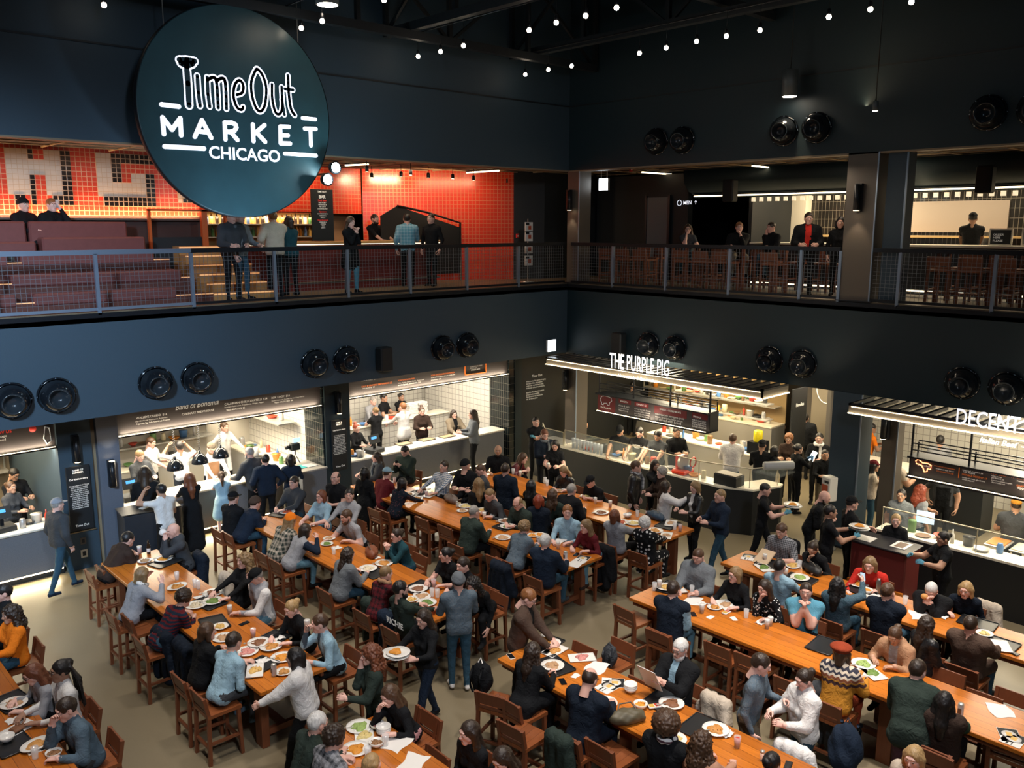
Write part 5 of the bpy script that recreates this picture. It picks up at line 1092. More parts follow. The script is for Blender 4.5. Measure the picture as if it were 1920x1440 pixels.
def hairmat(c):
    nm = 'hair_'+c
    if nm in MATS: return MATS[nm]
    m, nt, b = newmat(nm); tc = N(nt, 'ShaderNodeTexCoord'); mp = N(nt, 'ShaderNodeMapping'); mp.inputs['Scale'].default_value = (90, 90, 8); nt.links.new(tc.outputs['Object'], mp.inputs[0])
    nz = N(nt, 'ShaderNodeTexNoise', ins={'Scale': 1., 'Detail': 3.}); nt.links.new(mp.outputs[0], nz.inputs['Vector']); cc = HAIRC[c]
    nt.links.new(mixc(nt, nz.outputs['Fac'], tuple(x*.45 for x in cc), tuple(min(1, x*1.5) for x in cc)), b.inputs['Base Color']); b.inputs['Roughness'].default_value = .42
    bp = N(nt, 'ShaderNodeBump', ins={'Strength': .5, 'Distance': .01}); nt.links.new(nz.outputs['Fac'], bp.inputs['Height']); nt.links.new(bp.outputs[0], b.inputs['Normal']); MATS[nm] = m; return m
def skinmat(s): return mat('skin_'+s, SKINS[s], .5, noise=.08, nscale=20, spec=.35)

# ---- hair and hats, in head space
def hair_mesh(style, h):
    big = style in ('long', 'wavy', 'curly_long', 'dreads')
    X, lo = gridpts((-.30 if big or style in ('pony', 'afro') else -.17, -.21, -.52 if big else -.28), (.17, .21, .22), h)
    x, y, z = X[..., 0], X[..., 1], X[..., 2]
    nzf = np.sin(x*95+1.3*np.sin(z*60))*np.sin(y*88+1.7*np.sin(x*52))*np.sin(z*80+np.sin(y*70))
    shell = d_ell(X, (-.016, 0, .028), (.104, .087, .103))
    face = d_ell(X, (.118, 0, -.035), (.088, .078, .098))
    if style == 'short':
        d = shell; d = smax(d, -face, .02); d = smax(d, -(z+.030+np.clip(-x, 0, .09)*.45), .015); d = smax(d, -d_ell(X, (.0, .10, -.015), (.035, .05, .045)), .01); d = smax(d, -d_ell(X, (.0, -.10, -.015), (.035, .05, .045)), .01); d = d+nzf*.004
    elif style == 'crop':
        d = d_ell(X, (-.014, 0, .025), (.099, .081, .099)); d = smax(d, -face, .02); d = smax(d, -(z+.02+np.clip(-x, 0, .09)*.3), .02)
    elif style == 'balding':
        d = d_ell(X, (-.014, 0, .023), (.100, .082, .098)); d = smax(d, -d_ell(X, (.06, 0, .09), (.13, .062, .10)), .02); d = smax(d, -face, .02); d = smax(d, -(z+.04+np.clip(-x, 0, .09)*.3), .02)
    elif style == 'bob':
        d = shell
        for s in (-1, 1): d = smin(d, d_caps(X, (-.01, .075*s, .02), (.005, .082*s, -.085), .035, .030), .03)
        d = smin(d, d_caps(X, (-.06, 0, 0), (-.07, 0, -.09), .06, .055), .04); d = smax(d, -d_ell(X, (.112, 0, -.04), (.085, .068, .11)), .015); d = d+nzf*.004
    elif style in ('long', 'wavy', 'curly_long'):
        L = {'long': -.36, 'wavy': -.32, 'curly_long': -.27}[style]; e = 1.25 if style == 'curly_long' else 1.0
        d = d_ell(X, (-.016, 0, .028), (.104*e**.4, .088*e**.5, .104*e**.4))
        for s in (-1, 1):
            d = smin(d, d_caps(X, (-.02, .072*s, .02), (-.03, .092*s*e, -.14), .036*e, .038*e), .03); d = smin(d, d_caps(X, (-.03, .09*s*e, -.14), (-.045, .08*s*e, L*.85), .038*e, .025*e), .03)
        d = smin(d, d_caps(X, (-.065, 0, .0), (-.10, 0, L*.6), .062*e, .065*e), .04); d = smin(d, d_caps(X, (-.10, 0, L*.6), (-.115, 0, L), .065*e, .04*e), .04)
        d = smax(d, -d_ell(X, (.118, 0, -.045), (.090, .066, .12)), .015); d = d+nzf*(.004 if style == 'long' else .008 if style == 'wavy' else .016)
    elif style == 'dreads':
        d = shell; d = smax(d, -face, .02); d = smin(d, d_ell(X, (-.10, .0, .07), (.045, .05, .04)), .03)
        for i in range(7):
            a = (i-3)*.022; d = smin(d, d_caps(X, (-.09, a, .04), (-.15-.02*(i % 2), a*1.8, -.12), .018, .017), .012); d = smin(d, d_caps(X, (-.15-.02*(i % 2), a*1.8, -.12), (-.17, a*2.2, -.42-.02*(i % 3)), .017, .012), .01)
        d = d+nzf*.004
    elif style == 'pony':
        d = d_ell(X, (-.014, 0, .025), (.100, .083, .100)); d = smax(d, -d_ell(X, (.118, 0, -.03), (.088, .074, .105)), .02); d = smax(d, -(z+.035), .02)
        d = smin(d, d_ell(X, (-.115, 0, .035), (.025, .025, .025)), .015); d = smin(d, d_caps(X, (-.13, 0, .03), (-.16, 0, -.06), .026, .034), .02); d = smin(d, d_caps(X, (-.16, 0, -.06), (-.15, 0, -.20), .034, .014), .02)+nzf*.003
    elif style == 'bun':
        d = d_ell(X, (-.014, 0, .025), (.100, .083, .100)); d = smax(d, -d_ell(X, (.118, 0, -.03), (.088, .074, .105)), .02); d = smax(d, -(z+.035), .02); d = smin(d, d_ell(X, (-.112, 0, .045), (.042, .048, .044)), .012)+nzf*.003
    elif style == 'topbun':
        d = d_ell(X, (-.014, 0, .025), (.100, .083, .100)); d = smax(d, -face, .02); d = smax(d, -(z+.035), .02); d = smin(d, d_ell(X, (-.045, 0, .135), (.045, .050, .04)), .012)+nzf*.004
    elif style == 'afro':
        d = d_ell(X, (-.03, 0, .045), (.145, .145, .135)); d = smax(d, -d_ell(X, (.13, 0, -.05), (.085, .066, .10)), .02); d = smax(d, -(z+.07), .04)+nzf*.012
    elif style == 'curly':
        d = d_ell(X, (-.02, 0, .038), (.118, .102, .115)); d = smax(d, -face, .02); d = smax(d, -(z+.05), .03)+nzf*.012
    elif style == 'beanie':
        d = d_ell(X, (-.014, 0, .030), (.108, .090, .112)); d = smax(d, -(z-.028+np.clip(-x, -.05, .12)*.25), .008); d2 = smax(d_ell(X, (-.014, 0, .028), (.113, .095, .105)), np.abs(z-.048+np.clip(-x, -.05, .12)*.25)-.022, .006); d = np.minimum(d, d2)
    elif style == 'beret':
        d = d_ell(X, (-.02, .01, .085), (.128, .125, .050)); d = smin(d, smax(d_ell(X, (-.014, 0, .03), (.106, .088, .10)), np.abs(z-.055)-.018, .008), .02)
    elif style == 'cap':
        d = d_ell(X, (-.014, 0, .030), (.105, .087, .105)); d = smax(d, -(z-.042), .006); bx = smax(d_ell(X, (.10, 0, .046), (.085, .078, .4)), np.abs(z-.046+(x-.1)*.12+(y*y)*2.2)-.005, .003); d = np.minimum(d, smax(bx, .03-x, .004))
    elif style == 'beard':
        d = smin(d_caps(X, (.045, -.03, -.085), (.045, .03, -.085), .040, .040), d_caps(X, (.06, 0, -.095), (.062, 0, -.11), .032, .026), .02)
        for s in (-1, 1): d = smin(d, d_caps(X, (.0, .067*s, -.02), (.03, .052*s, -.075), .014, .022), .015)
        d = smin(d, d_caps(X, (.088, -.02, -.040), (.088, .02, -.040), .0075, .0075), .006); d = smax(d, -d_ell(X, (.10, 0, -.054), (.022, .022, .008)), .004)+nzf*.003
    V, Q = surface_nets(d, h, lo); return V, Q
def glasses_mesh():
    g = MB()
    for s in (-1, 1):
        g.tube([(.101, .031*s+.021*math.cos(t*PI/6), .010+.017*math.sin(t*PI/6)) for t in range(12)], .0022, 4, closed=True); g.tube([(.099, .052*s, .016), (.0, .083*s, .012)], .0022, 4)
    g.tube([(.101, -.010, .014), (.103, .010, .014)], .0022, 4); return g.mesh('glasses')
def np_mesh(name, V, Q, mats_idx=None, smooth=True):
    me = bpy.data.meshes.new(name); me.from_pydata(V.tolist(), [], Q.tolist())
    if mats_idx is not None: me.polygons.foreach_set('material_index', np.ascontiguousarray(mats_idx, dtype=np.int32))
    me.polygons.foreach_set('use_smooth', np.ones(len(Q), bool)); me.update(); return me
_HM = {}
def hair_obj(style, colmat, name, parent, M, near):
    key = (style, near)
    if key not in _HM:
        V, Q = hair_mesh(style, .010 if near else .014); _HM[key] = np_mesh(style, V, Q); _HM[key].materials.append(colmat)
    o = bpy.data.objects.new(name, _HM[key]); C.objects.link(o); o.parent = parent; o.matrix_local = M
    o.material_slots[0].link = 'OBJECT'; o.material_slots[0].material = colmat; return o
def ik(S, T, l1, l2, pole):
    S = Vector(S); T = Vector(T); d = T-S; L = min(d.length, (l1+l2)*.995); L = max(L, abs(l1-l2)+.02); u = d.normalized(); T = S+u*L
    a = (l1*l1-l2*l2+L*L)/(2*L); hh = math.sqrt(max(0, l1*l1-a*a)); p = Vector(pole); p = p-u*p.dot(u)
    if p.length < 1e-4: p = Vector((0, 0, -1))
    return S+u*a+p.normalized()*hh, T

def solve_pose(pose, k, lean, side=0., hy=0., hp=0., arms=None, floor_drop=0., female=False):
    """joints in body space; returns dict. k = stature scale (1 = 1.75 m)"""
    J = {}; sit = pose in ('sit', 'low')
    seat = .65 if pose == 'sit' else .40
    ph = seat+.10 if sit else .94*k
    P = Vector((0, 0, ph)); R = Matrix.Rotation(lean, 3, 'Y') @ Matrix.Rotation(side, 3, 'X')
    sh = (.155 if female else .182)*k
    J['P'] = P; J['R'] = R; J['belly'] = P+R@Vector((.01, 0, .14*k)); J['chest'] = P+R@Vector((.0, 0, .33*k))
    nb = P+R@Vector((-.005, 0, .50*k)); J['nb'] = nb
    J['S'] = {s: P+R@Vector((-.005, sh*s, .435*k)) for s in (-1, 1)}
    R2 = Matrix.Rotation(lean*.55, 3, 'Y') @ Matrix.Rotation(side*.5, 3, 'X')
    HR = Matrix.Rotation(hy, 3, 'Z') @ Matrix.Rotation(lean*.35+hp, 3, 'Y')
    hc = nb+R2@Vector((.012, 0, .155*k))
    J['H'] = hc; J['HR'] = HR; J['hs'] = k**.5
    up, fo = .285*k, .25*k; J['E'] = {}; J['W'] = {}
    mouth = hc+HR@Vector((.13, 0, -.06))
    A = {'table': (.40, .20, .98), 'table2': (.46, .10, .98), 'lap': (.30, .10, ph+.02), 'down': None, 'eat': mouth+Vector((.03, .03, -.03)), 'chin': mouth+Vector((-.02, .03, -.08)), 'talk': (.42, .22, ph+.42), 'phone': (.36, .06, ph+.38), 'hold': (.36, .14, ph+.22*k), 'carry': (.42, .20, ph+.30*k), 'cross': (.17, -.10, ph+.30*k), 'rail': (.34, .16, ph+.12*k), 'reach': (.50, .18, ph+.12*k), 'pocket': (.06, .24, ph-.02), 'high': (.34, .20, ph+.62*k), 'drink': mouth+Vector((.05, .04, .0)), 'clasp': mouth+Vector((.06, .02, -.12)), 'face': mouth+Vector((-.02, .02, .05)), 'far': (.62, .22, ph+.16), 'back': (-.10, .22, ph+.02), 'hip': (.05, .26, ph+.06)}
    arms = arms or ('down', 'down')
    for s, a in zip((1, -1), arms):
        S_ = J['S'][s]
        if a in ('down', None): T = S_+Vector((.05, .07*s, -.50*k))
        else:
            v = A[a]; v = Vector(v) if not isinstance(v, Vector) else Vector(v)
            T = Vector((v.x, v.y*s if not a in ('eat', 'chin', 'drink', 'clasp', 'face') else v.y*s+0, v.z))
            if a in ('table', 'table2', 'far') and sit: T.x = max(T.x, J['chest'].x+.26)
        E_, W_ = ik(S_, T, up, fo, (-.5, .55*s, -.8)); J['E'][s] = E_; J['W'][s] = W_
    J['K'] = {}; J['A'] = {}; J['hip'] = {s: P+Vector((0, .088*s*k, -.0)) for s in (-1, 1)}
    for s in (-1, 1):
        hp_ = J['hip'][s]
        if pose == 'sit': J['K'][s] = hp_+Vector((.41*k, .06*s, -.03)); J['A'][s] = J['K'][s]+Vector((-.04, .0, -.38*k)); J['A'][s].z = max(J['A'][s].z, .20)
        elif pose == 'low': J['K'][s] = hp_+Vector((.41*k, .05*s, -.03)); J['A'][s] = J['K'][s]+Vector((.02, .0, -.39*k)); J['A'][s].z = .09
        elif pose == 'walk': J['A'][s] = Vector((.26*s*k, .07*s, .09)); J['K'][s], _ = ik(hp_, J['A'][s], .43*k, .42*k, (1, 0, 0))
        else: J['A'][s] = Vector((.02+.04*s, .10*s, .085)); J['K'][s], _ = ik(hp_, J['A'][s], .43*k, .42*k, (1, .1*s, 0))
    return J
def build_body(J, pose, k, female, h, sleeve='long', bulk=.0, skirt=0, coat=0, hood=False, bare_neck=False, gloves=False):
    P, R = J['P'], J['R']; f = female; prims = []
    def add(a, b, ra, rb, lab): prims.append((tuple(a), tuple(b), ra+0, rb+0, lab))
    bk = bulk; w_ = .075*k if f else .080*k
    r_h = (.118 if f else .110)*k
    for s in (-1, 1):
        add(P+R@Vector((.0, .062*s*k, .0)), P+R@Vector((.01, .055*s*k, .16*k)), r_h+bk*.6, (.092 if f else .100)*k+bk, 'top')
        add(P+R@Vector((.01, .055*s*k, .16*k)), P+R@Vector((.0, .078*s*k, .36*k)), (.092 if f else .100)*k+bk, (.098 if f else .108)*k+bk, 'top')
        add(J['hip'][s]+Vector((0, 0, .02)), J['K'][s], .092*k, .064*k, 'leg'); add(J['K'][s], J['A'][s], .062*k, .043*k, 'shin')
        a = J['A'][s]; add(a+Vector((-.03, 0, -.035)), a+Vector((.145*k, .015*s, -.05)), .040, .034, 'shoe'); add(a, a+Vector((.02, 0, -.03)), .042, .04, 'shoe')
        S_, E_, W_ = J['S'][s], J['E'][s], J['W'][s]
        add(J['chest']+R@Vector((0, .05*s, .10*k)), S_, .070*k+bk*.7, .063*k+bk*.8, 'top'); add(S_, E_, .058*k+bk*.9, .046*k+bk*.8, 'up')
        add(E_, W_, .044*k+bk*.7, (.030*k+bk*.4), 'fore')
    if f: 
        for s in (-1, 1): add(J['chest']+R@Vector((.085*k+bk, .055*s, -.03)), J['chest']+R@Vector((.08*k+bk, .055*s, -.03)), .050, .050, 'top')
    add(J['chest']+R@Vector((-.01, 0, .10*k)), J['nb']+R@Vector((0, 0, .01)), .085*k+bk*.5, .060*k, 'top'); add(J['nb']-R@Vector((0, 0, .02)), J['H']+J['HR']@Vector((-.03, 0, -.10)), .056 if not f else .048, .054 if not f else .046, 'neck')
    for s in (-1, 1): add(J['nb']+R@Vector((-.015, .03*s, .005)), J['S'][s].lerp(J['nb'], .25)+R@Vector((-.01, 0, .005)), .052*k+bk*.4, .050*k+bk*.5, 'top')
    if hood: add(J['nb']+R@Vector((-.07, -.05, .0)), J['nb']+R@Vector((-.07, .05, .0)), .06, .06, 'top')
    if skirt or coat:
        L = skirt or coat
        if pose in ('stand', 'walk'):
            for s in (-1, 0, 1): add(P+Vector((0, .06*s, .02)), P+Vector((0, .10*s, -L)), r_h+.01, .11+.02, 'coat')
        else:
            for s in (-1, 1): add(J['hip'][s], J['hip'][s].lerp(J['K'][s], .9), .105, .085, 'coat'); add(P+Vector((-.06, .07*s, 0)), P+Vector((-.10, .08*s, -.18-.2*coat)), .10, .06, 'coat')
    pts = np.array([p[0] for p in prims]+[p[1] for p in prims]); lo = pts.min(0)-.20; hi = pts.max(0)+.20; lo[2] = max(lo[2], -.03)
    X, o = gridpts(lo, hi, h); X = X.astype(np.float32); D = np.full(X.shape[:3], 1e3, np.float32)
    for a, b, ra, rb, lab in prims:
        r = max(ra, rb)+.07; l = np.minimum(a, b)-r; u = np.maximum(a, b)+r
        i0 = np.maximum(((l-o)/h).astype(int), 0); i1 = np.minimum(((u-o)/h).astype(int)+2, X.shape[:3]); sl = tuple(slice(i0[i], i1[i]) for i in range(3))
        kk = .012 if lab in ('shin', 'shoe', 'fore') else .035
        D[sl] = smin(D[sl], d_caps(X[sl], a, b, ra, rb).astype(np.float32), kk)
    # folds
    q = X; D = D+(.0035*np.sin(q[..., 2]*46+3*np.sin(q[..., 1]*17))*np.sin(q[..., 1]*31+2*np.sin(q[..., 0]*23))).astype(np.float32)
    D = np.maximum(D, (.004-X[..., 2]))
    V, Q = surface_nets(D, h, o); c = V[Q].mean(1)
    dist = np.stack([d_caps(c, a, b, ra, rb) for a, b, ra, rb, lab in prims], 1); w1 = dist.argmin(1); lab = np.array([p[4] for p in prims])[w1]
    m = np.ones(len(Q), int)   # 0 skin 1 top 2 bottom 3 shoe
    m[(lab == 'leg') | (lab == 'shin')] = 2; m[lab == 'shoe'] = 3; m[lab == 'neck'] = 0; m[lab == 'coat'] = 1 if not skirt else 2
    if skirt: m[lab == 'shin'] = 5
    hem = P+R@Vector((0, 0, -.06)); rel = (c-np.array(hem))@np.array(R@Vector((0, 0, 1))); m[(lab == 'top') & (rel < -.02)] = 2
    if coat: m[(lab == 'top')] = 1
    ref = np.array([p[0] for p in prims])[w1]; en = np.array([p[1] for p in prims])[w1]; t = ((c-ref)*(en-ref)).sum(1)/np.maximum(1e-9, ((en-ref)**2).sum(1))
    if sleeve == 'short': m[(lab == 'fore')] = 0; m[(lab == 'up') & (t > .62)] = 0
    elif sleeve == 'roll': m[(lab == 'fore') & (t > .15)] = 0
    elif sleeve == 'none': m[(lab == 'fore') | (lab == 'up')] = 0
    elif sleeve == 'other': m[(lab == 'fore') | (lab == 'up')] = 4
    else: m[(lab == 'fore') & (t > .97)] = 0
    # open front showing inner shirt
    return V, Q, m, c
USED = {}
def uniq(lab):
    n = USED.get(lab, 0); USED[lab] = n+1
    if n == 0: return lab
    w = lab.split(); extra = [None, 'second', 'third', 'fourth', 'fifth', 'sixth'][min(n, 5)]
    return ' '.join([extra]+w)[:200]
TABLES = {'A': (-12.03, -11.10, -6.42, -.85), 'B': (-9.33, -8.42, -6.3, -.5), 'C': (-6.6, -5.72, -6.29, .1), 'D': (-4.38, -3.45, -6.55, -1.3),
          'E': (-9.40, -8.53, -13.6, -7.72), 'F': (-6.68, -5.80, -13.6, -7.66), 'G': (-4.48, -3.66, -13.6, -7.8), 'I': (-15.0, -14.10, -7.2, -2.2), 'J': (-12.2, -11.30, -13.0, -7.75)}
TNAME = {'A': 'far left table', 'B': 'second table of the back row', 'C': 'third table of the back row', 'D': 'back table by the Purple Pig', 'E': 'front centre table', 'F': 'long middle right table', 'G': 'right rear table', 'I': 'bottom left table', 'J': 'bottom table'}
PEOPLE = []; STOOLS = []
EYEW = mat('eye_white', (.75, .70, .66), .3); EYED = mat('eye_dark', (.02, .012, .008), .25)
HID = 0
def person(u, v, label, pose, yaw, top, bottom, hair, skin='l', arms=('down', 'down'), tb=None, fem=False, k=None, lean=None, side=0., hy=0, hp=0., zf=0., sleeve='long', bulk=.0, skirt=0, coat=0, hood=False, hat=None, beard=None, glasses=False, inner=None, shoe='black', scarf=None, curl=.55, sleevec=None, stool=True, legs=None, gloves=None, apron=None, short=None, X=None, Y=None, za=False):
    k = k or (.94 if fem else 1.0); hyr = math.radians(hy)
    if tb:
        T = TABLES[tb[0]]; sd = tb[1]; base = {'L': 0, 'R': 180, 'F': -90, 'N': 90}[sd]; yw = math.radians(base+yaw)
        tgt = {'L': T[0]-.27, 'R': T[1]+.27, 'F': T[3]+.27, 'N': T[2]-.27}[sd]; ax = 0 if sd in 'LR' else 1
    else: yw = math.radians(yaw)
    def place(ln):
        J = solve_pose(pose, k, ln, side, hyr, hp, arms, female=fem); H = J['H']; W = PZ(u, v, zf+H.z); c, s = math.cos(yw), math.sin(yw)
        if X is not None: W = PX(u, v, X)
        if Y is not None: W = PY(u, v, Y)
        return J, (W.x-(c*H.x-s*H.y), W.y-(s*H.x+c*H.y))
    if tb and lean is None:
        best = min((abs(place(ln)[1][ax]-tgt)+.05*abs(ln-.12), ln) for ln in [i*.05-.15 for i in range(19)]); lean = best[1]
    lean = .06 if lean is None else lean
    J, (X0, Y0) = place(lean)
    if za: zf = PY(u, v, Y).z-J['H'].z
    d2 = (Vector((X0, Y0, 0))-Vector((EYE.x, EYE.y, 0))).length; near = d2 < 15.5
    V, Q, m, c = build_body(J, pose, k, fem, .022 if near else .030, sleeve, bulk+.004, skirt, coat, hood)
    if inner:
        R = J['R']; P = J['P']; loc = (c-np.array(P))@np.array(R); sel = (m == 1) & (np.abs(loc[:, 1]) < .045+.03*np.clip(loc[:, 2]-.2, 0, 1)) & (loc[:, 0] > .03) & (loc[:, 2] > .05); m[sel] = 4
    if apron:
        R = J['R']; P = J['P']; loc = (c-np.array(P))@np.array(R); sel = ((m == 1) | (m == 2)) & (np.abs(loc[:, 1]) < .13) & (loc[:, 0] > .04) & (loc[:, 2] < .38) & (loc[:, 2] > -.42); m[sel] = 4
    parts = [(V, Q, m)]
    hs = J['hs']*1.03; hv, hq, hm = tmpl(('head', fem, near), lambda: head_template(.0075 if near else .011, fem)); HR = np.array(J['HR'])
    parts.append(((hv*hs)@HR.T+np.array(J['H']), hq, np.array([0, 6, 7, 8, 9])[hm]))
    for s in (-1, 1):
        cv = curl if J['W'][s].z > .6 else .35
        key = ('hand', round(cv, 1), near); tv, tq = tmpl(key, lambda: hand_template(.0055 if near else .008, round(cv, 1)))
        tv = tv*np.array((1, -1 if s == 1 else 1, 1))*k; tq2 = tq[:, ::-1] if s == 1 else tq
        dr = (J['W'][s]-J['E'][s]).normalized()
        a = arms[0] if s == 1 else arms[1]
        if a in ('table', 'table2', 'lap', 'far'): dr = Vector((dr.x, dr.y-.45*s, dr.z*.1)).normalized(); zr = Vector((0, 0, 1))
        elif a in ('down', 'pocket', 'back', 'hip'): zr = Vector((0, s, 0))
        elif a in ('hold', 'carry', 'phone'): zr = Vector((0, s*.8, .4)); dr = Vector((dr.x+.3, dr.y-.4*s, dr.z+.1)).normalized()
        else: zr = Vector((.3, s, .3))
        z_ = (zr-dr*zr.dot(dr)).normalized(); y_ = z_.cross(dr); Mx = np.array(((dr.x, y_.x, z_.x), (dr.y, y_.y, z_.y), (dr.z, y_.z, z_.z)))
        parts.append((tv@Mx.T+np.array(J['W'][s]), tq2, np.full(len(tq), 4 if gloves and not inner else 0) if gloves else np.zeros(len(tq), int)))
        J['hand%d' % s] = J['W'][s]+dr*.09
    vs, qs, ms = [], [], []; n = 0
    for a, b, c_ in parts: vs.append(a); qs.append(b+n); ms.append(c_); n += len(a)
    me = np_mesh('person', np.concatenate(vs), np.concatenate(qs), np.concatenate(ms))
    sk = skinmat(skin); hc = hair[1]
    slot4 = cloth(gloves) if gloves else cloth(inner) if inner else cloth(apron) if apron else cloth(sleevec) if sleevec else cloth(top)
    for mm in (sk, cloth(top), cloth(bottom), cloth(shoe), slot4, cloth(legs) if legs else sk, EYEW, EYED, mat('lips_'+skin, tuple(x*f for x, f in zip(SKINS[skin], (.80, .50, .52))), .4), hairmat(hc if hc not in ('white',) else 'grey')): me.materials.append(mm)
    o = bpy.data.objects.new('person', me); C.objects.link(o); o.location = (X0, Y0, zf); o.rotation_euler = (0, 0, yw)
    tag(o, label, 'person')
    M = Matrix.Translation(J['H']) @ J['HR'].to_4x4() @ Matrix.Scale(hs, 4)
    if hair[0] and hair[0] != 'none' and not (hat in ('beanie',) and hair[0] in ('short', 'crop', 'balding')): hair_obj(hair[0] if not (hat and hair[0] in ('short',)) else 'crop', hairmat(hc), 'hair', o, M, near)
    if hat: hs_, hcol = (hat, 'black') if isinstance(hat, str) else hat; hair_obj(hs_, cloth(hcol), 'hat', o, M @ Matrix.Scale(1.04, 4), near)
    if beard: hair_obj('beard', hairmat(beard), 'beard', o, M, near)
    if glasses:
        if 'g' not in _HM: _HM['g'] = glasses_mesh(); _HM['g'].materials.append(GLOSS)
        g = bpy.data.objects.new('glasses', _HM['g']); C.objects.link(g); g.parent = o; g.matrix_local = M
    if scarf:
        mb = MB(); ctr = J['nb']+J['R']@Vector((.005, 0, .02)); mb.tube([ctr+J['R']@Vector((.085*math.cos(t*PI/8)+.0, .085*math.sin(t*PI/8), .012*math.sin(t*2.2)-.01*math.cos(t*PI/8))) for t in range(16)], .035, 8, closed=True)
        mb.tube([ctr+J['R']@Vector((.09, .05, 0)), ctr+J['R']@Vector((.13+bulk, .055, -.12)), ctr+J['R']@Vector((.135+bulk, .05, -.32))], .030, 6); mb.build('scarf', cloth(scarf), o)
    rec = dict(o=o, J=J, yaw=yw, loc=Vector((X0, Y0, zf)), label=label, short=short or label.split(',')[0], tb=tb, u=u, v=v, pose=pose, zf=zf)
    def wpt(p): return Matrix.Translation(rec['loc']) @ Matrix.Rotation(yw, 4, 'Z') @ Vector(p)
    rec['w'] = wpt; PEOPLE.append(rec)
    if pose == 'sit' and stool:
        by = math.radians(base) if tb else yw; STOOLS.append((X0-.03*math.cos(by), Y0-.03*math.sin(by), zf, by, rec))
    return rec
Pn = person
# ---- far left table
Pn(240, 1011, 'man with short black hair in a dark brown hooded jacket at the far left table', 'sit', 10, 'dbrown', 'black', ('short', 'black'), arms=('table', 'table2'), tb='AL', bulk=.02, hood=True)
Pn(267, 1078, 'woman with short grey hair and black and white scarf in a pale blue sweater, gesturing', 'sit', 10, 'lgrey', 'black', ('bob', 'dblond'), 'p', arms=('talk', 'talk'), tb='AL', fem=True, scarf='white/floral/black', bulk=.018, curl=.2, hp=.1)
Pn(345, 1122, 'man with curly dark hair in a red and navy striped sweater seen from behind', 'sit', 5, 'navy/stripe/maroon', 'denim', ('curly', 'dark'), arms=('table', 'table2'), tb='AL', hy=10)
Pn(389, 1184, 'woman with brown wavy hair in a black zipped jacket at the far left table', 'sit', 0, 'black', 'black', ('bob', 'brown'), arms=('table', 'table'), tb='AL', fem=True, bulk=.015, hy=-15)
Pn(439, 1203, 'man with dark hair in a light blue shirt seen from behind at the table corner', 'sit', 12, 'lblue', 'dgrey', ('short', 'dark'), arms=('table2', 'lap'), tb='AL', hy=8, shoe='bgrey')
Pn(325, 995, 'bald man in a dark grey hoodie biting a wrapped sandwich', 'sit', -8, 'dgrey', 'black', ('none', 'dark'), 'l', arms=('eat', 'eat'), tb='AR', bulk=.012, hood=True, hp=.12)
Pn(458, 1052, 'woman with long curly blond hair and black top beside a cream coat', 'sit', 10, 'black', 'black', ('curly_long', 'dblond'), 'p', arms=('table', 'table2'), tb='AR', fem=True, hy=-8)
Pn(480, 1082, 'man in a black and white cap and grey hoodie rubbing his face', 'sit', 0, 'lgrey/side/white', 'ldenim', ('short', 'grey'), 'l', arms=('table2', 'face'), tb='AR', hat='cap', hood=True, hp=.35, bulk=.012)
Pn(547, 1141, 'woman with blond hair tied back in a black sweater reaching across the plates', 'sit', 5, 'black', 'black', ('bun', 'blond'), 'p', arms=('table', 'table2'), tb='AR', fem=True, hp=.25)
Pn(599, 1169, 'man with short brown hair in an open light blue shirt drinking from a glass', 'sit', -15, 'lblue', 'black', ('short', 'brown'), 'p', arms=('table', 'drink'), tb='AR', inner='bgrey', hy=-10)
# ---- bottom left
Pn(20, 1152, 'woman with curly dark hair in a bright orange sweater at the left edge', 'sit', 8, 'orange', 'denim', ('curly_long', 'dark'), 'm', arms=('table', 'table2'), tb='IR', fem=True, bulk=.02)
Pn(6, 1112, 'man in a black jacket at the left edge behind the orange sweater', 'sit', 0, 'black', 'black', ('short', 'black'), arms=('table', 'table'), tb='IR', bulk=.015)
Pn(62, 1264, 'woman with long straight auburn hair and glasses in a pale top, cutting food', 'sit', 8, 'lgrey', 'black', ('long', 'auburn'), 'p', arms=('table2', 'table'), tb='IR', fem=True, glasses=True, hp=.2)
Pn(113, 1258, 'man with long dreadlocks and glasses in a white shirt', 'sit', 0, 'white', 'black', ('dreads', 'black'), 't', arms=('table', 'table2'), tb='IR', glasses=True, lean=.1)
Pn(124, 1330, 'man in black glasses and a grey blue sweater eating, leaning on the table', 'sit', 5, 'bgrey', 'dgrey', ('short', 'dark'), 'p', arms=('table', 'eat'), tb='IR', glasses=True, bulk=.02, hp=.15)
# ---- bottom table
Pn(596, 1356, 'white haired man in a dark green sweater at the bottom table', 'sit', 0, 'dgreen', 'black', ('short', 'white'), 'l', arms=('table', 'table2'), tb='JL', bulk=.015)
Pn(628, 1384, 'person with curly dark grey hair in a black and white plaid shirt', 'sit', 0, 'lgrey/plaid/dgrey', 'black', ('curly', 'dark'), 'l', arms=('table', 'table'), tb='JL', bulk=.01, lean=.35)
Pn(730, 1304, 'woman with long straight brown hair in black eating at the bottom table', 'sit', 5, 'black', 'pink', ('long', 'brown'), 'p', arms=('table', 'eat'), tb='JR', fem=True, hp=.15)
Pn(879, 1374, 'young woman with long dark hair in black smiling, at the bottom edge', 'sit', 0, 'black', 'black', ('long', 'dark'), 'p', arms=('lap', 'lap'), fem=True, hy=-10, tb='JR')
Pn(941, 1424, 'young woman with dark centre parted hair at the bottom edge', 'sit', 5, 'black', 'black', ('long', 'dark'), 'p', arms=('lap', 'lap'), fem=True, hp=.3, tb='JR')
Pn(697, 1432, 'small blond child seen only by the top of the head at the bottom edge', 'sit', 0, 'grey', 'denim', ('bob', 'blond'), 'p', arms=('table', 'table'), k=.72, stool=False, tb='JL')
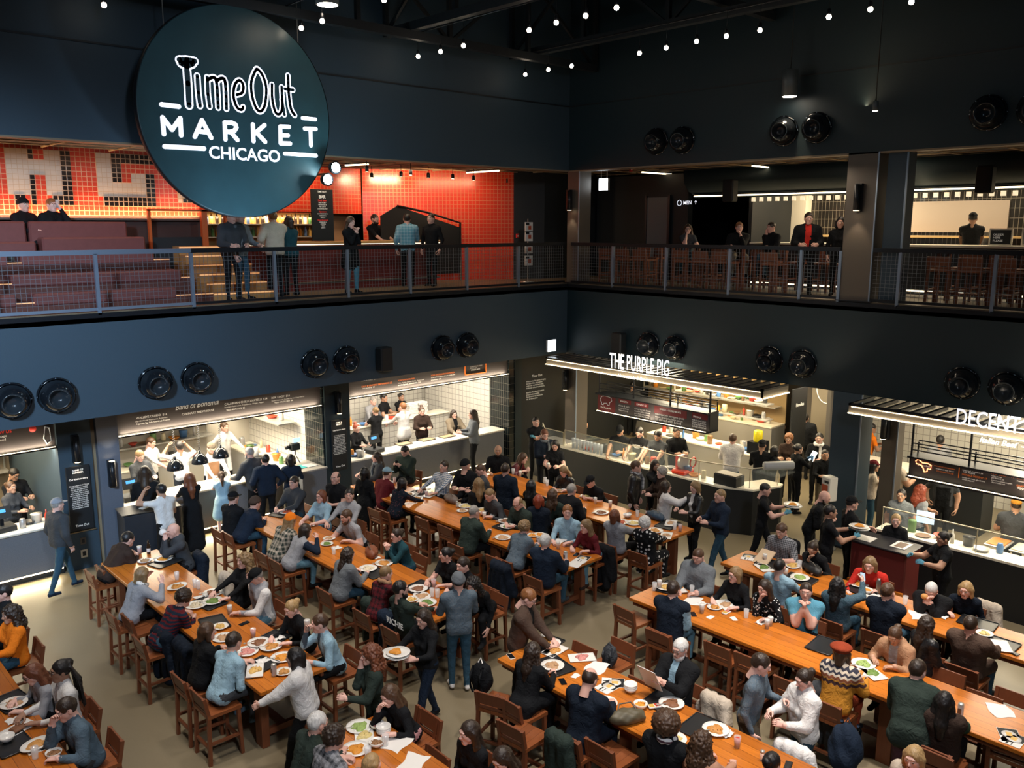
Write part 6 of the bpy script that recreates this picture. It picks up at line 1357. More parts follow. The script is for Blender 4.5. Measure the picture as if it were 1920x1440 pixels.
# ---- second table of the back row, left side
Pn(438, 934, 'man in a black baseball cap and black sweatshirt', 'sit', 15, 'black', 'black', ('short', 'dark'), arms=('table', 'table2'), tb='BL', hat='cap', bulk=.02)
Pn(479, 944, 'man in a brown knit beanie and navy vest seen from behind', 'sit', 5, 'navy', 'denim', ('short', 'dark'), arms=('table', 'table2'), tb='BL', hat=('beanie', 'brown'), bulk=.02)
Pn(545, 976, 'person in a bright orange beanie and green plaid coat', 'sit', 5, 'dgreen/plaid/cream', 'black', ('long', 'dblond'), 'l', arms=('table', 'table2'), tb='BL', hat=('beanie', 'orange'), bulk=.02)
Pn(573, 995, 'woman in a pale grey sweater with navy sleeves seen from behind', 'sit', -5, 'lgrey', 'ldenim', ('bob', 'dark'), arms=('table', 'talk'), tb='BL', fem=True, sleevec='navy', sleeve='other', bulk=.015)
Pn(653, 1040, 'woman with shoulder length dark hair in a loose grey knit sweater', 'sit', 0, 'grey', 'denim', ('wavy', 'dark'), 'p', arms=('table', 'table2'), tb='BL', fem=True, bulk=.03)
Pn(724, 1075, 'woman with blond swept hair and scarf in a red plaid shirt', 'sit', 10, 'maroon/plaid/black', 'ldenim', ('crop', 'dblond'), 'p', arms=('table', 'table2'), tb='BL', fem=True, scarf='tan', hy=-15)
Pn(752, 1105, 'bearded man in a dark green sweater with printed back', 'sit', 0, 'dgreen', 'black', ('short', 'black'), 'l', arms=('table', 'table2'), tb='BL', beard='black', hy=-30, short='bearded man with the printed green sweater')
# right side
Pn(551, 905, 'man with a moustache in a grey work shirt at the far table end', 'sit', 20, 'dgrey', 'denim', ('short', 'dark'), arms=('table2', 'table2'), tb='BR', bulk=.015)
Pn(602, 931, 'woman with glasses and red brown bob in a light blue top', 'sit', 15, 'lblue', 'denim', ('bob', 'auburn'), 'p', arms=('table', 'table2'), tb='BR', fem=True, glasses=True, sleeve='roll', bulk=.01)
Pn(629, 896, 'tall man with receding dark hair standing in a black tee shirt', 'stand', 200, 'black', 'black', ('balding', 'dark'), 'l', sleeve='short', arms=('hold', 'down'))
Pn(655, 929, 'man with black hair in a grey hoodie turned away at the second table', 'sit', 25, 'lgrey', 'black', ('short', 'black'), arms=('table', 'table'), tb='BR', hood=True, hy=25)
Pn(649, 969, 'bearded man in a grey tee shirt leaning on the second table', 'sit', 5, 'lgrey', 'black', ('short', 'brown'), 'l', arms=('table', 'far'), tb='BR', sleeve='short', beard='brown')
Pn(744, 1004, 'woman with glasses and a teal cardigan, hands clasped at her chin', 'sit', -5, 'teal', 'denim', ('bun', 'dark'), 'p', arms=('clasp', 'clasp'), tb='BR', fem=True, glasses=True)
Pn(836, 1040, 'young woman with headband and black dungarees over a grey tee', 'sit', 5, 'black', 'black', ('bun', 'black'), 'l', arms=('table', 'table2'), tb='BR', fem=True, sleevec='lgrey', sleeve='short', hy=-35)
Pn(868, 1060, 'dark brown haired man in black at the near end of the second table', 'sit', -10, 'black', 'black', ('short', 'dark'), 'p', arms=('table', 'table2'), tb='BR', hy=10)
Pn(887, 1098, 'woman with long black hair in a black coat behind the grey beanie', 'sit', 20, 'black', 'black', ('curly_long', 'black'), 'l', arms=('down', 'hold'), fem=True, tb='BR')
Pn(859, 1090, 'man in a grey beanie, grey sweatshirt and jeans standing with his back turned', 'stand', 60, 'bgrey/fleck/grey', 'denim', ('short', 'dark'), 'l', arms=('hold', 'hold'), hat=('beanie', 'grey'), shoe='white', bulk=.012)
Pn(794, 1160, 'waitress in black carrying used plates past the second table', 'walk', 190, 'black', 'navy', ('long', 'dark'), 'l', arms=('carry', 'carry'), fem=True, hp=.2)
Pn(694, 1228, 'woman with long curly brown hair in a grey green sweater, standing', 'stand', 160, 'dgreen', 'black', ('curly_long', 'auburn'), 'p', arms=('hold', 'chin'), fem=True, bulk=.015)
Pn(553, 1233, 'woman with dark hair in a loose white blouse walking past the table end', 'walk', 135, 'white', 'black', ('bob', 'black'), 'l', arms=('reach', 'down'), fem=True, bulk=.035, lean=.2)
# ---- third table of the back row
Pn(706, 858, 'woman with long dark wavy hair in a grey scarf at the far end', 'sit', 160, 'dgrey', 'black', ('wavy', 'dark'), 'p', arms=('table', 'table'), fem=True, bulk=.03, scarf='grey', stool=False, lean=.1)
Pn(759, 846, 'man with black hair in a green brown jacket looking at his phone', 'sit', 195, 'dgreen', 'black', ('short', 'black'), 'l', arms=('phone', 'phone'), bulk=.03, hp=.4, lean=.15)
Pn(684, 868, 'woman with black hair in a black coat standing by the end of the third table', 'stand', 20, 'black', 'black', ('bob', 'black'), 'l', fem=True, coat=.3, X=-6.95)
Pn(726, 888, 'young man in a pale blue cap and maroon sweater', 'sit', 10, 'maroon', 'black', ('short', 'brown'), 'p', arms=('table', 'table2'), tb='CL', hat=('cap', 'lblue'))
Pn(755, 907, 'woman with dark hair in a black floral dress reaching for her plate', 'sit', 5, 'dnavy/floral/plum', 'black', ('bob', 'black'), 'l', arms=('table', 'far'), tb='CL', fem=True)
Pn(832, 875, 'man in a blue and white checked shirt with both palms on the table', 'sit', 10, 'white/check/blue', 'black', ('short', 'dark'), 'l', arms=('far', 'far'), tb='CR', curl=.2)
Pn(873, 858, 'person in a black beanie and black coat between the tables', 'sit', 200, 'black', 'black', ('short', 'black'), 'l', arms=('hold', 'hold'), hat='beanie', bulk=.02, lean=.1, hy=150, X=-4.85)
Pn(901, 871, 'man with cropped brown hair turned away in a dark jacket', 'sit', 150, 'dgrey', 'black', ('crop', 'brown'), 'l', arms=('hold', 'hold'), hp=.3, bulk=.015, lean=.2, X=-4.85)
Pn(934, 845, 'bald man with a thick black beard facing the room', 'sit', 225, 'black', 'black', ('none', 'black'), 'm', arms=('table', 'table'), beard='black', bulk=.01, lean=.15)
Pn(948, 858, 'dark haired man in a dark suit standing with his back turned', 'stand', 20, 'dnavy', 'black', ('short', 'dark'), 'l', arms=('hold', 'down'), bulk=.02, coat=.12, X=-4.9)
Pn(897, 907, 'woman with long wavy blond hair seen from behind in a dark jacket', 'sit', 60, 'black', 'black', ('wavy', 'dblond'), 'l', arms=('lap', 'lap'), fem=True, stool=False, lean=.05)
Pn(889, 960, 'bald man in a dark green zipped jacket at the third table', 'sit', 0, 'dgreen', 'black', ('crop', 'grey'), 'l', arms=('chin', 'table2'), tb='CL', bulk=.025)
Pn(984, 990, 'woman with short curly grey hair in a heather blue sweater seen from behind', 'sit', 5, 'bgrey/fleck/grey', 'black', ('curly', 'dblond'), 'p', arms=('table', 'table2'), tb='CL', fem=True, bulk=.02)
Pn(1023, 1015, 'white haired man in a navy sweater and jeans on a stool', 'sit', 15, 'navy', 'denim', ('short', 'white'), 'l', arms=('table2', 'table'), tb='CL', bulk=.03, shoe='dgrey')
Pn(918, 928, 'man with a buzz cut in a dark grey sweater eating', 'sit', -5, 'dgrey', 'black', ('crop', 'dblond'), 'l', arms=('table', 'hold'), tb='CR', hp=.3)
Pn(971, 944, 'balding man with glasses in a blue and grey fleece reading', 'sit', 0, 'dgreen', 'black', ('balding', 'dblond'), 'l', arms=('table2', 'table2'), tb='CR', glasses=True, hp=.35, bulk=.02)
Pn(1010, 954, 'woman with a red brown bob in a navy quilted jacket seen from behind', 'sit', 30, 'dnavy', 'black', ('bob', 'red'), 'l', arms=('lap', 'lap'), fem=True, stool=False, lean=.05, bulk=.02, X=-5.35)
Pn(1064, 960, 'man with reddish blond hair in a pale blue shirt', 'sit', 20, 'lblue', 'khaki', ('short', 'ginger'), 'p', arms=('table', 'table2'), tb='CR', hy=25, hp=.0)
Pn(1098, 987, 'woman with long strawberry blond hair in a maroon sweater and blue jeans', 'sit', 0, 'maroon', 'ldenim', ('long', 'dblond'), 'p', arms=('table', 'table2'), tb='CR', fem=True, hy=-10, hp=.0, shoe='dbrown')
# ---- table by the Purple Pig
Pn(981, 859, 'woman with long brown hair in a red leather jacket', 'sit', 25, 'maroon/leather', 'black', ('long', 'brown'), 'p', arms=('table2', 'table'), tb='DF', fem=True, inner='black')
Pn(997, 911, 'woman in black with black hair at the far end of the pig table', 'sit', 0, 'black', 'black', ('long', 'black'), 'l', arms=('table', 'table'), tb='DL', fem=True, bulk=.015)
Pn(1057, 884, 'woman with long light brown hair in a black leather jacket bending over', 'sit', 10, 'black/leather', 'black', ('wavy', 'dblond'), 'p', arms=('table', 'table2'), tb='DR', fem=True, hp=.4)
Pn(1037, 928, 'woman with brown hair in a dark green jumper at the pig table', 'sit', 20, 'dgreen', 'black', ('wavy', 'brown'), 'l', arms=('table', 'table2'), tb='DL', fem=True, hy=-20)
Pn(1072, 919, 'grey haired man in a black suit and white collar seen from behind', 'sit', 5, 'black', 'black', ('short', 'grey'), 'l', arms=('table', 'table'), tb='DL', bulk=.035)
Pn(1107, 903, 'man in a black cap with white badge and black tee shirt', 'sit', 0, 'black', 'black', ('short', 'dark'), 'l', arms=('table2', 'table2'), tb='DR', hat='cap', sleeve='short', hp=.15)
Pn(1153, 967, 'woman with brown bob in a pale grey sweater at the pig table', 'sit', 10, 'lgrey', 'black', ('bob', 'auburn'), 'l', arms=('table', 'far'), tb='DL', fem=True, bulk=.015)
Pn(1210, 982, 'elderly woman with curly white hair in a black and white polka dot coat', 'sit', 5, 'black/dots/white', 'black/dots/white', ('curly', 'white'), 'p', arms=('table', 'table2'), tb='DL', fem=True, coat=.3, bulk=.03)
Pn(1193, 875, 'man in a black leather jacket and long checked scarf standing', 'stand', 300, 'black/leather', 'black', ('short', 'brown'), 'l', arms=('down', 'down'), bulk=.03, scarf='lgrey/plaid/dgrey', inner='lgrey/plaid/dgrey', hy=10)
Pn(1229, 873, 'dark haired woman raising a drink by the pig counter', 'stand', 250, 'black', 'black', ('wavy', 'dark'), 'm', arms=('down', 'drink'), fem=True)
Pn(1240, 887, 'woman with short grey hair and a brown coat by the pig counter', 'stand', 160, 'dbrown', 'black', ('curly', 'grey'), 'p', arms=('hold', 'hold'), fem=True, coat=.2, bulk=.02, k=.9)
Pn(1249, 913, 'woman with dark hair in a flowing white blouse, gesturing', 'stand', 320, 'white', 'black', ('wavy', 'dark'), 'l', arms=('hold', 'talk'), fem=True, bulk=.04, curl=.3, k=.88)
Pn(1303, 914, 'woman with short blond hair in a black leather jacket standing', 'stand', 165, 'black/leather', 'black', ('bob', 'dblond'), 'p', arms=('hold', 'hold'), fem=True, inner='white', hp=.25)
Pn(1350, 930, 'bald man walking in a navy sweater and blue jeans', 'walk', 155, 'navy', 'denim', ('crop', 'dblond'), 'l', arms=('hold', 'hold'), bulk=.02)
Pn(1435, 918, 'waiter in a black tee shirt and blue gloves carrying plates', 'walk', 300, 'black', 'black', ('crop', 'black'), 'l', arms=('carry', 'carry'), sleeve='short', hp=.2, gloves='sky')
Pn(1021, 815, 'bearded man with glasses and grey scarf holding a beer', 'stand', 250, 'dnavy', 'black', ('short', 'auburn'), 'p', arms=('hold', 'hold'), beard='auburn', glasses=True, scarf='grey', bulk=.02, hp=.2)
Pn(1041, 835, 'woman with dark hair in a grey tee over black holding a beer', 'stand', 215, 'black', 'black', ('bob', 'black'), 'l', arms=('hold', 'hold'), fem=True, sleevec='grey', sleeve='short', hp=.3)
Pn(1005, 791, 'man in black with blue gloves and folded arms by the wall', 'stand', 250, 'black', 'black', ('crop', 'black'), 'l', arms=('cross', 'cross'), sleeve='short', gloves='sky')
# ---- front centre table
Pn(991, 1121, 'man with ginger hair and glasses in a brown tweed blazer holding a tray', 'stand', 30, 'brown', 'black', ('short', 'ginger'), 'p', arms=('table2', 'table2'), tb='EF', inner='black', glasses=True, hp=.4, bulk=.025, lean=.25)
Pn(1000, 1222, 'woman with long dark auburn hair in a black dress with her back turned', 'sit', 8, 'black', 'black', ('wavy', 'dark'), 'p', arms=('table', 'table2'), tb='EL', fem=True, bulk=.01, coat=.25)
Pn(1106, 1273, 'bald man with glasses in a navy suit jacket eating at the front centre table', 'sit', 8, 'dnavy', 'dnavy', ('balding', 'dark'), 'l', arms=('table', 'table2'), tb='EL', glasses=True, hp=.3, bulk=.03, coat=.1)
Pn(1275, 1217, 'white haired bearded man with glasses in a black suit reading a sheet', 'sit', 0, 'black', 'black', ('short', 'white'), 'l', arms=('phone', 'phone'), tb='ER', beard='white', inner='lblue', glasses=True, hp=.2, bulk=.03)
Pn(1427, 1246, 'man with short dark hair in a heather blue grey sweater standing by the stools', 'stand', 285, 'bgrey/fleck/grey', 'khaki', ('short', 'dark'), 'p', arms=('hold', 'down'), hy=15, hp=.25, lean=.18)
Pn(1508, 1274, 'woman with dark hair tied back in a loose white jumper, standing', 'stand', 155, 'white', 'denim', ('bun', 'dark'), 'p', arms=('hold', 'hold'), fem=True, bulk=.03, hp=.3)
Pn(1252, 1360, 'person with big curly dark hair and a striped scarf in black', 'sit', 5, 'black', 'black', ('afro', 'brown'), 'm', arms=('chin', 'table2'), tb='EL', scarf='white/stripe/plum', bulk=.03)
Pn(1317, 1393, 'woman with very long curly brown hair in a peach jumper seen from behind', 'sit', 0, 'peach', 'black', ('curly_long', 'brown'), 'l', arms=('table', 'table2'), tb='EL', fem=True, bulk=.02)
Pn(1447, 1432, 'person with black hair in a bun at the bottom edge right of centre', 'sit', 0, 'black', 'black', ('bun', 'black'), 'l', arms=('table', 'table'), tb='EL', fem=True)
Pn(1713, 1422, 'blond haired person in a cream top at the bottom edge', 'sit', 180, 'cream', 'black', ('bob', 'blond'), 'p', arms=('lap', 'lap'), fem=True, bulk=.02, lean=.3)
# ---- long middle right table
Pn(1263, 1105, 'man with dark hair in a navy vest over a light blue shirt', 'sit', 10, 'dnavy', 'ldenim', ('short', 'dark'), 'l', arms=('chin', 'lap'), tb='FL', sleevec='lblue', sleeve='other', bulk=.03)
Pn(1309, 1043, 'heavy man in a grey long sleeved tee looking down at his food', 'sit', 5, 'grey', 'denim', ('crop', 'brown'), 'l', arms=('table', 'table2'), tb='FR', bulk=.045, hp=.4)
Pn(1378, 1078, 'woman with short blond hair in a black v neck at the middle table', 'sit', 0, 'black', 'black', ('bob', 'dblond'), 'p', arms=('table', 'table'), tb='FR', fem=True, hy=-15, hp=.0, glasses=True)
Pn(1433, 1103, 'woman with long dark hair in a black blouse with white flowers', 'sit', 0, 'black/floral/white', 'black', ('long', 'dark'), 'l', arms=('table', 'chin'), tb='FR', fem=True, hy=-10, hp=.0)
Pn(1511, 1109, 'man with cropped dark hair in a teal blue tee shirt, hands at his face', 'sit', 25, 'sky', 'black', ('crop', 'dark'), 'l', arms=('clasp', 'clasp'), tb='FR', sleeve='short', bulk=.02)
Pn(1678, 1192, 'young woman in a tan jacket over a grey hoodie at the middle table', 'sit', 0, 'tan', 'denim', ('bun', 'brown'), 'm', arms=('table2', 'table'), tb='FR', fem=True, inner='lgrey', hood=True, hp=.35, bulk=.03)
Pn(1739, 1172, 'woman with dark hair in a black leather jacket turned to the right', 'sit', 150, 'black/leather', 'black', ('wavy', 'dark'), 'l', arms=('lap', 'lap'), tb='FR', fem=True, hy=0, bulk=.015, lean=.1)
Pn(1579, 1226, 'woman in a rust red beret and patterned mustard sweater', 'sit', 5, 'mustard/fair', 'rust', ('bob', 'brown'), 'l', arms=('table2', 'table'), tb='FL', fem=True, hat=('beret', 'rust'), bulk=.035)
Pn(1721, 1257, 'man with dark hair in a grey green shirt standing bent over the table', 'stand', 12, 'dgreen', 'plum', ('short', 'dark'), 'p', arms=('table2', 'hold'), tb='FL', bulk=.035, lean=.45, hy=-20, coat=.08)
Pn(1771, 1316, 'woman with long black hair in a dark fur vest with green sleeves', 'sit', 10, 'dbrown', 'black', ('long', 'black'), 'l', arms=('table', 'reach'), tb='FL', fem=True, sleevec='green', sleeve='other', bulk=.035)
# ---- right rear table
Pn(1462, 1062, 'man with black hair in a pale blue shirt seen from behind at the rear table', 'sit', 0, 'lblue', 'black', ('crop', 'black'), 'l', arms=('table', 'table'), tb='GL')
Pn(1571, 1097, 'woman with long wavy black hair in a blue grey sweater holding up a phone', 'sit', 5, 'bgrey/fleck/teal', 'denim', ('wavy', 'black'), 'l', arms=('table', 'high'), tb='GL', fem=True, bulk=.02)
Pn(1664, 1109, 'man with brown hair in a dark navy sweater seen from behind', 'sit', 0, 'dnavy', 'denim', ('short', 'brown'), 'l', arms=('chin', 'chin'), tb='GL', bulk=.035)
Pn(1820, 1171, 'man with cropped hair in a brown tweed blazer seen from behind', 'sit', 0, 'brown', 'denim', ('crop', 'dark'), 'l', arms=('table', 'table'), tb='GL', bulk=.035, coat=.12)
Pn(1465, 995, 'man in a grey checked shirt tipping a cardboard tray', 'sit', 0, 'lgrey/check/dgrey', 'black', ('short', 'brown'), 'l', arms=('table', 'hold'), tb='GR', sleeve='roll', bulk=.015, hp=.3)
Pn(1524, 1028, 'woman with dark hair in a black top resting her head on her hand', 'sit', 0, 'black', 'black', ('bun', 'dark'), 'm', arms=('table', 'chin'), tb='GR', fem=True, hp=.3)
Pn(1631, 1059, 'man with long light brown hair in a red tee shirt', 'sit', 10, 'red', 'black', ('bob', 'dblond'), 'p', arms=('table', 'far'), tb='GR', hp=.0)
Pn(1746, 1107, 'white haired man in a black padded jacket bent over his food', 'sit', 5, 'black', 'black', ('crop', 'white'), 'l', arms=('eat', 'eat'), tb='GR', bulk=.03, hp=.35)
Pn(1811, 1106, 'woman with short blond hair in a navy top by a cream coat', 'sit', 15, 'dnavy', 'black', ('bob', 'blond'), 'p', arms=('lap', 'table'), tb='GR', fem=True, hy=-15, hp=.0)
# ---- staff and guests near the beef stall
Pn(1557, 960, 'server in black with blue gloves carrying a pile of plates', 'stand', 310, 'black', 'black', ('short', 'black'), 'm', arms=('carry', 'carry'), sleeve='short', gloves='sky')
Pn(1598, 944, 'server in black cap and glasses reaching to the counter', 'stand', 320, 'black', 'black', ('short', 'black'), 'l', arms=('reach', 'down'), hat='cap', glasses=True)
Pn(1546, 933, 'bald bearded man in black leaning forward behind the servers', 'stand', 290, 'black', 'black', ('none', 'black'), 'l', arms=('hold', 'hold'), lean=.4, beard='dark', hp=.3, bulk=.02)
Pn(1768, 1010, 'server in black with blue gloves wiping a tray at the station', 'stand', 140, 'black', 'black', ('bun', 'black'), 'm', arms=('carry', 'carry'), sleeve='short', fem=True, gloves='sky', bulk=.01, hp=.1)
Pn(1680, 976, 'woman with pink blond hair leaning behind the tray station', 'stand', 200, 'black', 'black', ('bun', 'blond'), 'p', arms=('hold', 'hold'), fem=True, k=.88, lean=.2)
Pn(1639, 874, 'customer in a dark red cap and cream tee shirt at the beef stall', 'stand', 300, 'cream', 'denim', ('long', 'black'), 'm', arms=('cross', 'cross'), fem=True, hat=('cap', 'maroon'), sleeve='short', bulk=.01)
Pn(1683, 862, 'customer with black hair in a cream tee shirt seen from behind', 'stand', 330, 'cream', 'black', ('short', 'black'), 'm', arms=('reach', 'hold'), sleeve='short', bulk=.02)
Pn(1690, 929, 'cashier with dark hair in a grey tee at the beef stall glass', 'stand', 190, 'grey', 'denim', ('bun', 'black'), 'm', arms=('down', 'down'), fem=True, sleeve='short', bulk=.015)
Pn(1727, 921, 'woman with long red braids in a grey tee behind the beef counter', 'stand', 330, 'lgrey', 'denim', ('curly_long', 'red'), 'm', arms=('reach', 'down'), fem=True, sleeve='short')
Pn(1772, 886, 'cook in a grey tee and braces behind the beef menu', 'stand', 200, 'dgrey', 'black', ('short', 'dark'), 'm', arms=('down', 'hip'), sleeve='short', apron='black', bulk=.01)
Pn(1905, 948, 'cook in a gold cap and grey tee at the right of the beef counter', 'stand', 20, 'dgrey', 'black', ('crop', 'dark'), 'm', arms=('hold', 'hold'), hat=('cap', 'mustard'), sleeve='short', bulk=.02)
Pn(1763, 826, 'cook in the back room of the beef stall seen above the menu', 'stand', 20, 'lgrey', 'black', ('short', 'black'), 'm', arms=('hold', 'hold'), sleeve='short')
Pn(1635, 803, 'cook in an orange shirt moving in the tiled back room', 'walk', 320, 'orange', 'grey', ('short', 'black'), 't', arms=('hold', 'hold'), sleeve='short', lean=.15)
# ---- queue at the Purple Pig
Pn(1462, 748, 'cook in a black cap and black tee shirt with white print', 'stand', 330, 'black', 'black', ('short', 'black'), 'm', arms=('down', 'down'), hat='cap', sleeve='short')
Pn(1479, 823, 'woman with curly orange hair in a dark apron', 'stand', 200, 'dbrown', 'black', ('curly', 'ginger'), 'm', arms=('hold', 'hold'), fem=True)
Pn(1510, 784, 'broad man in black seen from behind in the queue', 'stand', 20, 'black', 'black', ('short', 'black'), 'l', arms=('hold', 'down'), bulk=.05)
Pn(1536, 822, 'man with dark hair and white collar in the queue', 'stand', 200, 'black', 'black', ('short', 'black'), 'l', arms=('hold', 'hold'), scarf='white')
Pn(1547, 853, 'short man in black at the right end of the queue', 'stand', 220, 'black', 'khaki', ('crop', 'black'), 'm', arms=('hold', 'hold'), k=.92)
Pn(1429, 835, 'staff member in a black cap with a pig print on the back', 'stand', 20, 'black', 'black', ('short', 'black'), 'm', arms=('hold', 'hold'), hat='cap')
Pn(1453, 846, 'second staff member with a pig print shirt bending by the counter', 'stand', 340, 'black', 'black', ('bob', 'black'), 'm', arms=('hold', 'hold'), fem=True, lean=.25)
Pn(1497, 842, 'staff member in black holding a bright white tablet', 'stand', 330, 'black', 'black', ('bun', 'black'), 'm', arms=('phone', 'phone'), fem=True, gloves='blue')
# ---- Purple Pig kitchen
Pn(1162, 808, 'cook in a black cap and tee shirt, left of the three at the pig counter', 'stand', 205, 'black', 'black', ('short', 'black'), 'm', arms=('hold', 'reach'), hat='cap', sleeve='short', hp=.4)
Pn(1199, 811, 'cook in a black tee shirt, middle of the three at the pig counter', 'stand', 195, 'black', 'black', ('short', 'black'), 'l', arms=('reach', 'reach'), sleeve='short', hp=.4)
Pn(1233, 817, 'cook in a black tee shirt, right of the three at the pig counter', 'stand', 190, 'dgrey', 'black', ('short', 'black'), 'm', arms=('reach', 'reach'), sleeve='short', hp=.4)
Pn(1269, 811, 'cook in dark stripes further back in the pig kitchen', 'stand', 240, 'black', 'black', ('short', 'dark'), 'm', arms=('hold', 'hold'))
Pn(1374, 823, 'chef in a white jacket seen from behind inside the pig counter', 'stand', 30, 'white', 'denim', ('short', 'brown'), 'l', arms=('hold', 'reach'), bulk=.03)
Pn(1186, 733, 'cook at the rear line seen above the Purple Pig menu', 'stand', 20, 'dgrey', 'black', ('crop', 'black'), 'm', arms=('reach', 'reach'), X=4.35)
Pn(1086, 709, 'person in black standing in the dark passage beside the corner column', 'stand', 250, 'black', 'black', ('short', 'black'), 'm', X=1.5)
# ---- brewhouse kitchen
Pn(108, 947, 'man in a pale cap and dark grey jacket walking at the left', 'walk', 15, 'dgrey', 'denim', ('short', 'grey'), 'p', arms=('down', 'down'), hat=('cap', 'lgrey'), bulk=.03, shoe='navy')
Pn(497, 862, 'broad man in a navy sweater seen from behind at the brewhouse', 'stand', 80, 'navy', 'black', ('short', 'black'), 'l', arms=('hip', 'hip'), bulk=.03)
Pn(545, 862, 'woman with black hair in a navy shirt seen from behind', 'stand', 60, 'navy', 'black', ('bob', 'black'), 'l', arms=('hold', 'hold'), fem=True)
Pn(467, 849, 'grey bearded man in a dark jacket bending over the glowing pass', 'stand', 110, 'dgrey', 'black', ('crop', 'grey'), 'l', arms=('reach', 'reach'), beard='grey', lean=.22, bulk=.02, k=1.08)
Pn(415, 893, 'small girl with a ponytail in a blue dress at the pass', 'stand', 70, 'lblue', 'lblue', ('pony', 'brown'), 'p', arms=('reach', 'reach'), k=.80, fem=True, sleeve='short', skirt=.3)
Pn(355, 897, 'woman with long auburn hair and a long black skirt at the pass', 'stand', 85, 'black', 'black', ('long', 'auburn'), 'p', arms=('reach', 'reach'), fem=True, skirt=.75, sleeve='roll')
Pn(302, 919, 'man in a white tee shirt with a black camera strap', 'stand', 100, 'white', 'black', ('short', 'black'), 'm', arms=('high', 'hold'), sleeve='short', lean=.15)
Pn(272, 886, 'woman with dark hair and black top beside the register', 'stand', 60, 'black', 'black', ('long', 'dark'), 'm', arms=('hold', 'hold'), fem=True, k=1.1)
Pn(262, 855, 'blond man in a dark shirt at the brewhouse register', 'stand', 285, 'dgrey', 'black', ('short', 'dblond'), 'p', arms=('hold', 'hold'), hp=.4)
Pn(283, 830, 'chef in white with dark hair behind the brewhouse register', 'stand', 310, 'white', 'black', ('short', 'brown'), 'l', arms=('hold', 'reach'), sleeve='roll', hp=.2)
Pn(337, 838, 'cook in white filming with raised arms behind the heat lamps', 'stand', 80, 'white', 'dgrey', ('short', 'black'), 't', arms=('high', 'high'), sleeve='roll')
Pn(396, 841, 'cook in a grey cap and tan apron between the heat lamps', 'stand', 270, 'white', 'black', ('short', 'brown'), 'l', arms=('reach', 'reach'), beard='dblond', hat=('cap', 'khaki'), apron='tan', hp=.3)
Pn(421, 801, 'cook in a white jacket at the back of the brewhouse kitchen', 'stand', 290, 'white', 'black', ('short', 'brown'), 'l', arms=('reach', 'hip'), lean=.1, apron='white')
Pn(25, 877, 'cook with black hair and glasses looking down in the leftmost kitchen', 'stand', 290, 'black', 'black', ('short', 'black'), 'm', arms=('hold', 'hold'), hp=.4, glasses=True, Y=3.3)
Pn(19, 899, 'cashier with brown hair tied back in the leftmost kitchen', 'stand', 300, 'dgrey', 'black', ('bun', 'brown'), 'm', arms=('hold', 'hold'), fem=True, Y=2.75)
# ---- second white kitchen
Pn(668, 803, 'cashier with a red top bun in black at the second kitchen register', 'stand', 280, 'black', 'black', ('topbun', 'red'), 'l', arms=('hold', 'hold'), fem=True, k=.88)
Pn(704, 771, 'cook in a black tee shirt turned to the tiled pass', 'stand', 90, 'black', 'black', ('bun', 'dblond'), 'l', arms=('reach', 'reach'), fem=True, sleeve='short')
Pn(755, 763, 'chef in a white jacket and apron at the tiled pass', 'stand', 95, 'white', 'black', ('short', 'ginger'), 'p', arms=('reach', 'reach'), coat=.12)
Pn(791, 771, 'woman with a bun in a brown padded jacket behind the counter', 'stand', 250, 'dbrown', 'black', ('topbun', 'brown'), 'l', arms=('hold', 'hold'), fem=True, bulk=.02)
Pn(851, 777, 'woman with long dark hair in a beige padded coat leaning on the counter', 'stand', 260, 'khaki', 'black', ('long', 'dark'), 'p', arms=('table', 'table'), fem=True, bulk=.04, inner='black', k=.88)
Pn(886, 777, 'woman with long dark hair in a grey jumper before the second kitchen counter', 'stand', 150, 'grey', 'black', ('long', 'dark'), 'l', arms=('hold', 'hold'), fem=True, bulk=.015, k=1.03)
Pn(700, 764, 'grey haired cook bending over the far side of the tiled pass', 'stand', 280, 'lgrey', 'black', ('short', 'grey'), 'p', arms=('reach', 'reach'), lean=.3, Y=4.8)
Pn(720, 750, 'cook in black working beyond the tiled pass', 'stand', 300, 'black', 'black', ('short', 'black'), 'm', arms=('hold', 'hold'), sleeve='short', Y=4.85)
Pn(752, 742, 'second cook in black beyond the tiled pass with bare arms', 'stand', 270, 'black', 'black', ('bun', 'black'), 'm', arms=('reach', 'reach'), sleeve='short', fem=True, Y=5.0)
# ---- mezzanine left
Pn(44, 385, 'man in a black beanie and jacket sitting under the letter mural', 'low', 300, 'black', 'black', ('short', 'dark'), 'l', arms=('hold', 'hold'), hat='beanie', bulk=.02, Y=2.35, za=True)
Pn(97, 385, 'person drinking in a black jacket under the letter mural', 'low', 290, 'black', 'black', ('short', 'ginger'), 'p', arms=('drink', 'down'), bulk=.02, Y=2.35, za=True)
Pn(433, 392, 'man in a grey jacket leaning on the railing behind the round sign', 'stand', 275, 'dgrey', 'black', ('short', 'dark'), 'l', arms=('rail', 'rail'), zf=ZM, bulk=.04, lean=.15, Y=.42)
Pn(449, 398, 'man in a grey sweater and jeans beside the railing behind the sign', 'stand', 300, 'grey', 'denim', ('short', 'dark'), 'l', arms=('rail', 'down'), zf=ZM, bulk=.02, Y=.5)
Pn(511, 407, 'man in a pale beige jacket with his back to the railing', 'stand', 85, 'cream', 'black', ('short', 'ginger'), 'l', arms=('hip', 'phone'), zf=ZM, bulk=.035, Y=.75)
Pn(541, 419, 'woman in a dark teal top drinking beside the beige jacket', 'stand', 100, 'teal', 'black', ('bob', 'dark'), 'p', arms=('drink', 'hold'), zf=ZM, fem=True, Y=.95)
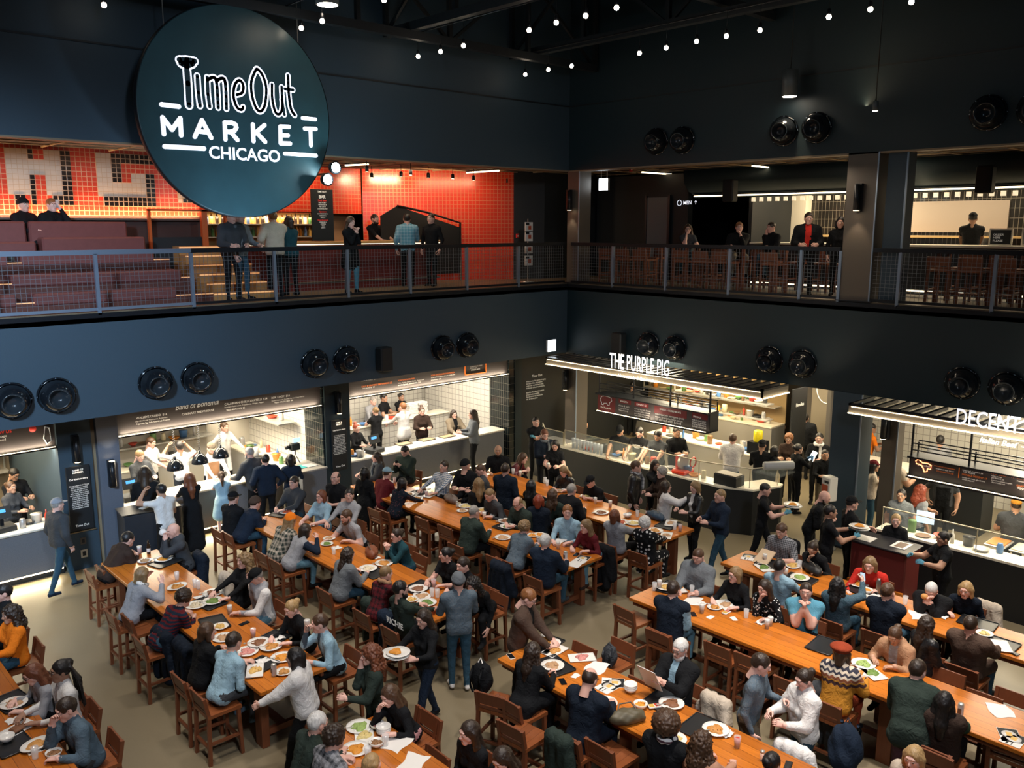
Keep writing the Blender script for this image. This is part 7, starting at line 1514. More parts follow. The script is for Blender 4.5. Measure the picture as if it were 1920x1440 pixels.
Pn(657, 410, 'woman in a black cardigan and teal trousers cupping a drink at the railing', 'stand', 280, 'black', 'sky', ('wavy', 'brown'), 'p', arms=('clasp', 'clasp'), zf=ZM, fem=True, coat=.25, hp=.2, Y=.42)
Pn(703, 408, 'bartender with a beard in a black shirt pouring drinks', 'stand', 280, 'black', 'black', ('short', 'dark'), 'l', arms=('reach', 'reach'), zf=ZM, beard='dark', sleeve='roll', Y=2.9)
Pn(763, 415, 'person in a blue plaid shirt with their back turned at the bar', 'stand', 60, 'sky/plaid/lblue', 'black', ('short', 'black'), 'l', arms=('down', 'hold'), zf=ZM, bulk=.02, Y=1.5)
Pn(808, 419, 'man in a black shirt and black trousers standing by the bar end', 'stand', 200, 'black', 'black', ('crop', 'dark'), 'l', arms=('down', 'down'), zf=ZM, Y=1.2)
# ---- mezzanine right
Pn(1290, 430, 'woman with glasses in a dark tee shirt seated on the right balcony', 'sit', 215, 'dgrey', 'denim', ('wavy', 'brown'), 'p', arms=('table', 'chin'), zf=ZM, fem=True, sleeve='short', glasses=True, lean=.15, X=1.78)
Pn(1386, 426, 'man with glasses in a black jacket, left of the pair on the right balcony', 'sit', 220, 'black', 'khaki', ('short', 'ginger'), 'p', arms=('clasp', 'table'), zf=ZM, bulk=.02, lean=.1, X=1.78)
Pn(1446, 421, 'man in a black jacket resting his chin on the right balcony', 'sit', 165, 'black', 'denim', ('short', 'dark'), 'l', arms=('table', 'chin'), zf=ZM, bulk=.02, lean=.15, X=1.78)
Pn(1516, 414, 'man in a black jacket over a red shirt leaning on the right railing', 'stand', 215, 'black', 'black', ('short', 'dark'), 'l', arms=('rail', 'rail'), zf=ZM, inner='red', bulk=.03, lean=.2, X=.45)
Pn(1577, 404, 'person in black standing just behind the bronze upper column', 'stand', 200, 'black', 'black', ('bob', 'black'), 'l', zf=ZM, fem=True, X=.85)
Pn(1824, 412, 'cook in black with a cap moving along the upper kitchen counter', 'stand', 20, 'black', 'black', ('short', 'black'), 't', arms=('reach', 'reach'), zf=ZM, hat='cap', sleeve='short', X=3.7)

# ------------------------------------------------------------------ stools
def make_stool():
    o = empty('bar_stool'); W = .42
    for sx in (-1, 1):
        for sy in (-1, 1):
            top = .88 if sx < 0 else .63
            xa = -.19 if sx < 0 else .18
            g = MB(); g.bar((xa-(.02 if sx < 0 else -.02), sy*.195, 0), (xa, sy*.185, .62), .042, .042, up=(0, 1, 0))
            if sx < 0: g.bar((xa, sy*.185, .62), (xa-.05, sy*.185, .88), .042, .042, up=(0, 1, 0))
            g.build('leg', WOODR, o)
    M = Matrix.Translation((-.225, 0, .79)) @ Matrix.Rotation(-.19, 4, 'Y')
    MB().bbox((-.012, -.168, -.075), (.012, .168, .095), .004, M=M).build('backrest', WOODR, o)
    MB().bbox((-.012, -.168, -.025), (.010, .168, .015), .004, M=Matrix.Translation((-.202, 0, .68)) @ Matrix.Rotation(-.19, 4, 'Y')).build('back_slat', WOODR, o)
    g = MB()
    def f(a, b):
        x = -.21+.43*a; y = -.21+.42*b; z = .648-.022*math.sin(PI*b)*math.sin(PI*min(1, a*1.2)) if 0 < b < 1 else .648; return (x, y, z)
    g.grid(f, 10, 10); g.box((-.21, -.21, .605), (.22, .21, .628)); g.box((-.21, -.21, .628), (.22, -.205, .648)).box((-.21, .205, .628), (.22, .21, .648)).box((.215, -.21, .628), (.22, .21, .648)).box((-.21, -.21, .628), (-.205, .21, .648))
    g.build('seat', WOODS, o)
    for sy in (-1, 1): MB().bar((-.2, sy*.19, .27), (.19, sy*.19, .27), .035, .03).build('side_stretcher', WOODR, o)
    MB().bar((.19, -.19, .20), (.19, .19, .20), .035, .04).build('foot_rail', WOODR, o); MB().bar((-.2, -.19, .22), (-.2, .19, .22), .035, .03).build('back_stretcher', WOODR, o)
    return o
STOOL0 = make_stool(); _st = [0]
def put_stool(x, y, z, rz, lab, grp='wooden bar stools'):
    o = STOOL0 if _st[0] == 0 else copy_tree(STOOL0); _st[0] += 1; o.location = (x, y, z); o.rotation_euler = (0, 0, rz); tag(o, lab, 'stool', grp); return o
for x, y, z, rz, rec in STOOLS:
    s = rec['short']; ws = s.split()
    put_stool(x, y, z, rz, uniq('wooden bar stool under the '+' '.join(ws[:9 if len(ws) > 10 else 10])))
# ------------------------------------------------------------------ empty stools seen in the photograph (pixel of the top of the back)
def st_at(u, v, deg, lab, zf=0.):
    r = math.radians(deg); p = PZ(u, v, zf+.86); put_stool(p.x+.24*math.cos(r), p.y+.24*math.sin(r), zf, r, lab)
for u, v, d, lab in [(187, 1067, 0, 'empty wooden bar stool behind the man in the dark brown hooded jacket'), (237, 1160, 0, 'empty wooden bar stool left of the pale blue sweater woman'),
    (701, 957, 0, 'empty wooden bar stool below the maroon sweater, third table'), (790, 974, 0, 'empty wooden bar stool right of the black floral dress'), (833, 989, 0, 'empty wooden bar stool left of the dark green zipped jacket'),
    (926, 1047, 0, 'empty wooden bar stool with a dark coat at the third table'), (1169, 1143, -4, 'empty wooden bar stool standing alone near the middle of the floor'), (1236, 1187, 0, 'empty wooden bar stool behind the navy vest man'),
    (1344, 1212, 0, 'empty wooden bar stool above the white haired reader'), (1402, 1233, 0, 'empty wooden bar stool behind the heather sweater man'), (1478, 1279, 0, 'empty wooden bar stool with a red thing behind the white jumper'),
    (918, 1305, 20, 'empty wooden bar stool with a black bag at the front centre table'), (956, 1363, 5, 'empty wooden bar stool left of the bald suited man, seat visible'), (1060, 1384, 0, 'empty wooden bar stool under the dark green coat'), (1123, 1400, 0, 'empty wooden bar stool below the bald suited man'),
    (1097, 1212, 180, 'empty wooden bar stool on the far side of the front centre table'), (1204, 1279, 180, 'wooden bar stool top showing left of the white haired reader'),
    (808, 1342, 180, 'empty wooden bar stool right of the brown haired woman eating'), (822, 1412, 178, 'empty wooden bar stool at the bottom table edge'),
    (1779, 1260, 180, 'empty wooden bar stool behind the bent over grey green shirt'), (1846, 1303, 180, 'empty wooden bar stool at the right of the middle table'), (1902, 1300, 180, 'empty wooden bar stool cut by the right edge'), (1750, 1414, 0, 'empty wooden bar stool below the dark fur vest'), (1890, 1395, 5, 'wooden bar stool at the bottom right corner')]:
    st_at(u, v, d, lab)
# ------------------------------------------------------------------ tables
def table(k, lab, legs):
    x0, x1, y0, y1 = TABLES[k]; o = empty('communal_table', ((x0+x1)/2, y0, 0), label=lab, cat='table', group=None); W = (x1-x0)/2; L = y1-y0
    MB().bbox((-W, 0, .868), (W, L, .92), .006).build('tabletop', WOODT, o)
    g = MB(); g.box((-W+.05, .04, .80), (-W+.09, L-.04, .868)).box((W-.09, .04, .80), (W-.05, L-.04, .868)); g.build('apron_rails', WOODR, o)
    for t in legs:
        for s in (-1, 1): MB().bbox((s*(W-.17)-.05, t-.09, 0), (s*(W-.17)+.05, t+.09, .80), .006).build('leg', WOODR, o)
        MB().box((-W+.2, t-.03, .12), (W-.2, t+.03, .20)).box((-W+.09, t-.04, .74), (W-.09, t+.04, .80)).build('cross_bar', WOODR, o)
    MB().box((-.04, legs[0], .13), (.04, legs[-1], .19)).build('long_stretcher', WOODR, o)
for k, lab in (('A', 'long wooden communal table at the far left'), ('B', 'long wooden communal table, second from the left in the back row'), ('C', 'long wooden communal table, third from the left in the back row'), ('D', 'long wooden communal table in front of the Purple Pig'), ('E', 'long wooden communal table at the front centre'), ('F', 'long mostly bare wooden communal table at the middle right'), ('G', 'long wooden communal table before the Decent Beef stall'), ('I', 'orange wooden communal table at the lower left edge'), ('J', 'wooden communal table at the bottom, left of centre')):
    L = TABLES[k][3]-TABLES[k][2]; table(k, lab, [.35, L/2-.9, L/2+.9, L-.35] if L < 6 else [.35, L*.3, L*.62, L-.35])
# ------------------------------------------------------------------ things on the tables
CH = mat('white_china', (.80, .78, .74), .22); TRAYM = mat('black_tray', (.016, .017, .019), .35); PAPER = mat('white_paper', (.78, .76, .73), .7)
FOODS = {'noodles': (.55, .24, .05), 'orange sauce': (.80, .28, .03), 'greens': (.14, .24, .05), 'meat': (.22, .09, .04), 'fries': (.70, .42, .12), 'scraps': (.50, .30, .16), 'salad': (.30, .42, .12), 'rice': (.68, .58, .42), 'red stew': (.45, .08, .03), 'burger': (.62, .30, .08), 'nuts': (.28, .14, .06), 'pink slaw': (.62, .25, .22), 'cheese': (.75, .55, .22)}
def lump(mb, r, h, seed):
    rr = random.Random(seed); a = [rr.uniform(0, 6) for _ in range(6)]
    def f(u_, v_):
        t = u_*2*PI; q = v_; w_ = r*(1+.18*math.sin(3*t+a[0])+.12*math.sin(5*t+a[1]))*math.sin(q*PI/2); z = h*math.cos(q*PI/2)**.8*(1+.35*math.sin(9*t+a[2])*math.sin(q*7+a[3])) if q < 1 else 0
        return (w_*math.cos(t), w_*math.sin(t), max(0, z))
    mb.grid(f, 18, 6)
def food(par_loc, r, h, nm, lab, sy=1):
    mb = MB(); seed = int(abs(par_loc[0]*977+par_loc[1]*331)*10) % 9999; rr = random.Random(seed); lump(mb, r, h, seed)
    for _ in range(9):
        t = rr.uniform(0, 6.28); q = rr.uniform(.1, .75)*r; mb.tube([(q*math.cos(t), q*math.sin(t), h*.55), (q*math.cos(t)+rr.uniform(-.03, .03), q*math.sin(t)+rr.uniform(-.03, .03), h*(.8+rr.random()*.3))], .006, 5)
    o = mb.build('food', mat('food_'+nm.replace(' ', '_'), FOODS[nm], .55, noise=.5, nscale=60, bump=.5), loc=par_loc, label=lab, cat='food'); o.scale = (1, sy, 1); return o
def near_person(p):
    best = min(PEOPLE, key=lambda r: (r['loc'].x-p[0])**2+(r['loc'].y-p[1])**2+(0 if abs(r['zf']-(0 if p[2] < 3 else ZM)) < 1 else 99)+(2 if r['tb'] is None else 0)); return best
def lab_for(desc, p):
    s = near_person(p)['short'].split(); n = 16-len(desc.split())-3; s = s[:n]
    while s and s[-1] in ('a', 'in', 'the', 'and', 'with', 'of', 'at', 'black,', 'over', 'his', 'her', 'seen', 'from', 'dark', 'pale', 'light', 'long'): s.pop()
    return uniq('%s near the %s' % (desc, ' '.join(s)))
TR_RECT = []
def item(kind, u, v, rot=0, fd=None, col=None):
    z = .921; p = PZ(u, v, z+.01)
    if kind != 'tray':
        for (tx, ty, tr) in TR_RECT:
            d = Matrix.Rotation(-tr, 2)@Vector((p.x-tx, p.y-ty))
            if abs(d.x) < .24 and abs(d.y) < .18: z = .933; p = PZ(u, v, z+.01)
    loc = (p.x, p.y, z); rz = math.radians(rot); P3 = (p.x, p.y, 0)
    if kind == 'tray':
        o = empty('serving_tray', loc, rz, lab_for('black serving tray', P3), 'tray', 'black serving trays'); TR_RECT.append((p.x, p.y, rz))
        MB().bbox((-.23, -.17, 0), (.23, .17, .010), .004).build('tray_base', TRAYM, o); MB().tube([(-.22, -.17, .014), (.22, -.17, .014), (.235, -.155, .014), (.235, .155, .014), (.22, .17, .014), (-.22, .17, .014), (-.235, .155, .014), (-.235, -.155, .014)], .008, 5, closed=True).build('tray_rim', TRAYM, o); return
    if kind in ('plate', 'oval', 'small'):
        r = {'plate': .150, 'oval': .17, 'small': .112}[kind]; sy = .72 if kind == 'oval' else 1
        o = MB().lathe([(.0, .004), (r*.62, .004), (r*.72, .010), (r, .020), (r*.99, .024), (r*.70, .015), (r*.60, .009), (.0, .009)], 28, capa=False, capb=False, sy=sy).build('dinner_plate', CH, loc=loc, rz=rz, label=lab_for({'plate': 'round white plate', 'oval': 'oval white plate', 'small': 'small round plate'}[kind], P3), cat='plate')
        if fd: food((p.x, p.y, z+.0095), r*.58, .030, fd, lab_for(fd+' on plate', P3), sy)
        if fd and kind == 'plate': MB().tube([(-.02, -.02, .03), (.05, .05, .028), (.12, .11, .032)], .004, 5).box((.115, .10, .028), (.15, .135, .032)).build('fork', STEEL, loc=loc, rz=rz+2, label=lab_for('fork resting on the plate', P3), cat='fork')
    elif kind == 'rect':
        o = empty('rectangular_plate', loc, rz, lab_for('rectangular white plate', P3), 'plate'); MB().bbox((-.17, -.10, 0), (.17, .10, .010), .004).build('plate_base', CH, o); MB().tube([(-.17, -.10, .012), (.17, -.10, .012), (.17, .10, .012), (-.17, .10, .012)], .006, 5, closed=True).build('plate_rim', CH, o)
        if fd: food((p.x, p.y, z+.0105), .085, .028, fd, lab_for(fd+' on plate', P3), .8)
    elif kind in ('bowl', 'stack'):
        for i in range(1 if kind == 'bowl' else 3):
            MB().lathe([(.035, 0), (.04, .004), (.07, .03), (.082, .065), (.078, .066), (.066, .034), (.0, .012)], 24, capb=False).build('bowl', CH, loc=(p.x, p.y, z+.022*i), label=lab_for('round white bowl' if kind == 'bowl' else 'white bowl in a stack', P3), cat='bowl')
        if fd: food((p.x, p.y, z+(.034 if kind == 'bowl' else .078)), .062, .028, fd, lab_for(fd+' in bowl', P3))
    elif kind in ('glass', 'beer', 'tea', 'redcup', 'wine'):
        o = empty('drinking_glass' if kind != 'wine' else 'wine_glass', loc, 0, lab_for({'glass': 'clear water glass', 'beer': 'glass of amber beer', 'tea': 'glass of red iced drink', 'redcup': 'white rimmed cup of red drink', 'wine': 'stemmed wine glass'}[kind], P3), 'glass')
        if kind == 'wine': MB().lathe([(.034, 0), (.032, .003), (.004, .01), (.004, .08), (.03, .11), (.038, .14), (.030, .18)], 16, capb=False).build('glass_body', TUMBLER, o); MB().lathe([(.005, .088), (.028, .112), (.034, .135)], 14).build('drink', mat('drink_wine', (.10, .01, .02), .1), o)
        else:
            MB().lathe([(.030, 0), (.038, .13), (.036, .13), (.028, .006), (0, .006)], 16, capb=False).build('glass_body', TUMBLER, o)
            c = {'glass': None, 'beer': (.75, .30, .03), 'tea': (.62, .05, .02), 'redcup': (.55, .07, .02)}[kind]
            if c: MB().lathe([(.026, .008), (.034, .105 if kind != 'redcup' else .08)], 14).build('drink', mat('drink_'+kind, c, .15), o)
            if kind in ('beer', 'redcup'): MB().lathe([(.035, .1), (.041 if kind == 'redcup' else .0365, .135)], 14).build('foam', WHITE, o)
    elif kind == 'bottle':
        o = empty('beer_bottle', loc, 0, lab_for('dark glass beer bottle', P3), 'bottle'); MB().lathe([(.030, 0), (.031, .01), (.031, .13), (.024, .16), (.013, .185), (.012, .23), (.014, .235)], 16).build('bottle_body', mat('brown_glass', (.03, .014, .006), .12), o); MB().lathe([(.0315, .04), (.0315, .10)], 16, capa=False, capb=False).build('bottle_label', PAPER, o)
    elif kind == 'can':
        o = empty('drink_can', loc, 0, lab_for('tall printed drinks can', P3), 'can'); MB().lathe([(.028, 0), (.033, .01), (.033, .15), (.027, .165)], 18).build('can_body', STEEL, o); MB().lathe([(.0335, .02), (.0335, .14)], 18, capa=False, capb=False).build('can_label', mat('can_label', (.60, .62, .66), .4), o); MB().box((-.036, -.02, .05), (-.0335, .02, .11)).build('can_print', EYED if False else mat('print_brown', (.15, .09, .06)), o)
    elif kind == 'flask': MB().lathe([(.034, 0), (.035, .01), (.035, .19), (.026, .21), (.026, .24)], 18).build('steel_flask', mat('dark_steel', (.25, .25, .24), .3, .8), loc=loc, label=lab_for('tall steel drinking flask', P3), cat='flask')
    elif kind == 'shaker':
        o = empty('salt_shaker', loc, 0, lab_for('glass salt shaker', P3), 'shaker'); MB().lathe([(.025, 0), (.028, .09)], 14).build('shaker_body', TUMBLER, o); MB().lathe([(.028, .09), (.02, .115)], 14).build('shaker_lid', STEEL, o)
    elif kind in ('napkin', 'paper', 'card'):
        a, b = {'napkin': (.085, .065), 'paper': (.15, .12), 'card': (.06, .04)}[kind]; rr = random.Random(int(u*7+v)); mb = MB()
        def f(s_, t_):
            cr = .022 if kind == 'napkin' else .002; return ((s_-.5)*2*a*(1+.1*math.sin(t_*5+u)), (t_-.5)*2*b*(1+.12*math.sin(s_*6+v)), .002+cr*abs(math.sin(s_*7+u)*math.sin(t_*6+v)))
        mb.grid(f, 10, 8, smooth=False); mb.build({'napkin': 'crumpled_napkin', 'paper': 'paper_sheet', 'card': 'paper_card'}[kind], PAPER, loc=loc, rz=rz, label=lab_for({'napkin': 'crumpled white paper napkin', 'paper': 'flat blank white paper sheet', 'card': 'small folded white card'}[kind], P3), cat=kind)
    elif kind == 'phone':
        o = empty('mobile_phone', loc, rz, lab_for('black mobile phone', P3), 'phone'); MB().bbox((-.075, -.037, 0), (.075, .037, .009), .003).build('phone_body', WHITE if fd == 'white' else GLOSS, o); MB().box((-.062, -.033, .009), (.062, .033, .0096)).build('phone_screen', GLOSS, o)
    elif kind == 'mag':
        o = empty('food_magazine', loc, rz, lab_for('printed guide with a plate picture', P3), 'magazine')
        MB().box((-.14, -.105, 0), (.14, .105, .006)).build('cover', PAPER, o); MB().box((-.02, -.10, .006), (.135, .10, .0072)).build('cover_block', BLACK, o); MB().lathe([(.0, .0074), (.075, .0074), (.075, .0082), (0, .0082)], 24, capa=False, capb=False, M=Matrix.Translation((.02, 0, 0))).build('plate_picture', CH, o); MB().box((-.02, -.03, .0084), (.06, .03, .0090)).build('food_picture', mat('food_fries', FOODS['fries'], .55), o)
        MB().box((-.13, .02, .006), (-.04, .04, .0068)).box((-.13, -.02, .006), (-.05, -.01, .0068)).build('title_print', BLACK, o)
    elif kind == 'bag':
        cc = {'olive': (.10, .085, .05), 'brown': (.20, .06, .025), 'plaid': (.16, .12, .10), 'navy': (.02, .05, .09), 'black': (.012, .012, .013)}[fd]; X, lo = gridpts((-.25, -.16, -.05), (.25, .16, .24), .012)
        d = np.minimum(d_ell(X, (0, 0, .07), (.20, .11, .085)), 9); d = smin(d, d_caps(X, (-.15, 0, .05), (.15, 0, .05), .055, .055), .04)+.006*np.sin(X[..., 0]*40)*np.sin(X[..., 1]*50+X[..., 2]*30); d = np.maximum(d, .002-X[..., 2]); V, Q = surface_nets(d, .012, lo)
        me = np_mesh('handbag', V, Q); me.materials.append(mat('bag_'+fd, cc, .55, noise=.25, nscale=15)); ob = empty('handbag', loc, rz, lab_for('soft %s bag' % fd, P3), 'bag'); m_ = bpy.data.objects.new('bag_body', me); C.objects.link(m_); m_.parent = ob
        MB().tube([(-.12, 0, .12), (-.08, .05, .20), (.06, .06, .20), (.12, .02, .12)], .008, 6).build('strap', BRONZE, ob)
    elif kind == 'sauce':
        o = empty('sauce_dish', loc, rz, lab_for('twin sauce dish', P3), 'dish'); MB().bbox((-.075, -.04, 0), (.075, .04, .022), .006).build('dish', CH, o); MB().box((-.065, -.03, .0221), (-.005, .03, .024)).build('sauce', mat('sauce_gold', (.6, .38, .08), .3), o); MB().box((.005, -.03, .0221), (.065, .03, .024)).build('sauce', mat('sauce_red', (.55, .04, .02), .3), o)
for t in [(310, 1054, 15), (392, 1130, 100), (402, 1168, 80), (507, 1199, 15), (482, 1250, 15), (24, 1315, 100), (22, 1394, 95), (530, 962, 20), (700, 1073, 90), (785, 1101, 10), (786, 926, 90), (950, 986, 5), (1252, 984, 10), (1023, 1207, 10), (1243, 1312, 5), (1312, 1362, 5), (1259, 1102, 15), (1545, 1210, 5), (1500, 1086, 95), (1618, 1108, 80), (1833, 1168, 95), (1447, 1058, 90), (1872, 1205, 90), (1040, 1248, 80)]: item('tray', *t)
for t in [('plate', 306, 1048, 0, 'orange sauce'), ('small', 271, 1052, 0, 'scraps'), ('redcup', 262, 1037), ('bottle', 279, 1037), ('glass', 332, 1086), ('oval', 332, 1100, 20, 'noodles'), ('glass', 366, 1100), ('glass', 372, 1103), ('plate', 399, 1112, 0, 'meat'), ('plate', 399, 1127, 0, 'greens'), ('plate', 367, 1135, 0, 'rice'), ('napkin', 375, 1119), ('beer', 431, 1150), ('phone', 458, 1168, 10), ('tea', 475, 1194), ('plate', 419, 1196, 0, 'scraps'), ('small', 413, 1175, 0, 'fries'), ('plate', 485, 1205, 0, 'meat'), ('plate', 508, 1212, 0, 'noodles'), ('napkin', 521, 1196), ('plate', 463, 1222, 0, 'pink slaw'), ('napkin', 464, 1241), ('napkin', 492, 1238), ('rect', 478, 1257, 60, 'fries'), ('plate', 529, 1233, 0, 'orange sauce'), ('can', 514, 1266), ('small', 532, 1260, 0, 'burger'),
    ('plate', 26, 1319, 0, 'scraps'), ('rect', 34, 1366, 20, 'meat'), ('bowl', 13, 1388), ('mag', 76, 1398, 0), ('oval', 68, 1396, 20, 'burger'), ('glass', 66, 1420), ('bowl', 101, 1418, 0, 'nuts'), ('napkin', 28, 1350),
    ('plate', 674, 1363, 0, 'salad'), ('rect', 683, 1379, 60, 'cheese'), ('bowl', 707, 1364, 0, 'pink slaw'), ('stack', 719, 1376), ('bowl', 706, 1398, 0, 'nuts'), ('plate', 667, 1405, 0, 'orange sauce'), ('glass', 690, 1420), ('glass', 723, 1396), ('paper', 744, 1392, 20), ('paper', 776, 1428, 30),
    ('plate', 539, 960, 0, 'red stew'), ('small', 617, 1010, 0, 'scraps'), ('small', 613, 1020, 0, 'greens'), ('napkin', 630, 1027), ('glass', 626, 1038), ('bag', 697, 1040, 60, 'brown'), ('plate', 690, 1066, 0, 'rice'), ('plate', 720, 1056, 0, 'noodles'), ('card', 707, 1045), ('plate', 784, 1104, 0, 'meat'), ('oval', 791, 1118, 80, 'scraps'), ('plate', 800, 1130, 0, 'greens'), ('small', 771, 1124, 0, 'fries'), ('glass', 810, 1117), ('glass', 820, 1119), ('tea', 813, 1100), ('phone', 509, 956, 40), ('napkin', 583, 985), ('small', 560, 948, 0, 'fries'), ('bottle', 645, 998),
    ('plate', 765, 927, 0, 'scraps'), ('plate', 780, 935, 0, 'noodles'), ('rect', 792, 919, 20, 'meat'), ('rect', 806, 928, 20, 'fries'), ('tea', 800, 931), ('bag', 846, 940, 80, 'plaid'), ('shaker', 857, 949), ('plate', 873, 949, 0, 'cheese'), ('small', 867, 958, 0, 'scraps'), ('plate', 906, 957, 0, 'fries'), ('beer', 908, 972), ('plate', 948, 977, 0, 'meat'), ('plate', 952, 987, 0, 'greens'), ('plate', 943, 1008, 0, 'scraps'), ('paper', 1044, 1014, 20), ('beer', 1046, 1028), ('can', 1060, 1050), ('can', 1009, 1022), ('small', 998, 1004, 0, 'orange sauce'), ('mag', 1092, 1047, 20), ('paper', 1078, 1056, 10), ('phone', 1081, 1039, 20), ('napkin', 925, 966), ('small', 1012, 1003, 0, 'orange sauce'), ('glass', 735, 912), ('tea', 740, 905),
    ('glass', 1022, 905), ('glass', 1026, 910), ('small', 1051, 921, 0, 'scraps'), ('plate', 1101, 931, 0, 'cheese'), ('beer', 1116, 944), ('plate', 1127, 961, 0, 'meat'), ('wine', 1181, 960), ('beer', 1144, 950), ('bowl', 1176, 969), ('glass', 1195, 968), ('plate', 1165, 979, 0, 'red stew'), ('plate', 1188, 981, 0, 'cheese'), ('bag', 1229, 972, 80, 'navy'), ('plate', 1228, 995, 0, 'burger'), ('rect', 1258, 981, 30, 'scraps'), ('rect', 1249, 1004, 30, 'scraps'), ('tea', 1275, 995), ('glass', 1265, 992), ('bottle', 1213, 965), ('napkin', 1054, 918), ('glass', 962, 888), ('beer', 975, 893),
    ('phone', 958, 1230, 70, 'white'), ('small', 1036, 1205, 0, 'burger'), ('rect', 1040, 1220, 5, 'burger'), ('oval', 1022, 1200, 40, 'noodles'), ('rect', 1091, 1233, -35, 'pink slaw'), ('paper', 1119, 1250, 15), ('plate', 1036, 1248, 0, 'scraps'), ('card', 1079, 1266, 10), ('phone', 1055, 1277, 60), ('mag', 1140, 1287, 0), ('mag', 1150, 1279, -50), ('stack', 1182, 1296), ('plate', 1134, 1318, 0, 'noodles'), ('bowl', 1201, 1326, 0, 'orange sauce'), ('sauce', 1227, 1324, -30), ('plate', 1259, 1319, 0, 'meat'), ('bag', 1176, 1352, -30, 'olive'), ('plate', 1342, 1368, 0, 'noodles'), ('napkin', 1361, 1375), ('tea', 1382, 1400), ('shaker', 1429, 1424), ('plate', 1262, 1386, 0, 'cheese'), ('phone', 1478, 1434, 20),
    ('glass', 1227, 1106), ('beer', 1236, 1102), ('plate', 1248, 1101, 0, 'fries'), ('rect', 1270, 1103, 60, 'orange sauce'), ('glass', 1297, 1112), ('paper', 1300, 1125, 20), ('napkin', 1316, 1132), ('phone', 1300, 1151, 50), ('beer', 1316, 1148), ('card', 1332, 1156), ('rect', 1361, 1134, 60, 'scraps'), ('small', 1340, 1139, 0, 'noodles'), ('card', 1376, 1159, 60), ('glass', 1399, 1157), ('napkin', 1427, 1166), ('beer', 1438, 1177), ('beer', 1444, 1172), ('sauce', 1362, 1148), ('plate', 1619, 1245, 0, 'salad'), ('rect', 1607, 1262, -30, 'noodles'), ('rect', 1636, 1262, 60, 'greens'), ('plate', 1742, 1319, 0, 'burger'), ('can', 1800, 1342), ('paper', 1876, 1331, 40), ('mag', 1900, 1386, 0), ('mag', 1893, 1378, 30),
    ('mag', 1403, 1044, 20), ('beer', 1434, 1052), ('rect', 1432, 1064, 60, 'greens'), ('oval', 1486, 1060, 30, 'fries'), ('glass', 1499, 1064), ('beer', 1473, 1080), ('plate', 1500, 1083, 0, 'salad'), ('bag', 1523, 1072, 60, 'black'), ('plate', 1610, 1095, 0, 'orange sauce'), ('bowl', 1626, 1111, 0, 'orange sauce'), ('small', 1618, 1119, 0, 'rice'), ('flask', 1646, 1112), ('glass', 1697, 1132), ('wine', 1721, 1135), ('rect', 1756, 1140, 30, 'burger'), ('napkin', 1768, 1155), ('paper', 1724, 1153, 30), ('small', 1846, 1188, 0, 'cheese'), ('rect', 1878, 1211, 30), ('phone', 1900, 1223, 70), ('napkin', 1640, 1118), ('glass', 1660, 1108)]: item(*t)
# ------------------------------------------------------------------ coats over stools, backpacks
def coat_mesh(seed, w_, L, th=.07):
    X, lo = gridpts((-.22, -w_-.12, -.02), (.26, w_+.12, L+.12), .022); x, y, z = X[..., 0], X[..., 1], X[..., 2]
    f = .025*np.sin(y*26+seed+z*2)*np.clip(1.1-z/L, .1, 1)
    d = d_caps(X, (-.02, -w_*.55, L-.08), (-.02, w_*.55, L-.08), .075, .075)
    for a, b in ((-.75, .30), (-.35, .05), (.05, .0), (.45, .08), (.8, .28)): d = smin(d, d_caps(X, (-.02, a*w_*.7, L-.12), (.02+.05*math.sin(a*9+seed), a*w_*1.15, L*b+.08), .075, .07), .035)
    d = d+f*.6+.012*np.sin(y*55+z*9+seed)*np.sin(z*13+x*20); d = np.maximum(d, .006-z)
    V, Q = surface_nets(d-.012, .022, lo); return np_mesh('coat', V, Q)
def coat(u, v, zt, rz, col, lab, w_=.24, L=.80, zb=.15):
    p = PZ(u, v, zt); me = coat_mesh(u*.37, w_, L); me.materials.append(cloth(col)); o = bpy.data.objects.new('hanging_coat', me); C.objects.link(o); o.location = (p.x, p.y, zt-L); o.rotation_euler = (0, 0, math.radians(rz)); tag(o, lab, 'coat')
coat(306, 1178, .93, 0, 'dnavy', 'long black coat hanging over a stool beside the striped sweater', .30, .85)
coat(345, 1200, .93, 0, 'dnavy', 'second dark coat draped beside the striped sweater man', .26, .82)
coat(731, 1147, .92, 0, 'navy', 'navy padded coat hanging behind the plaid shirt woman', .24, .78); coat(700, 1122, .92, 5, 'dgreen', 'dark green coat hanging behind the loose grey knit sweater', .26, .82)
coat(940, 1053, .93, 0, 'dnavy', 'dark blue coat hanging on a stool at the third table', .26, .85); coat(1133, 1022, .93, 175, 'black', 'black padded coat hanging beside the strawberry blond woman', .22, .85)
coat(1052, 1372, .93, 0, 'dgreen', 'dark green coat over the stool beside the bald suited man', .20, .75); coat(1550, 1283, .93, 0, 'dgrey', 'charcoal coat hanging behind the mustard sweater', .24, .85)
coat(1340, 1303, .90, 180, 'cream', 'cream fleece coat on a stool below the white haired reader', .22, .5); coat(1850, 1128, .92, 175, 'cream', 'cream coat on the stool of the short blond haired woman', .24, .6); coat(1487, 1395, .95, 180, 'white', 'white coat heaped on a stool in front of the white jumper', .25, .55)
coat(424, 1075, .93, 185, 'cream', 'cream coat beside the woman with curly blond hair', .2, .5); coat(372, 1036, .92, 180, 'dnavy', 'dark jacket hanging behind the bald sandwich eater', .22, .7)
coat(1480, 1010, .9, 180, 'black', 'black coat on a stool behind the grey checked shirt', .2, .6)
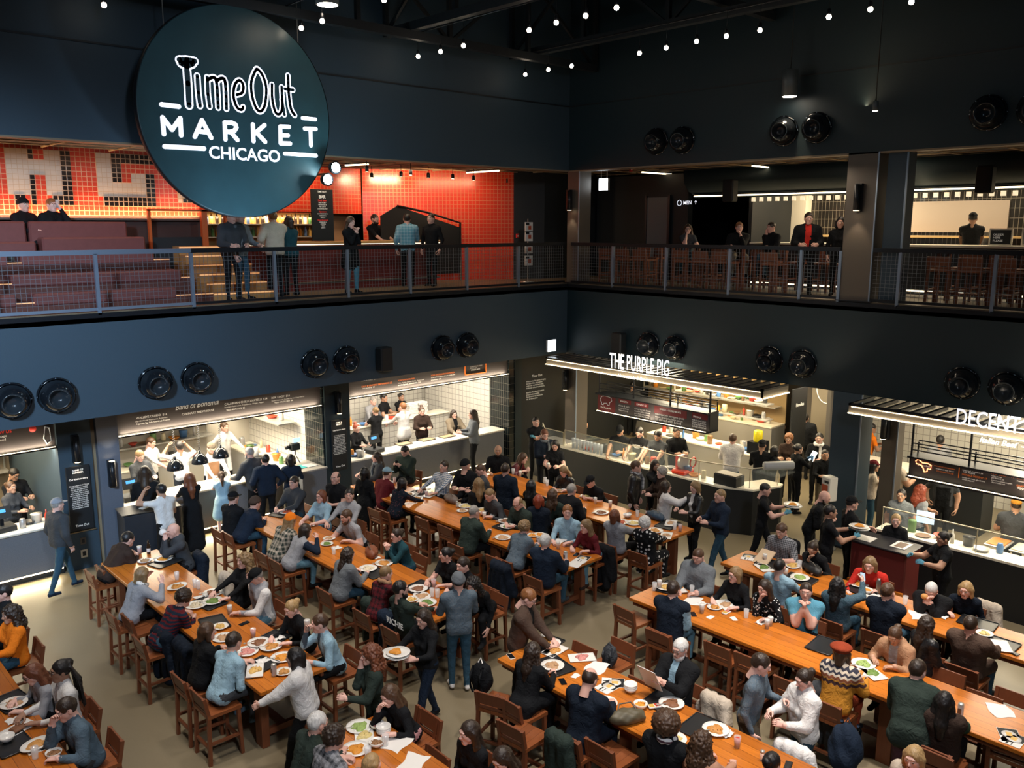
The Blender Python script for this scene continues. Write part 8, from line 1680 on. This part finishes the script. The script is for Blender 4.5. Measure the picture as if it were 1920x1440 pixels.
def backpack(u, v, z, rz, col, lab, s=1.):
    p = PZ(u, v, z+.2*s); X, lo = gridpts((-.2, -.24, -.02), (.22, .24, .56), .018); d = smin(d_ell(X, (0, 0, .24), (.14, .17, .26)), d_ell(X, (.09, 0, .15), (.09, .13, .13)), .04)+.006*np.sin(X[..., 1]*40+X[..., 2]*22); d = np.maximum(d, .002-X[..., 2]); V, Q = surface_nets(d, .018, lo); me = np_mesh('backpack', V, Q); me.materials.append(cloth(col))
    o = empty('backpack', (p.x, p.y, z), math.radians(rz), lab, 'backpack'); b = bpy.data.objects.new('pack_body', me); C.objects.link(b); b.parent = o; b.scale = (s, s, s)
    for y in (-.08, .08): MB().tube([(-.10*s, y*s, .46*s), (-.20*s, y*s, .36*s), (-.19*s, y*s, .18*s), (-.12*s, y*s, .06*s)], .018*s, 6).build('shoulder_strap', cloth(col), o)
    MB().tube([(-.03, -.03, .49*s), (-.02, 0, .56*s), (-.03, .03, .49*s)], .008, 6).build('grab_handle', WHITE if 'white loop' in lab else cloth(col), o)
backpack(1585, 1408, .40, 190, 'navy', 'dark blue backpack resting at the bottom right of centre', 1.1); backpack(1143, 1232, .655, 20, 'dgrey', 'grey and black patterned bag on a stool beyond the front centre table', .62); backpack(903, 1275, .655, 20, 'black', 'black bag with white loop on a stool behind the black dress', .85)
for u_, v_, w_ in ((1143, 1232, 'under the grey and black patterned bag'), (742, 1040, 'under the black bag beside the teal cardigan')):
    q_ = PZ(u_, v_, .75); put_stool(q_.x+.05, q_.y, 0, PI, 'wooden bar stool '+w_)
backpack(742, 1040, .655, 180, 'black', 'black bag on a stool beside the teal cardigan', .6)
# ------------------------------------------------------------------ things held in hands
def who(s): return next(r for r in PEOPLE if s in r['label'])
def held(s, hand, name, lab, cat, fn, off=(0, 0, 0)):
    r = who(s); p = r['w'](Vector(r['J']['hand%d' % hand])+Vector(off)); o = empty(name, p, r['yaw'], lab, cat); fn(o); return o
def plates(n):
    def f(o):
        for i in range(n): MB().lathe([(.0, .0), (.08, .002), (.15, .018), (.148, .022), (.08, .008), (.0, .006)], 22, capa=False, capb=False, M=Matrix.Translation((.02*math.sin(i*2), .03*math.cos(i*3), .016*i))).build('plate', CH, o)
        mb = MB(); lump(mb, .07, .03, 5); mb.build('leftover_food', mat('food_orange_sauce', FOODS['orange sauce'], .55), o, loc=(0, 0, .016*n))
    return f
held('waitress in black', 1, 'plate_stack', 'used white plates carried by the waitress in black', 'plates', plates(3), (.06, -.15, .03)); held('waiter in a black tee', 1, 'plate_stack', 'white plates carried by the waiter in blue gloves', 'plates', plates(3), (.05, -.12, .03)); held('server in black with blue gloves carrying', 1, 'plate_stack', 'pile of plates carried by the server beside the pillar', 'plates', plates(4), (.05, -.12, .03))
def beerf(o): MB().lathe([(.030, -.06), (.040, .08), (.038, .08), (.028, -.055), (0, -.055)], 16, capb=False).build('glass_body', TUMBLER, o); MB().lathe([(.027, -.053), (.035, .06)], 14).build('drink', mat('drink_beer', (.75, .30, .03), .15), o); MB().lathe([(.035, .06), (.037, .078)], 14).build('foam', WHITE, o)
held('bearded man with glasses and grey scarf', -1, 'beer_glass', 'beer glass held by the man with the grey scarf', 'glass', beerf); held('woman with dark hair in a grey tee over', -1, 'beer_glass', 'beer glass held by the woman in the grey tee', 'glass', beerf)
held('open light blue shirt drinking', -1, 'beer_glass', 'tilted glass at the lips of the man in the open shirt', 'glass', beerf, (0, 0, 0)); held('person drinking in a black jacket', 1, 'beer_glass', 'glass held up under the letter mural', 'glass', beerf)
def sheet(a, b, th=.004, m=PAPER):
    def f(o): MB().bbox((-th, -a, -b), (th, a, b), .0015, M=Matrix.Rotation(.5, 4, 'Y')).build('sheet_face', m, o)
    return f
held('suit reading a sheet', 1, 'paper_sheet', 'white sheet held by the white haired reader', 'paper', sheet(.13, .17), (.03, -.08, 0)); held('grey checked shirt tipping', -1, 'cardboard_tray', 'tan cardboard tray tipped over the rear table', 'tray', lambda o: MB().bbox((-.20, -.13, -.01), (.20, .13, .03), .01, M=Matrix.Rotation(.5, 4, 'Y')).build('tray_body', mat('cardboard', (.62, .46, .30), .7), o), (.1, .0, -.03))
def phonef(o): MB().bbox((-.006, -.037, -.075), (.006, .037, .075), .003, M=Matrix.Rotation(-.3, 4, 'Y')).build('phone_body', GLOSS, o); MB().box((-.0075, -.033, -.068), (-.006, .033, .068), M=Matrix.Rotation(-.3, 4, 'Y')).build('phone_screen', mat('pale_screen', (.5, .7, .9)), o)
held('holding up a phone', -1, 'mobile_phone', 'phone held up by the woman with wavy black hair', 'phone', phonef); held('looking at his phone', 1, 'mobile_phone', 'phone held by the man in the green brown jacket', 'phone', phonef)
held('bright white tablet', 1, 'tablet_computer', 'bright white tablet held in the queue', 'tablet', sheet(.09, .12, .006, mat('tablet_white', (1, 1, 1), .4, emit=(.8, 1, 1), es=2.0)))
held('cashier with dark hair in a grey tee', 1, 'register_screen', 'pale blue register screen behind the beef glass', 'register', lambda o: MB().box((-.01, -.15, -.1), (.01, .15, .12)).build('screen_face', mat('pale_screen', (.5, .7, .9)), o) or MB().box((-.03, -.02, -.35), (.0, .02, -.1)).build('stand', BLACK_M, o), (.05, .25, .45))
def wrapf(o): mb = MB(); mb.lathe([(.02, -.07), (.05, -.04), (.058, .03), (.05, .07), (.03, .08)], 12, M=Matrix.Rotation(.9, 4, 'Y')); mb.build('wrapped_sandwich', PAPER, o)
held('biting a wrapped sandwich', 1, 'sandwich', 'sandwich in white paper held by the bald man', 'sandwich', wrapf, (.0, -.06, 0))
def burgerf(o): MB().lathe([(.0, -.03), (.04, -.028), (.048, -.01), (.048, .01), (.035, .03), (0, .036)], 14, capa=False, capb=False).build('bun', mat('food_burger', FOODS['burger'], .55), o)
held('black padded jacket bent', 1, 'sandwich', 'sandwich in the hands of the white haired man eating', 'sandwich', burgerf, (0, -.05, 0)); held('bent over the table', -1, 'sandwich', 'piece of food held by the man bent over the table', 'sandwich', burgerf)
# prints on clothing
def back_print(s, lines, size, m, dz=.30, front=False, fx=.135):
    r = who(s); P, R = r['J']['P'], r['J']['R']; rot = Matrix.Rotation(r['yaw'], 3, 'Z'); up_ = rot@(R@Vector((0, 0, 1))); right = rot@Vector((0, -1, 0)) if not front else rot@Vector((0, 1, 0))
    for i, t in enumerate(lines):
        p = r['w'](P+R@Vector(((fx if front else -fx), 0, dz-i*size*1.1))); tx = text('garment_print', t, size, p, right, up_, m, None, .001, 1, .02, 'CENTER'); tx.parent = r['o']; tx.matrix_parent_inverse = (Matrix.Translation(r['loc']) @ Matrix.Rotation(r['yaw'], 4, 'Z')).inverted()
back_print('dark green sweater with printed back', ['RICHIE'], .13, INKW, .16, fx=.155); back_print('cook in a black cap and black tee shirt with white print', ['PURPLE', 'PIG'], .09, INKW, .38, fx=.14); back_print('middle of the three', ['IN PORK I', 'TRUST'], .05, INKW, .36, True, .15)
# ------------------------------------------------------------------ tall tables and stools on the right balcony
for i, (y0, y1) in enumerate([(-2.3, -.6), (-4.6, -2.9), (-6.9, -5.2), (-10.4, -8.7), (-12.8, -11.0)]):
    o = empty('high_table', (1.2, y0, ZM), label='dark wooden high table on the right balcony, '+['nearest the corner', 'second from the corner', 'left of the bronze column', 'right of the bronze column', 'at the right edge'][i], cat='table', group='high tables on the right balcony')
    L = y1-y0; MB().bbox((-.3, 0, .93), (.3, L, .98), .006).build('tabletop', WOODR, o)
    for a in (-.24, .24):
        for b in (.08, L-.08): MB().box((a-.03, b-.03, 0), (a+.03, b+.03, .93)).build('leg', WOODR, o)
    for j in range(3):
        yy = y0+.32+j*(L-.6)/2
        for sx, rz, nm in ((-.55, 0, 'railing side'), (.55, PI, 'kitchen side')):
            if i < 3 and sx > 0 and any(abs(r['loc'].x-1.75) < .5 and abs(r['loc'].y-yy) < .4 and r['zf'] > 4 for r in PEOPLE): continue
            if any((r['loc'].x-(1.2+sx))**2+(r['loc'].y-yy)**2 < .16 and r['zf'] > 4 for r in PEOPLE): continue
            put_stool(1.2+sx, yy, ZM, rz, 'bar stool on the %s of the high table %s, %s' % (nm, ['by the corner', 'second along', 'before the column', 'past the column', 'at the edge'][i], ['near one', 'middle one', 'far one'][j]), 'stools on the right balcony')
